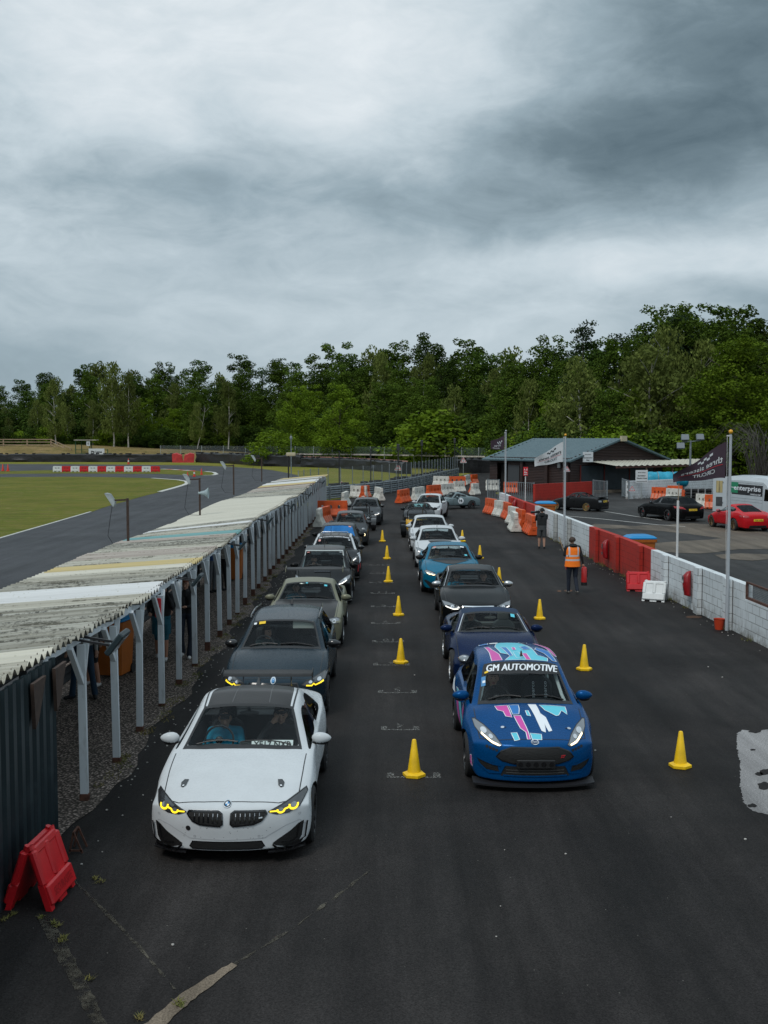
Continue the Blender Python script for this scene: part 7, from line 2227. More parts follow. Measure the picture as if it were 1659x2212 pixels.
# ============================================================ cones
mat('cone_yellow',(.86,.53,.005),.5,var=.18,vscale=6);mat('cone_red',(.55,.03,.01),.5);mat('cone_white',(.6,.6,.6),.6)
def cone(label,u,v,h=.53,m='cone_yellow',group=None,band=False,s=1.0,rz=0):
 p=G(u,v);r=thing('traffic_cone',label,'traffic cone',(p .x,p .y+.12*s,0.012),rz,group)
 if('cone',m,band) not in _WHEEL:
  mb=MB();n=6 if m=='cone_yellow' else 4
  f=lambda rad,z:[(rad*math .cos(2*math .pi*(k+.5)/n),rad*math .sin(2*math .pi*(k+.5)/n),z) for k in range(n)]
  mb .loft([f(.155,0),f(.165,.01),f(.165,.045),f(.12,.065),f(.10,.07)]);b=mb .build('base',MATS[m],smooth=False)
  mb=MB();mb .lathe([(.098,.06),(.088,.10),(.030,.52),(.022,.53),(.012,.53),(.0,.52)],n=20);c=mb .build('body',MATS[m],angle=50)
  d=None
  if band:mb=MB();mb .lathe([(.075,.22),(.052,.38)],n=20);mb .v=[(x*1.04,y*1.04,z) for x,y,z in mb .v];d=mb .build('band',MATS['cone_white'])
  _WHEEL[('cone',m,band)]=(b .data,c .data,d .data if d else None)
  for o in(b,c,d):
   if o:bpy .data .objects .remove(o)
 b,c,d=_WHEEL[('cone',m,band)];mkobj('base',b,r);mkobj('body',c,r)
 if d:mkobj('band',d,r)
 k_=h/.53;r .scale=(k_,k_,k_);return r
CG='yellow cones between and beside the two queues'
for u,v,l in((895,1684,'large yellow cone on the nearest painted slot line, between the two leading cars'),(866,1436,'yellow cone between the dark estate and the navy roadster'),(861,1332,'yellow cone between the olive coupe and the black saloon'),
 (839,1259,'yellow cone beside the black hatchback, left of the teal coupe'),(836,1209,'yellow cone left of the two white hatchbacks'),(826,1171,'farthest yellow cone between the queues, by the open kit cars'),
 (1474,1664,'nearest yellow cone on the open tarmac, left of the pale dry patch'),(1264,1451,'yellow cone behind the blue liveried hatchback on its right'),(1167,1340,'yellow cone right of the black saloon and navy roadster'),
 (1079,1262,'yellow cone half hidden by the black saloon roof'),(1037,1208,'yellow cone right of the teal coupe'),(999,1171,'farthest yellow cone right of the queues, beside the white hatchbacks')):
 cone(l,u,v,group=CG,rz=random .uniform(0,1))
for u,v,l,bnd in((5,1018,'red cone at the far left edge, left one of a pair',False),(16,1018.5,'red cone at the far left edge, right one of a pair',False),(277,1003,'red and white cone standing at the far tyre wall',True),
 (404.5,1034.5,'red cone at the lawn tip, left of the three',False),(419,1030,'red and white cone at the island tip, middle of three',True),(434.7,1026,'red cone at the island tip, right of the three',False)):
 cone(l,u,v,1.0 if u<350 else .8,'cone_red','red cones on the race track',bnd,2)
 # ============================================================ plastic barriers
mat('bar_orange',(.62,.085,.012),.55,var=.28,vscale=2.5);mat('bar_white',(.60,.59,.54),.6,var=.30,vscale=2.5);mat('bar_pale_orange',(.62,.20,.12),.6,var=.25,vscale=5)
mat('bar_red',(.55,.012,.018),.4,var=.15,vscale=4);mat('bar_clean_white',(.66,.68,.68),.45,var=.1)
def jersey_mesh(L,name,low):
 o=MB();P_=[(-.28,.05),(-.28,.14),(-.12,.50),(-.10,.98),(.10,.98),(.12,.50),(.28,.14),(.28,.05)]
 rings=[[(x*L,y*(1 if abs(x)<.495 else .92),z) for y,z in P_] for x in(-.5,-.49,-.25,0,.25,.49,.5)]
 o .loft(rings);b=o .build('b',MATS[name],smooth=False)
 c=MB()
 for x in(-.25,0,.25):
  n=14;ring=[(x*L+.085*math .cos(2*math .pi*k/n),.60+.12*math .sin(2*math .pi*k/n)) for k in range(n)]
  c .loft([[(a,-.4,z) for a,z in ring],[(a,.4,z) for a,z in ring]])
 for x in(-.38,-.05,.28):c .box(x*L,x*L+.12,-.5,.5,-.1,.085)
 cu=c .build('c',MATS[name],smooth=False);m_=b .modifiers .new('b','BOOLEAN');m_ .object=cu;m_ .operation='DIFFERENCE';m_ .solver='EXACT'
 me=evaluated(b);bpy .data .objects .remove(b);bpy .data .objects .remove(cu)
 for p in me .polygons:p .use_smooth=False
 g=MB()
 for x in(-.36,-.12,.12,.36):
  for s in(1,-1):
   w_=.085*L
   g .loft([[(x*L-w_,s*.285,.13),(x*L+w_,s*.285,.13),(x*L+w_*.8,s*.13,.49),(x*L-w_*.8,s*.13,.49)],[(x*L-w_,s*.315,.14),(x*L+w_,s*.315,.14),(x*L+w_*.6,s*.16,.46),(x*L-w_*.6,s*.16,.46)]])
 e=MB()
 for x in(-.5,.5):
  for z in(.35,.75):e .cbox(x*L-.03,x*L+.03,-.08,.08,z-.07,z+.07,.01)
 go=g .build('g',MATS[low],smooth=False);eo=e .build('e',MATS[name],smooth=False);r=(me,go .data,eo .data)
 bpy .data .objects .remove(go);bpy .data .objects .remove(eo);return r
JM={('o',1):jersey_mesh(1.6,'bar_orange','bar_pale_orange'),('w',1):jersey_mesh(1.6,'bar_white','bar_white'),('o',2):jersey_mesh(2.0,'bar_orange','bar_orange'),('w',2):jersey_mesh(2.0,'bar_white','bar_white')}
def jersey(c,a,b,label,group,flip=1):
 """a, b : the two ends of the foot facing the camera (sight lines)"""
 A,B=G(*a),G(*b);d=B-A;l=d .length;d .normalize();n=Vector((-d .y,d .x,0))
 if n .y<0:n=-n
 k_=2 if l>1.75 else 1;L_=(1.6,2.0)[k_-1];mid=(A+B)/2+n*.28
 r=thing('jersey_barrier',label,'barrier',(mid .x,mid .y,.012),math .atan2(d .y,d .x),group);sc=min(1.25,max(.75,l/L_));r .scale=(sc,1,1)
 me,g,e=JM[(c,k_)];mkobj('shell',me,r);mkobj('foot_ribs',g,r);mkobj('connectors',e,r);return r
G1='orange and white barriers along the right of the lane'
for c,a,b,l in(('o',(1042,1109.3),(1061,1113.4),'orange barrier, first at the far end of the row by the wall'),('w',(1061.6,1115),(1079,1118.5),'white barrier between the first two orange ones of the row by the wall'),
 ('o',(1080.6,1119.5),(1091.4,1124.5),'orange barrier in front of the flagpole foot'),('w',(1090.3,1131.2),(1105.6,1135.8),'white barrier in the middle of the row by the wall'),
 ('o',(1106.3,1137.8),(1120.3,1142.4),'orange barrier third from the near end of the row by the wall'),('w',(1119.5,1144.5),(1127,1151),'white barrier half hidden behind the nearest orange one'),('o',(1126.4,1150),(1141,1158.7),'orange barrier nearest the photographer, end of the row')):
 jersey(c,a,b,l,G1)
G2='orange and white barriers closing the far end of the lane'
for c,a,b,l in(('w',(933.3,1049.8),(967,1051),'long white barrier with three holes at the end of the crash rail'),('o',(968,1051),(1006,1051),'long orange barrier with three holes in the farthest row'),('w',(1007,1049),(1022.5,1045.5),'white barrier turned aside in the farthest row'),('o',(1023,1046),(1035,1045),'short orange barrier closing the farthest row'),
 ('o',(866,1089),(892,1084),'orange barrier left of the last white hatchback'),('w',(894,1083),(928,1077),'white barrier hidden behind the last white hatchback'),('o',(930,1076),(957,1073),'orange barrier between the white hatchback and grey racer'),('w',(958,1072),(984,1069.5),'white barrier behind the roof of the grey racer'),
 ('w',(985,1064.5),(1007,1063.5),'white barrier above the tail of the grey racer'),('o',(1008,1065),(1025,1070),'orange barrier right of the grey racer'),('w',(1026,1070.5),(1039,1069),'white barrier at the right end of the chicane')):
 jersey(c,a,b,l,G2)
G3='orange and white barriers at the far end of the shelter'
for c,a,b,l in(('w',(754,1076),(788,1077),'white barrier with three holes against the crash rail'),('o',(789,1077),(803,1075),'orange barrier against the crash rail, next to the white one'),('w',(804,1079),(817,1083),'white barrier turned end-on beside the grey hatchback'),('o',(678,1117.5),(750,1117.5),'long orange barrier across the end of the shelter'),('w',(748,1096),(760,1090),'white barrier behind the long orange one')):
 jersey(c,a,b,l,G3)
def jersey_at(c,x,y,rz,label,group,k_=1):
 r=thing('jersey_barrier',label,'barrier',(x,y,.012),rz,group);me,g,e=JM[(c,k_)];mkobj('shell',me,r);mkobj('foot_ribs',g,r);mkobj('connectors',e,r);return r
p=G(688,1141);jersey_at('w',p .x,p .y+.8,R(88),'white barrier seen end-on by the last shelter posts',G3);jersey_at('o',p .x+.22,p .y+2.5,R(78),'orange barrier right behind the end-on white one',G3)
G4='barriers in the paddock'
for c,a,b,l in(('w',(1050,1061),(1080,1061),'white barrier left of the hut doorway'),('o',(1089,1066),(1119,1066),'orange barrier behind the grey railings'),('o',(1407.6,1080),(1433,1081),'orange barrier left of the black estate'),('w',(1434,1083),(1464,1085.5),'white barrier behind the roof of the black estate'),('o',(1465,1087),(1498,1092),'orange barrier behind the tail of the black estate'),
 ('w',(1499,1098),(1531,1100),'white barrier between the black estate and red coupe'),('o',(1532,1100.6),(1552,1101),'orange barrier by the open van door'),('o',(1440,1076),(1470,1077),'orange barrier in front of the white wall, behind the estate')):
 jersey(c,a,b,l,G4)
 # stacked tyres behind them
for i in range(5):
 q=GY(1490+15*i,1060,77);t=thing('tyre_stack','strapped stack of black tyres by the van, %s'%['leftmost','second from the left','middle one','second from the right','rightmost'][i],'tyres',(q .x,77,0),0,'tyre stacks behind the barriers')
 for j in range(6):
  mb=MB();mb .lathe([(.18,.0),(.30,.01),(.34,.06),(.34,.15),(.30,.2),(.18,.21)],(0,0,.21*j),16);mb .build('tyre',MATS['tyre_pile'],t)
 mb=MB();mb .box(-.03,.03,-.36,-.345,0,1.27);mb .build('strap',MATS['silver_rim'],t,smooth=False)
 # small moulded barriers (leaning pairs)
def aframe(name,label,loc,rz,L,h,spread,m,text=None,group=None):
 r=thing(name,label,'barrier',loc,rz,group);nb_=[(-L/2,0),(-L*.38,0),(-L*.36,.07),(-L*.16,.07),(-L*.14,0),(L*.14,0),(L*.16,.07),(L*.36,.07),(L*.38,0),(L/2,0),(L/2,h*.42),(L*.46,h*.46),(L*.47,h*.93),(L*.40,h),(-L*.40,h),(-L*.47,h*.93),(-L*.46,h*.46),(-L/2,h*.42)]
 for s in(1,-1):
  mb=MB();mb .prism(nb_,-.03,.03,'xz')
  mb .cbox(-L*.49,L*.49,-.075,.02,h*.08,h*.40,.02)
  mb .cbox(-L*.42,L*.42,-.045,.02,h*.86,h*.99,.015)
  for x in(-L*.44,0,L*.44):mb .cbox(x-.05,x+.05,-.055,.02,h*.40,h*.95,.02)
  mb .cyl((-L*.42,0,h*.96),(-L*.42,0,h*1.03),.04,n=10);mb .cyl((L*.42,0,h*.96),(L*.42,0,h*1.03),.04,n=10)
  p=mb .build('panel',MATS[m],r,smooth=False);tl=math .atan2(spread/2,h);p .rotation_euler=(-tl if s==1 else tl,0,0) if s==1 else(-tl,0,math .pi);p .location=(0,-s*spread/2,0)
  if text and s==1:
   t=MB();text_on(t,text,lambda a,b:(a,-.079,h*.24+b),L*.72,h*.13,0,bold=.01,res=1);t .build('moulded_text',mat('bar_red_dark',(.36,.008,.012),.5),p,recalc=False)
 return r
a,b=G(110,1973),G(162.5,1912);dd=(b-a).normalized();nn=Vector((-dd .y,dd .x,0));c=(a+b)/2+nn*.24
aframe('folding_barrier','bright red moulded folding barrier in the bottom left corner against the dark cladding',(c .x,c .y,0),math .atan2(dd .y,dd .x),(b-a).length*.96,.68,.44,'bar_red','SECURASITE')
c=G(1383,1279);aframe('folding_barrier','small red moulded barrier at the foot of the block wall',(c .x,c .y+.3,0),R(-8),.72,.62,.42,'bar_red')
c=G(1421,1301);aframe('folding_barrier','small white moulded barrier at the foot of the block wall',(c .x,c .y+.3,0),R(-28),.66,.62,.52,'bar_clean_white')
# chain of red and white water barriers on the island
mb=MB();mb .prism([(-.62,0),(-.45,0),(-.42,.08),(-.15,.08),(-.12,0),(.12,0),(.15,.08),(.42,.08),(.45,0),(.62,0),(.62,.62),(.54,.80),(-.54,.80),(-.62,.62)],-.18,.18,'xz');mb .cbox(-.5,.5,-.22,.22,.1,.4,.04)
wb_={}
for c_,mt in(('red','bar_red'),('white','bar_clean_white')):o=mb .build('b',MATS[mt],smooth=False);wb_[c_]=o .data;bpy .data .objects .remove(o)
hb_=MB();hb_ .box(-.3,-.1,-.225,-.21,.5,.58);hb_ .box(.1,.3,-.225,-.21,.5,.58);o=hb_ .build('b',MATS['dark_slat'],smooth=False);hb_=o .data;bpy .data .objects .remove(o)
ordn=['first','second','third','fourth','fifth','last']
for i in range(12):
 c_='white' if i%2==0 else 'red';A=G(115+19.2*(i+.5),1019.5+.02*i)
 r=thing('water_barrier','%s water-filled barrier on the grass island, %s of its colour from the left'%(c_,ordn[i//2]),'barrier',(A .x,A .y,.02),0,'red and white barriers on the grass island');mkobj('shell',wb_[c_],r);mkobj('handle_slots',hb_,r);r .scale=(1.0,1,1.0)
 # ============================================================ bins, bucket, extinguishers
mat('bin_orange',(.40,.11,.012),.5,var=.12,vscale=4);mat('bin_blue',(.008,.22,.50),.45)
def wheelie(label,loc,rz,w=.58,d=.72,h=1.0,lid_open=False,big=False,mark=False):
 r=thing('wheeled_bin',label,'bin',loc,rz);mb=MB();k_=.82
 f=lambda s,z:[(-w/2*s+.04,-d/2*s,z),(w/2*s-.04,-d/2*s,z),(w/2*s,-d/2*s+.04,z),(w/2*s,d/2*s-.04,z),(w/2*s-.04,d/2*s,z),(-w/2*s+.04,d/2*s,z),(-w/2*s,d/2*s-.04,z),(-w/2*s,-d/2*s+.04,z)]
 mb .loft([f(k_,.05),f(.97,h-.10),f(1.06,h-.10),f(1.08,h),f(.98,h),f(.95,h-.06)]);mb .build('body',MATS['bin_orange'],r,smooth=False)
 l=MB();l .loft([f(1.06,h+.012),f(1.07,h+.05),f(.85,h+.12),f(.5,h+.15)]);l .cyl((-w/2,d/2+.03,h+.03),(w/2,d/2+.03,h+.03),.03,n=8);lo=l .build('lid',MATS['bin_blue'],r,smooth=False)
 for s in(1,-1):wl=MB();wl .cyl((s*(w*.42-.03),d*.38,.10),(s*(w*.42+.03),d*.38,.10),.10,n=14);wl .build('wheel',MATS['rubber'],r)
 if mark:t=MB();t .lathe([(.06,0),(.07,0)],(0,0,0),20);t .v=[(x+.05,-d/2*.93-.006,y+h*.70) for x,y,z in t .v];text_on(t,'BIFFA',lambda a,b:(.05+a,-d/2*.93-.006,h*.70+b),.07,.03);t .build('printed_mark',MATS['cone_white'],r,recalc=False)
 return r
p=G(243,1464);wheelie('tall orange wheeled bin with blue lid between the second and third shelter posts',(p .x,p .y+.2,.02),R(-10),.62,.72,1.12,mark=True)
p=G(503,1256);wheelie('orange wheeled bin with blue lid far down the shelter',(p .x,p .y+.3,.02),0,.6,.7,1.1)
p=GY(1382,1163,39.0);wheelie('large orange bin with blue lid behind the red wall section',(p .x+.05,39.2,.01),R(4),.92,.85,1.22);p=GY(1174,1090,59.5);wheelie('large orange bin with bright blue lid behind the far white wall section',(p .x+.1,59.5,.01),0,1.0,.8,1.24)
mat('ext_cover',(.28,.008,.012),.35,var=.3,vscale=8);mat('bucket_red',(.50,.05,.015),.45);mat('ext_red',(.45,.02,.02),.3,coat=.5)
def ext_cover(u,v,label):
 d=ray(u,v);t=9.32/(d .x+.0285*d .y);p=d*t;y=p .y;x=wallx(y)-.03;z=CAM_H+p .z
 r=thing('extinguisher_cover',label,'extinguisher',(x,y,z),0,'red fire extinguisher covers hung on the block wall');mb=MB();rings=[]
 for z_,a,b in((-.36,.05,.11),(-.33,.10,.15),(0,.13,.16),(.22,.12,.13),(.32,.07,.07),(.35,.03,.04)):rings .append([(-a*(1+math .cos(t_))*.9,b*math .sin(t_),z_) for t_ in[2*math .pi*k/14 for k in range(14)]])
 mb .loft(rings);mb .build('cover',MATS['ext_cover'],r);w_=MB();w_ .box(-.235,-.225,-.07,.07,.02,.20);w_ .box(-.238,-.226,-.06,.06,-.2,-.1);w_ .build('label_patch',MATS['lamp_clear'],r,smooth=False)
ext_cover(1308,1186,'red extinguisher cover on the red wall section');ext_cover(1484.5,1260,'red extinguisher cover on the near white wall section');ext_cover(1112,1092,'red extinguisher cover on the far red wall section behind the barriers')
p=G(1556,1362);r=thing('fire_bucket','red bucket standing by the foot of the nearest flagpole','bucket',(p .x,p .y+.1,.012));mb=MB();mb .lathe([(0,0),(.10,0),(.135,.26),(.145,.27),(.13,.265),(.095,.02),(0,.02)],n=20);mb .build('pail',MATS['bucket_red'],r)
mb=MB();mb .tube([(.135*math .cos(a),.02,.26-.13*math .sin(a)) for a in[math .pi*k/8 for k in range(9)]],.005,5);mb .build('handle',MATS['galv'],r)
# ============================================================ flags and poles
mat('flag_white',(.58,.60,.62),.7,var=.06);mat('flag_dark',(.045,.025,.040),.7,var=.1);mat('pole_grey',(.40,.43,.46),.4);mat('finial',(.75,.36,.02),.3)
def flag(label,x,y,zt,fw,fh,drop,mtl,ink,words,rz,pole_label,mirror,fin='finial',pr=.045,z_top=None,tp=.6):
 r=thing('flagpole',pole_label,'flagpole',(x,y,.012));mb=MB();mb .cyl((0,0,0),(0,0,zt),pr,pr*.75,12);mb .build('pole',MATS['pole_grey'],r)
 b=MB();b .ell((0,0,zt+.07),(.055,.055,.055),12,8);b .build('finial',MATS[fin],r);b=MB();b .tube([(-.09,-.02,zt-.05),(-.075,-.03,zt*.5),(-.05,-.04,1.1)],.006,4);b .beam((-.1,0,zt-.03),(0,0,zt-.03),.03,.03);b .build('halyard',MATS['cone_white'],r)
 f_=thing('flag',label,'flag',(x,y,(z_top or zt-.22)));fn=lambda a,b_:(-(.10+a*fw),.16*math .sin(a*7.5+b_*1.2)*(.25+a)-.10*a,-b_*fh*(1-tp*a)-drop*a**1.15-.05*math .sin(a*5)*a)
 mb=MB();n,m2=26,12;mb .add([fn(i/n,j/m2) for i in range(n+1) for j in range(m2+1)],[(i*(m2+1)+j,(i+1)*(m2+1)+j,(i+1)*(m2+1)+j+1,i*(m2+1)+j+1) for i in range(n) for j in range(m2)])
 c=mb .build('cloth',MATS[mtl],f_);t=MB();mi=0
 def F(a,b_,off=-.012):q=fn(a,b_);return(q[0],q[1]+off,q[2])
 for txt,ca,cb,tw,th_ in words:
  if txt=='#':
   for i in range(5):
    for j in range(2):
     if(i+j)%2==0:
      a0,b0=ca+(i-2.5)*tw/5,cb+(j-1)*th_/2
      for off in(-.012,.012):t .add([F(a0,b0,off),F(a0+tw/5,b0,off),F(a0+tw/5,b0+th_/2,off),F(a0,b0+th_/2,off)],[(0,1,2,3)])
  elif txt=='-':
   for k in range(10):
    a0=ca-tw/2+tw*k/10;t .add([F(a0,cb),F(a0+tw/10,cb),F(a0+tw/10,cb+th_),F(a0,cb+th_)],[(0,1,2,3)],1)
  else:
   v,fc,_=text2d(txt,bold=.012)
   sg=1 if mirror else-1
   t .add([F(ca+sg*px*tw,cb-py*th_) for px,py in v],fc)
 t .build('lettering',[MATS[ink],MATS['red_vinyl']],f_,recalc=False)
W3=lambda o=0:[('#',.42+o,.20,.34,.16),('three sisters',.46,.46,.80,.20),('-',.48,.605,.84,.018),('CIRCUIT',.44,.76,.46,.15)]
p=G(1568,1363);flag('dark purple flag with reversed white lettering on the nearest pole',p .x+.02,p .y,4.86,1.28,.90,.86,'flag_dark','flag_white',W3(),0,'tall grey flagpole fixed to the near white wall section',True,z_top=4.70,tp=.78)
yb=48.2;flag('white flag with dark lettering on the middle pole',wallx(yb)-.22,yb,4.83,1.22,.88,.78,'flag_white','ink',W3(),0,'grey flagpole with orange finial at the white wall section by the marshal',False,z_top=4.62)
yb=67.6;flag('small dark flag furled on the farthest pole, left of the hut',wallx(yb)-.12,yb,5.12,.82,.84,.36,'flag_dark','flag_white',[('#',.35,.40,.4,.22),('three',.5,.62,.5,.2),('circuit',.6,.85,.5,.12)],0,'farthest grey flagpole, behind the orange barriers',True,fin='pole_grey',tp=.4)
yb=32.6;x=wallx(yb)+.12;r=thing('marker_pole','plain white and bamboo pole standing behind the white wall section','pole',(x,yb,0));mb=MB();mb .cyl((0,0,0),(0,0,2.95),.035,n=8);mb .build('lower_pole',MATS['cone_white'],r);mb=MB();mb .cyl((0,0,2.9),(.02,0,3.45),.012,n=6);mb .build('cane',MATS['pale_timber'],r)
q=GY(1135.5,1018,63.8);board('fire_sign','red and white Fire Point board on a tall white post',(q .x,63.8,q .z-.26),.27,.50,[('A',-.06,.36,.08,.11),('i',.07,.36,.04,.12),('Fire',0,.20,.16,.09),('point',0,.08,.18,.09)],0,'red_vinyl','white_vinyl',post=(-2.6,.03,'cone_white'))
def tri(label,p,s,post=None,txt='!'):
 r=thing('warning_sign',label,'sign',tuple(p));mb=MB();mb .prism([(-s/2,0),(s/2,0),(s/2,s*.15),(0,s*.95),(-s/2,s*.15)],0,.02,'xz');mb .build('board',MATS['sign_white'],r,smooth=False)
 b=MB()
 for q0,q1 in(((-s*.42,s*.14),(s*.42,s*.14)),((s*.42,s*.14),(0,s*.84)),((0,s*.84),(-s*.42,s*.14))):b .beam((q0[0],-.008,q0[1]),(q1[0],-.008,q1[1]),.01,s*.07)
 b .build('red_border',MATS['red_vinyl'],r,smooth=False);t=MB();text_on(t,txt,lambda a,b_:(a,-.012,s*.40+b_),s*.08,s*.34,0,bold=.02);t .build('symbol',MATS['ink'],r,recalc=False)
 if post:m2=MB();m2 .cyl((0,.03,post),(0,.03,s*.3),.03,n=6);m2 .build('post',MATS['post_grey'],r)
q=GY(1224.8,1019,93.2);tri('triangular warning sign on the corner of the hut, behind the white flag',(q .x,q .y,q .z),.52);q=GY(794,1029,85);tri('triangular sign on the lawn behind the wire fence, left one',(GY(738,1027,93).x,93,.45),.75,-.45);tri('triangular sign beyond the wire fence, middle one',(GY(860,1004,128).x,128,1.0),.8,-1.0);tri('triangular sign hung at the right end of the wire fence',(GY(1001,991,140).x,140,1.6),.8,-1.6)
q=GY(1381+7,1058,86.3);tri('triangular warning sign painted on the white block wall end',(GY(1384,1056,86.0).x-.7,85.85,.62),.5)
board('bay_notice','yellow notice board on the last post of the shelter',(G(689,1090).x-.05,75.2,1.35),.55,.75,[('STOP',0,.5,.36,.14),('PIT ENTRY',0,.26,.42,.09)],0,'plate_yellow','ink');board('fire_notice','small red fire notice on the fourth shelter post',(-4.0,post_ys[3]-.06,1.62),.11,.34,[('A',0,.24,.04,.06),('Fire',0,.13,.08,.035),('Point',0,.07,.08,.035)],0,'red_vinyl','white_vinyl')
# ============================================================ lamps on and above the shelter roof
def roof_lamp(label,u,v,x,zlen,side=-1):
 d=ray(u,v);t=x/d .x;y=d .y*t;zb=CAM_H+d .z*t;r=thing('roof_floodlight',label,'floodlight',(x,y,zb-.1),0,'floodlights on rusty poles above the shelter roof');mb=MB();mb .beam((0,0,0),(0,0,zlen),.06,.06);mb .beam((0,0,zlen-.04),(-.42,0,zlen-.06),.045,.045);mb .build('pole',MATS['rust_pole'],r,smooth=False)
 l=MB();l .cbox(-.30,.30,-.05,.05,-.05,.05,.02);rings=[[(-.34*c_,-.16*k2,h_),(.34*c_,-.16*k2,h_),(.34*c_,.16*k2,h_),(-.34*c_,.16*k2,h_)] for c_,k2,h_ in((.6,.6,.12),(1,1,-.02),(1.02,1.02,-.05))];l .loft(rings);o=l .build('lamp_head',MATS['post_grey'],r,smooth=False);o .location=(-.45,0,zlen-.03);o .rotation_euler=(0,R(58),0);o .scale=(.62,.9,.62)
 g_=MB();g_ .add([(-.3,-.13,-.055),(.3,-.13,-.055),(.3,.13,-.055),(-.3,.13,-.055)],[(0,1,2,3)]);g_ .build('lens',MATS['lamp_lens'],o)
 c=MB();c .tube([(-.42,.03,zlen-.2),(-.48,.03,zlen*.6),(-.55,.03,zlen*.25),(-.40,.03,.1),(0,.03,.08)],.008,5);c .build('cable',MATS['ink'],r);return r
roof_lamp('nearest floodlight on a rusty pole above the shelter roof',277,1177,-6.9,1.36);r2=roof_lamp('second floodlight pole, with a horn loudspeaker on it',432,1112,-6.6,1.42);roof_lamp('third floodlight pole above the cream part of the shelter roof',505,1064,-6.7,1.35);roof_lamp('fourth floodlight pole near the far end of the shelter roof',565.5,1037,-6.8,1.35)
hs=thing('loudspeaker','pale grey horn loudspeaker on the second floodlight pole','loudspeaker',(r2 .location .x+.05,r2 .location .y,r2 .location .z+.88));mb=MB();mb .lathe([(.05,-.1),(.06,0),(.09,.12),(.16,.22),(.20,.25),(.195,.26),(.05,.1)],n=18,axis='x');mb .build('horn',mat('horn_grey',(.32,.40,.42),.5),hs)
q=GY(622,1000,77.2);r=thing('roof_lamp','cream lamp on a black pole at the far end of the shelter','floodlight',(q .x,77.6,0));mb=MB();mb .cyl((0,0,0),(0,0,3.6),.05,n=8);mb .build('pole',MATS['ink'],r);mb=MB();mb .cbox(-.15,.5,-.12,.12,3.5,3.75,.04);mb .build('lamp_head',MATS['cap_cream'],r)
r=thing('thin_mast','thin grey mast rising at the far end of the shelter','mast',(GY(629,1000,80).x,80,0));mb=MB();mb .cyl((0,0,0),(0,0,5.0),.05,.03,8);mb .ell((.0,0,4.75),(.1,.06,.16));mb .build('pole',MATS['galv'],r)
for i,(u,yd,ht) in enumerate(((732.7,88.5,3.7),(801,93.2,3.9),(860,101,4.1),(911,116,4.4),(1108-126,134,4.6))):
 q=GY(u,1000,yd);r=thing('lamp_post','black lamp post along the crash rail, %s from the left'%['first','second','third','fourth','fifth'][i],'lamp post',(q .x,yd,0),0,'black lamp posts along the crash rail');mb=MB();mb .beam((0,0,0),(0,0,ht),.10,.10);mb .build('post',MATS['ink'],r,smooth=False)
 if i>1:mb=MB();mb .cbox(-.14,.14,-.14,.14,ht-.5,ht+.1,.03);mb .build('lamp',MATS['gloss_black'],r)
for u,t,yd,l in((752,948,185,'thin lamp post in front of the bright green tree'),(584,945,200,'thin lamp post by the left end of the mesh fence'),(921,926,175,'thin lamp post with a white head against the middle of the wood')):
 q=GY(u,t,yd);r=thing('track_lamp',l,'lamp post',(q .x,yd,0));mb=MB();mb .cyl((0,0,0),(0,0,q .z),.09,.07,8);mb .build('post',MATS['galv'],r);mb=MB();mb .cbox(-.35,.35,-.15,.15,q .z-.1,q .z+.1,.03);mb .build('lamp_head',MATS['galv'],r)
def eave_lamp(i,label,big=1.0):
 y=post_ys[i]+.05;r=thing('eave_floodlight',label,'floodlight',(-4.0,y,eave(y)-.05),0,'floodlights bracketed under the shelter eave');mb=MB();mb .beam((0,-.12,.03),(.48,-.12,-.05),.03,.03);mb .beam((0,.12,.03),(.48,.12,-.05),.03,.03);mb .build('bracket',MATS['ink'],r,smooth=False)
 l=MB();l .cbox(-.04,.04,-.22,.22,-.17,.17,.015);o=l .build('lamp_head',MATS['dark_sheet'],r,smooth=False);o .location=(.50,0,-.02);o .rotation_euler=(0,R(38),0);g_=MB();g_ .add([(.045,-.19,-.14),(.045,.19,-.14),(.045,.19,.14),(.045,-.19,.14)],[(0,1,2,3)]);g_ .build('lens',MATS['lamp_clear'],o);r .scale=(big,)*3
eave_lamp(0,'large floodlight under the eave at the first shelter post');eave_lamp(4,'floodlight under the eave above the two walking women',.8);eave_lamp(8,'floodlight under the eave by the two standing people',.8);eave_lamp(12,'floodlight under the eave above the olive coupe',.8);eave_lamp(17,'floodlight under the eave above the black hatchback',.8);eave_lamp(23,'floodlight under the eave level with the rounded hatchback',.8);eave_lamp(30,'floodlight under the eave near the yellow notice',.8)
r=thing('folding_stand','small rusty folding stand behind the red barrier','stand',(G(150,1845).x,G(150,1845).y,.012));mb=MB()
for a,b in(((0,0,0),(.05,0,.24)),((.15,0,0),(.05,0,.24)),((0,.2,0),(.05,.2,.24)),((.15,.2,0),(.05,.2,.24)),((.05,0,.24),(.05,.2,.24)),((0,0,.03),(.15,0,.03))):mb .beam(a,b,.02,.02)
mb .build('frame',MATS['rust'],r,smooth=False)
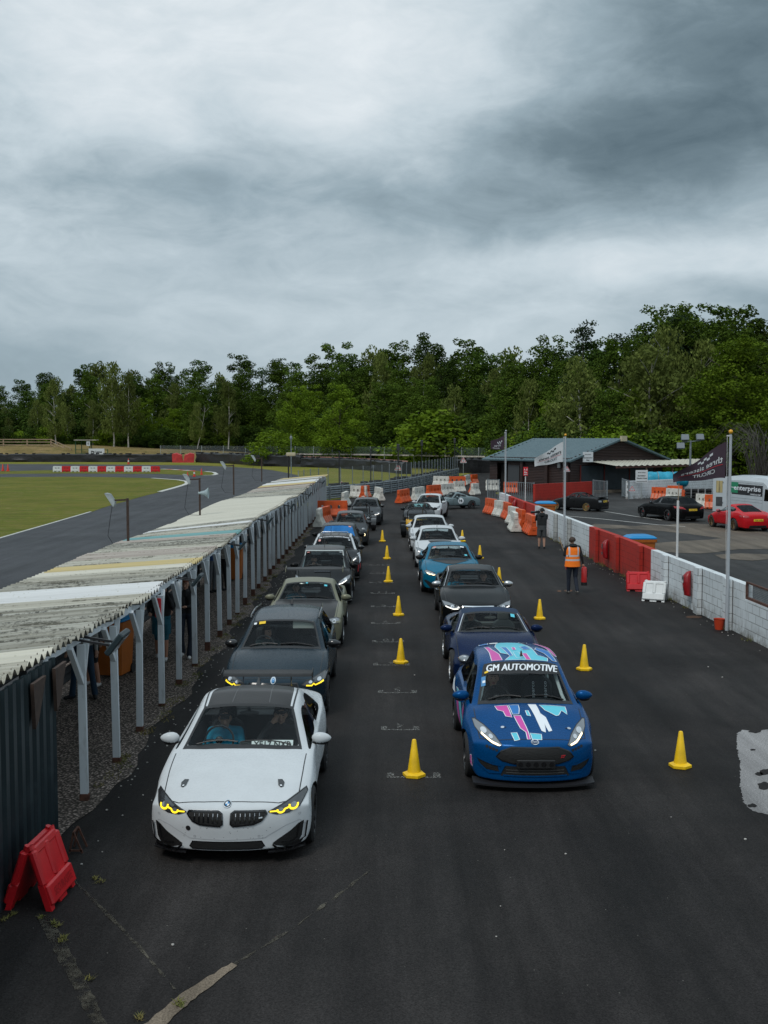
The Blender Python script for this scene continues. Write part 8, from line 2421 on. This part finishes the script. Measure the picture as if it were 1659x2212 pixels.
# ============================================================ hire van
van=thing('panel_van','white high-roof panel van with open rear door and green and black name banner','van',(0,0,0));W2,VL,VH=1.0,6.0,2.62
mb=MB();rings=[]
for y,zl,zt,w_ in((-3.0,.45,1.1,.80),(-2.85,.35,1.25,.93),(-2.0,.32,1.45,1.0),(-1.4,.32,2.40,1.0),(-1.0,.32,2.60,1.0),(1.5,.32,2.64,1.0),(2.93,.34,2.60,1.0),(3.0,.36,2.55,.98)):
 t_=min(1,(zt-1.2)/1.4) if zt>1.2 else 0
 rings .append([(-.9*w_,y,zl),(-w_,y,zl+.12),(-w_,y,min(1.15,zt-.1)),(-w_*(1-.05*t_),y,zt-.30 if zt>2 else zt-.06),(-w_*(.86-.05*t_),y,zt-.07 if zt>2 else zt-.02),(0,y,zt),(w_*(.86-.05*t_),y,zt-.07 if zt>2 else zt-.02),(w_*(1-.05*t_),y,zt-.30 if zt>2 else zt-.06),(w_,y,min(1.15,zt-.1)),(w_,y,zl+.12),(.9*w_,y,zl)])
mb .loft(rings);paint('van_white',(.50,.55,.58),.3,drops=.1);bo_=mb .build('body',MATS['van_white'],van,angle=28);sk=Skin(bo_ .data)
for s,ax in((-1,'left'),):
 t=MB();sk .patch(t,[(-.95,1.52),(2.45,1.52),(2.45,2.12),(-.95,2.12)],ax,.006,0,.3);sk .patch(t,[(1.75,1.60),(2.55,1.60),(2.55,2.22),(1.75,2.22)],ax,.010,1,.3)
 sk .text(t,'enterprise',.72,1.86,3.0,.36,ax,.016,2,flip=-1,bold=.02);sk .text(t,'rent-a-car',-.25,1.60,1.15,.11,ax,.016,2,flip=-1,bold=.01);sk .line(t,[(2.55,1.91),(1.95,1.91)],ax,.04,.013,2,.3);t .build('banner',[MATS['ink'],mat('banner_green',(0,.22,.10),.4),MATS['white_vinyl']],van,recalc=False)
 t=MB()
 for L_ in([(-.98,.6),(-.98,2.4)],[(.9,.5),(.9,1.35)],[(2.75,.5),(2.75,2.4)],[(-.98,1.32),(2.7,1.32)],[(-1.0,1.16),(2.95,1.16)],[(2.7,1.45),(2.7,2.2),(-.9,2.2)]):sk .line(t,L_,ax,.014,.004,0,.2)
 sk .patch(t,[(-3.0,.5),(-1.4,.5),(-1.4,.62),(2.9,.62),(2.9,.45),(-2.9,.42)],ax,.012,0,.3);t .build('panel_lines',mat('panel_grey',(.16,.18,.20),.6),van)
t=MB();sk .patch(t,[(-.8,1.5),(.8,1.5),(.72,2.1),(-.72,2.1)],'front',.006,0,.2);t .build('windscreen',MATS['dark_glass'],van);t=MB();sk .patch(t,[(-1.85,1.3),(-1.15,1.3),(-1.2,1.95),(-1.5,1.95)],'left',.006,0,.2);t .build('side_window',MATS['dark_glass'],van)
rm,ty,dk=wheel_parts(.34,.21,'dark_rim',6)
for s in(1,-1):
 for y in(-2.1,1.75):w_=mkobj('wheel',rm,van,(s*.90,y,.34),(0,0,0 if s==1 else math .pi));mkobj('tyre',ty,w_)
t=MB()
for s in(1,-1):
 for y in(-2.1,1.75):t .lathe([(.0,0),(.42,0),(.42,.012)],(s*1.0 if s>0 else-1.012,y,.36),24,axis='x')
t .build('wheel_arch',MATS['black_trim'],van)
d_o=MB();d_o .cbox(-.045,.045,0,.86,.42,2.45,.02);dr=d_o .build('rear_door',MATS['van_white'],van);dr .location=(-1.0,3.0,0);dr .rotation_euler=(0,0,R(38))
for(z0,z1,mt) in((1.55,2.25,'sheet_yellow'),(.75,1.30,'dark_slat')):m2=MB();m2 .cbox(-.055,-.045,.25,.65,z0,z1,.003);m2 .build('door_panel',MATS[mt],dr)
for z in(.9,2.1):m2=MB();m2 .box(-.05,-.047,.2,.3,z,z+.1);m2 .build('hinge',MATS['galv'],dr)
van .location=(GY(1566,1100,66).x+1.45,62.6,0);van .rotation_euler=(0,0,R(11))
rp=thing('loading_ramp','pale metal loading ramp lying behind the black estate','ramp',(G(1500,1122).x,G(1500,1122).y+.5,0),R(20));mb=MB()
for x in(0,.35):mb .beam((x,0,.05),(x+.1,2.0,.5),.05,.05)
for k in range(8):mb .beam((0+.0125*k,.25*k,.06+.056*k),(.35+.0125*k,.25*k,.06+.056*k),.03,.03)
mb .build('ramp',MATS['silver_rim'],rp,smooth=False)
# ============================================================ people
mat('skin',(.42,.24,.17),.6);mat('skin_legs',(.40,.20,.13),.6);mat('dark_eye',(.02,.015,.012),.4);mat('lips',(.30,.10,.09),.6)
CL=dict(black=(.010,.011,.013),navy=(.012,.018,.032),teal=(.0,.24,.38),tealdark=(.01,.10,.15),grey=(.10,.11,.12),lightgrey=(.30,.30,.29),jeans=(.012,.035,.065),shorts_grey=(.05,.052,.055),shorts_blue=(.01,.09,.13),cream=(.36,.34,.30),blue=(.01,.05,.16),white_shoe=(.5,.5,.5),brown=(.10,.065,.035),khaki=(.13,.12,.11),orange=(.95,.22,.01),darkteal=(.012,.03,.035))
for k_,c_ in CL .items():mat('cloth_'+k_,c_,.85,var=.15,vscale=7)
mat('hi_vis',(1.0,.22,.005),.7,emit=(1.0,.18,.0),estr=.06);mat('reflective',(.55,.56,.58),.4);mat('hair_dark',(.018,.012,.009),.7,bump=.4,bscale=60);mat('hair_red',(.13,.035,.012),.7,bump=.4,bscale=60);mat('hair_brown',(.04,.022,.014),.7,bump=.4,bscale=60);mat('hair_grey',(.14,.13,.12),.7)
def body_mesh(J,mats,voxel=.012):
 """J: joints, mats: materials for [skin, top, legs, shoes, lower leg, eye, lips, forearm]; every limb tapers, one voxel-welded surface"""
 S=[]
 a=S .append;V=Vector
 hip,ch,nk,hd=V(J['hip']),V(J['chest']),V(J['neck']),V(J['head']);side=V(J .get('side',(1,0,0))).normalized();hs=V(J .get('hipside',side))
 w=J .get('w',1.0)
 for s in(1,-1):
  a((hip+hs*s*.085,.115*w,hip .lerp(ch,.5)+side*s*.075,.105*w,2 if J .get('belt',0)==0 else 1));a((hip .lerp(ch,.22)+side*s*.08,.118*w,ch+side*s*.095,.112*w,1))
  sh=ch+(nk-ch)*.55+side*s*.185*(.5+.5*w);a((ch+(nk-ch)*.6,.07,sh,.062*w,1))
  el,ha=V(J['elbow'][0 if s==-1 else 1]),V(J['hand'][0 if s==-1 else 1])
  a((sh,.062*w,el,.045*w,1));a((el,.044*w,el .lerp(ha,.9),.030,7));d=(ha-el).normalized();pm=ha+d*.04
  a((ha,.026,pm,.034,0));q=d .cross(side).normalized() if abs(d .dot(side))<.9 else V((0,0,1));c2=d .cross(q).normalized();cur=q*(.5 if not J .get('flat') else .1)
  for i,(o,l) in enumerate(((-.026,.070),(-.009,.080),(.009,.075),(.026,.060))):
   p0=pm+c2*o+d*.02;p1=p0+(d+cur*.4).normalized()*l*.5;p2=p1+(d+cur*1.6).normalized()*l*.5;a((p0,.0105,p1,.0095,0));a((p1,.0095,p2,.008,0))
  t0=ha+c2*-.03+d*.01;a((t0,.013,t0+(c2*-.5+d+q*.5).normalized()*.055,.009,0))
  kn,an=V(J['knee'][0 if s==-1 else 1]),V(J['ankle'][0 if s==-1 else 1]);hj=hip+hs*s*.095-V((0,0,.03))
  a((hj,.098*w,kn,.062*w,2));a((kn,.058*w,kn .lerp(an,.35),.055*w,4));a((kn .lerp(an,.35),.055*w,an,J .get('cuff',.040),4))
  td=V(J .get('toe',[(0,-1,0),(0,-1,0)])[0 if s==-1 else 1]).normalized();a((an+V((0,0,-.03)),.042,an+V((0,0,-.045))-td*.04,.036,3));a((an+V((0,0,-.045)),.042,an+V((0,0,-.055))+td*.14,.034,3))
 a((ch+(nk-ch)*.3,.085,nk,.058,1));f=V(J .get('face',(0,-1,0))).normalized();up=(hd-nk).normalized();up=(up-f*up .dot(f)).normalized();rt=f .cross(up)
 a((nk-(hd-nk)*.1,.054,hd-up*.06,.050,0));a((hd+up*.035-f*.008,.084,hd-up*.015+f*.006,.078,0));a((hd-up*.03+f*.02,.062,hd-up*.085+f*.045,.036,0))
 a((hd+f*.075+up*.018,.012,hd+f*.100-up*.018,.016,0))
 for s in(1,-1):a((hd+rt*s*.082+up*.015,.017,hd+rt*s*.082-up*.025,.013,0))
 mb=MB()
 for p0,r0,p1,r1,m_ in S:
  n=10;d=p1-p0;l=d .length or 1e-4;steps=[(-r0,0),(-r0*.7,r0*.71),(0,r0)]+[(l*k/3,r0+(r1-r0)*k/3) for k in(1,2)]+[(l,r1),(l+r1*.7,r1*.71),(l+r1,0)]
  mb .tube([p0+d .normalized()*s_ for s_,_ in steps],[max(r_,.0008) for _,r_ in steps],n)
 o=mb .build('tmp',MATS['skin'],smooth=False);rm_=o .modifiers .new('r','REMESH');rm_ .mode='VOXEL';rm_ .voxel_size=voxel;sm=o .modifiers .new('s','SMOOTH');sm .iterations=3;sm .factor=.5
 me=evaluated(o);bpy .data .objects .remove(o)
 n=len(me .polygons);C=np .empty(n*3);me .polygons .foreach_get('center',C);C=C .reshape(-1,3);best=np .full(n,1e9);idx=np .zeros(n,int)
 for p0,r0,p1,r1,m_ in S:
  A,D=np .array(p0),np .array(p1-p0);L2=max(D@D,1e-9);t=np .clip((C-A)@D/L2,0,1);ds=np .linalg .norm(C-A-t[:,None]*D,axis=1)-(r0+(r1-r0)*t)-(.004 if m_ in(1,2) else 0)
  u_=ds<best;best[u_]=ds[u_];idx[u_]=m_
 for s in(1,-1):
  e=np .array(hd+f*.080+rt*s*.032+up*.022);idx[np .linalg .norm(C-e,axis=1)<.013]=5
  e=np .array(hd+f*.078+rt*s*.034+up*.045);q_=C-e;idx[(np .abs(q_@np .array(up))<.006)&(np .linalg .norm(q_,axis=1)<.022)]=5
 e=np .array(hd+f*.085-up*.052);q_=C-e;idx[(np .abs(q_@np .array(up))<.009)&(np .linalg .norm(q_,axis=1)<.026)&((C-np .array(hd))@np .array(f)>.04)]=6
 me .materials .clear()
 for m_ in mats:me .materials .append(MATS[m_])
 me .polygons .foreach_set('material_index',idx .astype(np .int32));me .polygons .foreach_set('use_smooth',[True]*n);me .update()
 return me,(hd,f,up,rt)
def hair(root,fr,m,style='short'):
 hd,f,up,rt=fr;mb=MB();nu,nv=22,14;V_=[];keep=[]
 for j in range(nv+1):
  t=math .pi*j/nv*.72
  for i in range(nu):
   a=2*math .pi*i/nu;d=rt*math .sin(t)*math .cos(a)+f*math .sin(t)*math .sin(a)+up*math .cos(t)
   r_=.099+.003*math .sin(i*5+j*3);front=math .sin(t)*math .sin(a);V_ .append(tuple(hd+up*.012-f*.010+d*r_*(1.06 if front<.2 else 1.0)));keep .append((math .cos(t),front))
 F_=[]
 for j in range(nv):
  for i in range(nu):
   q=(j*nu+i,j*nu+(i+1)%nu,(j+1)*nu+(i+1)%nu,(j+1)*nu+i);c_=sum(keep[k][0] for k in q)/4;fr_=sum(keep[k][1] for k in q)/4
   if fr_>.30 and c_<.58:continue
   if c_<(-.42 if style!='bob' else-.65):continue
   F_ .append(q)
 mb .add(V_,F_)
 if style=='bun':mb .ell(tuple(hd-f*.10+up*.03),(.045,.045,.045),10,8)
 if style=='cap':pts=[hd+up*.075+f*.07+rt*x for x in(-.06,0,.06)];mb .loft([[tuple(p+up*.006),tuple(p-up*.006),tuple(p+f*.055-up*.004),tuple(p+f*.055+up*.006)] for p in pts])
 o=mb .build('cap' if style=='cap' else 'hair',MATS[m],root);return o
def STAND(**k):
 J=dict(hip=(0,0,.95),chest=(0,.0,1.33),neck=(0,-.005,1.50),head=(0,-.025,1.635),elbow=[(-.25,.02,1.14),(.25,.02,1.14)],hand=[(-.27,-.06,.90),(.27,-.06,.90)],knee=[(-.10,-.02,.50),(.10,-.02,.50)],ankle=[(-.11,.02,.09),(.11,.02,.09)])
 J .update(k);return J
def person(label,J,mats,loc,rz,hr,style='short',voxel=.012,scale=1.0,group=None,extra=None):
 r=thing('person',label,'person',loc,rz,group);me,fr=body_mesh(J,mats,voxel);b=mkobj('body',me,r);hair(r,fr,hr,style)
 if extra:extra(r,J)
 r .scale=(scale,)*3;return r
def shell(root,name,rings,m,smooth=True):mb=MB();mb .loft(rings,True,False);return mb .build(name,m,root,angle=60)
def oval(cx,cy,z,rx,ry,n=18,fold=0.0):return[(cx+rx*math .cos(2*math .pi*k/n)*(1+fold*math .sin(k*2.3)),cy+ry*math .sin(2*math .pi*k/n)*(1+fold*math .sin(k*3.1)),z) for k in range(n)]
M_=lambda top,legs,shoes,lower=None,fore=None:['skin','cloth_'+top,'cloth_'+legs,'cloth_'+shoes,lower or 'cloth_'+legs,'dark_eye','lips',fore or 'cloth_'+top]
# marshal in orange, walking away with an extinguisher
p=G(1236,1283)
def marshal_x(r,J):
 k=NB('vest_mat');sp_=k .n('ShaderNodeSeparateXYZ');k .lk(k .tc .outputs['Object'],sp_ .inputs[0]);z,x=sp_ .outputs[2],k .math('ABSOLUTE',sp_ .outputs[0])
 b1=k .math('MULTIPLY',k .math('GREATER_THAN',z,1.02),k .math('LESS_THAN',z,1.075));b2=k .math('MULTIPLY',k .math('GREATER_THAN',z,1.15),k .math('LESS_THAN',z,1.20));b3=k .math('MULTIPLY',k .math('MULTIPLY',k .math('GREATER_THAN',x,.115),k .math('LESS_THAN',x,.165)),k .math('GREATER_THAN',z,1.17))
 bb=k .math('ADD',k .math('ADD',b1,b2),b3,True);k .b .inputs['Emission Color'].default_value=(1,.2,0,1);k .out(k .mix(bb,(1.0,.20,.004),(.50,.51,.53)),.7)
 shell(r,'hi_vis_vest',[oval(0,0,.84,.245,.175,24,.02),oval(0,0,.95,.235,.165,24,.015),oval(0,0,1.15,.215,.150,24,.01),oval(0,.0,1.32,.232,.150,24),oval(0,.0,1.42,.225,.125,24),oval(0,0,1.475,.135,.095,24)],MATS['vest_mat'])
 shell(r,'hood',[oval(0,.03,1.44,.13,.10),oval(0,.05,1.49,.135,.11),oval(0,.04,1.53,.10,.09)],MATS['cloth_black'])
 # facing away from the camera: local -y is forward, so turn by 180 degrees
J=STAND(elbow=[(-.27,.04,1.16),(.25,-.02,1.20)],hand=[(-.34,.0,.90),(.14,-.20,1.14)],knee=[(-.10,-.02,.50),(.10,-.06,.50)],ankle=[(-.11,.16,.12),(.09,-.10,.09)],w=1.1,cuff=.055,head=(.01,-.03,1.635))
person('person in an orange high-visibility vest walking away carrying a red extinguisher and furled flags',J,M_('black','navy','khaki'),(p .x,p .y,.012),R(188),'hair_brown',voxel=.010,extra=marshal_x,scale=1.0)
mw=Matrix .Rotation(R(188),3,'Z')
h_=mw@Vector((-.345,-.01,.83))+Vector((p .x,p .y,0));ex=thing('fire_extinguisher','red fire extinguisher with black base held by the orange-vested marshal','extinguisher',(h_ .x+.03,h_ .y,.26));mb=MB();mb .lathe([(0,.08),(.088,.08),(.09,.10),(.09,.50),(.07,.56),(.03,.58),(0,.58)],n=18);mb .build('cylinder',MATS['ext_red'],ex);mb=MB();mb .lathe([(0,0),(.095,0),(.095,.10),(0,.10)],n=18);mb .build('base',MATS['black_trim'],ex);mb=MB();mb .beam((-.06,0,.60),(.06,0,.63),.03,.015);mb .tube([(.02,0,.6),(.10,-.02,.5),(.09,-.03,.25)],.012,6);mb .build('handle',MATS['black_trim'],ex)
h_=mw@Vector((.13,-.20,1.14))+Vector((p .x,p .y,0));fl=thing('furled_flags','rolled blue and red marshal flags with a wooden stick held under the arm','flag',(h_ .x,h_ .y,h_ .z));mb=MB();mb .cyl((-.0,0,-.1),(-.22,.10,.60),.014,n=6);mb .build('stick',MATS['pale_timber'],fl)
for m2,z0,z1,dx in(('bin_blue',-.42,.05,0),('red_vinyl',-.52,-.2,.02)):mb=MB();mb .tube([(dx,0,z1),(dx+.01,0,(z0+z1)/2),(dx+.05,-.02,z0)],[.04,.06,.03],8);mb .build('cloth',MATS[m2],fl)
# photographer in shorts, back to the camera, aiming left
p=G(1170,1185);J=STAND(elbow=[(-.20,-.16,1.28),(.26,-.14,1.22)],hand=[(-.05,-.30,1.52),(.16,-.30,1.50)],knee=[(-.10,-.03,.50),(.10,-.01,.50)],ankle=[(-.11,.05,.09),(.11,-.02,.09)],w=1.15,face=(.6,-1,0))
def photo_x(r,J):shell(r,'shorts',[oval(0,0,1.0,.175,.14),oval(0,0,.9,.19,.15),oval(0,0,.80,.20,.15)],MATS['cloth_shorts_grey']);[shell(r,'shorts_leg',[oval(s*.10,0,.82,.11,.13),oval(s*.105,0,.52,.10,.12)],MATS['cloth_shorts_grey']) for s in(1,-1)];shell(r,'hood',[oval(0,.04,1.42,.14,.11),oval(0,.06,1.50,.12,.10),oval(0,.05,1.55,.09,.08)],MATS['cloth_black'])
mm_=M_('black','shorts_grey','black','skin');person('person in black hooded top and grey shorts filming beside the wall',J,mm_,(p .x,p .y,.012),R(170),'cloth_black','cap',.011,extra=photo_x)
h_=Matrix .Rotation(R(170),3,'Z')@Vector((.08,-.33,1.56))+Vector((p .x,p .y,0));cm=thing('video_camera','black video camera raised by the photographer','camera',(h_ .x-.10,h_ .y-.03,h_ .z));mb=MB();mb .cbox(-.10,.08,-.05,.05,-.06,.06,.01);mb .beam((.0,0,-.05),(.16,0,-.28),.03,.03);mb .beam((.0,0,.05),(.06,0,.13),.02,.02);mb .build('camera_body',MATS['black_trim'],cm);mb=MB();mb .cyl((-.10,0,0),(-.32,0,0),.042,.055,14);mb .build('lens',MATS['gloss_black'],cm)
# two women walking under the shelter
p=G(350,1428);J=STAND(elbow=[(-.28,-.02,1.18),(.25,-.12,1.20)],hand=[(-.24,-.20,1.08),(.10,-.14,1.56)],ankle=[(-.10,.12,.14),(.09,-.08,.09)],knee=[(-.09,-.04,.52),(.09,-.05,.50)],w=1.12)
def wo_x(r,J):shell(r,'shorts',[oval(0,0,.98,.19,.14),oval(0,0,.88,.20,.15),oval(0,0,.80,.20,.15)],MATS['cloth_shorts_blue']);[shell(r,'shorts_leg',[oval(s*.10,-.01,.82,.112,.13),oval(s*.10,-.02,.60,.105,.12)],MATS['cloth_shorts_blue']) for s in(1,-1)]
person('person in black top and blue denim shorts talking on a phone under the shelter',J,M_('black','shorts_blue','white_shoe','skin_legs'),(p .x,p .y,.02),R(8),'hair_grey','bob',.011,scale=.97,extra=wo_x)
p=G(403,1423);J=STAND(elbow=[(-.26,.03,1.16),(.25,-.02,1.17)],hand=[(-.30,-.12,1.05),(.02,-.22,1.16)],ankle=[(-.10,.10,.12),(.08,-.10,.09)],cuff=.075,face=(-.15,-1,-.35),w=.98)
person('person with red hair tied back in an all-black tracksuit walking under the shelter',J,M_('black','navy','white_shoe'),(p .x,p .y,.02),R(4),'hair_red','bun',.011,scale=.99)
# people by the first bin and farther along
p=G(180,1512);J=STAND(ankle=[(-.20,.0,.09),(.20,.06,.09)],knee=[(-.15,-.02,.5),(.16,0,.5)],toe=[(-.8,-.6,0),(.3,-1,0)],cuff=.06)
person('person in pale grey top and blue jeans half hidden by the first post',J,M_('lightgrey','jeans','black'),(p .x,p .y,.02),R(0),'hair_brown',voxel=.012);p=G(198,1484);J=STAND(ankle=[(-.12,.05,.09),(.16,0,.09)],w=.98)
person('person in dark shorts and white trainers standing behind the jeans wearer',J,M_('grey','black','white_shoe','skin_legs'),(p .x,p .y,.02),R(-20),'hair_dark',voxel=.014);p=G(458,1281)
person('person in blue jacket and grey trousers standing under the shelter, left of the pair',STAND(),M_('blue','grey','black'),(p .x,p .y,.02),R(60),'hair_dark',voxel=.014);p=G(483,1276)
person('person in cream jumper and black trousers standing by the far orange bin',STAND(hand=[(-.1,-.2,1.1),(.1,-.2,1.12)]),M_('cream','black','black'),(p .x,p .y,.02),R(-40),'hair_brown',voxel=.014)
# ---- people sitting in the cars
def SEAT(**k):
 J=dict(hip=(0,.10,.10),chest=(0,.20,.44),neck=(0,.215,.60),head=(0,.195,.735),side=(1,0,0),elbow=[(-.27,-.02,.30),(.27,-.02,.30)],hand=[(-.17,-.36,.46),(.17,-.36,.46)],knee=[(-.15,-.42,.18),(.15,-.42,.18)],ankle=[(-.13,-.72,-.14),(.13,-.72,-.14)],belt=1)
 J .update(k);return J
SB={}
def seated(key,J):
 if key not in SB:SB[key]=body_mesh(J,['skin','cloth_black','cloth_navy','cloth_black','cloth_navy','dark_eye','lips','cloth_black'],.015)
 return SB[key]
def occupant(car_,P,side,label,top='black',pose='wheel',hr='hair_dark',style='short',fore=None,dz=0.0,z=None):
 poses=dict(wheel=SEAT(),down=SEAT(neck=(0,.16,.60),head=(.01,.08,.715),face=(.1,-1,-.35),hand=[(-.10,-.30,.44),(.16,-.34,.42)]),look=SEAT(face=(.9,-.7,-.1)),chin=SEAT(hand=[(-.04,.02,.63),(.17,-.36,.46)],elbow=[(-.26,-.08,.42),(.27,-.02,.30)]),
 pas=SEAT(hand=[(-.14,-.22,.22),(.14,-.22,.22)]),pas2=SEAT(hand=[(-.10,.02,.68),(.14,-.22,.22)],elbow=[(-.27,-.06,.46),(.27,-.02,.28)],face=(.1,-1,-.5)))
 me,fr=seated(pose,poses[pose]);x=side*P['cxs'];v_=Vector((x,P['sy']-P['L']/2,0));v_ .rotate(Matrix .Rotation(car_ .rotation_euler .z,3,'Z'));k_=min(1.0,(P['H']-.10-P['sz']-.02)/.86)
 r=thing('person',label,'person',(car_ .location .x+v_ .x,car_ .location .y+v_ .y,P['sz']+.03+dz),car_ .rotation_euler .z);b=mkobj('body',me,r)
 for i,nm in((1,'cloth_'+top),(7,fore or 'cloth_'+top)):b .material_slots[i].link='OBJECT';b .material_slots[i].material=MATS[nm]
 hair(r,fr,hr,style);r .scale=(k_,)*3;return r
occupant(saloon,P1,1,'driver of the white saloon, bright teal top and black cap, looking down','teal','down','cloth_black','cap');occupant(saloon,P1,-1,'passenger of the white saloon in black with a dark beanie, hand at face','black','pas2','cloth_black','bob')
occupant(hatch,P2,1,'driver of the blue liveried hatchback in a black jacket','black','wheel','hair_brown');occupant(estate,PE,1,'driver of the dark estate in a dark teal top','darkteal','look','hair_brown')
occupant(coupe,PC,1,'driver of the olive coupe in a teal-grey top','tealdark','wheel','hair_dark');occupant(dark_hatch,PD,1,'driver of the black hatchback resting a hand on the face','black','chin','hair_dark');occupant(rally,PR,1,'driver of the hatchback with white roof pillars','black','wheel')
occupant(blue_screen,PB,1,'driver behind the blue reflective windscreen','grey','wheel');occupant(bubble,PBu,1,'driver of the small rounded hatchback','grey','look');occupant(bubble,PBu,-1,'passenger of the small rounded hatchback','black','pas');occupant(one,PO,1,'driver of the last grey hatchback on the left','grey','wheel','hair_brown')
occupant(roadster,PX,1,'driver of the navy roadster in glasses with chin on hand','black','chin','hair_grey');occupant(black_saloon,PS,1,'driver of the black saloon in a bright blue top','teal','wheel','hair_dark');occupant(black_saloon,PS,-1,'passenger of the black saloon in black','black','pas','hair_brown')
occupant(teal,PT,1,'driver of the teal coupe in a cream jumper, looking aside','cream','look','hair_dark');occupant(w1,PW1,1,'driver of the white hatchback with the bonnet vent','black','wheel');occupant(w2,PW2,1,'driver of the silver-white hatchback','black','wheel','hair_brown')
occupant(dark_road,PDR,1,'driver of the dark grey soft-top roadster','black','wheel');occupant(dark_road,PDR,-1,'passenger of the dark grey soft-top roadster','grey','pas');occupant(w3,PW3,1,'driver of the last white hatchback','black','wheel')
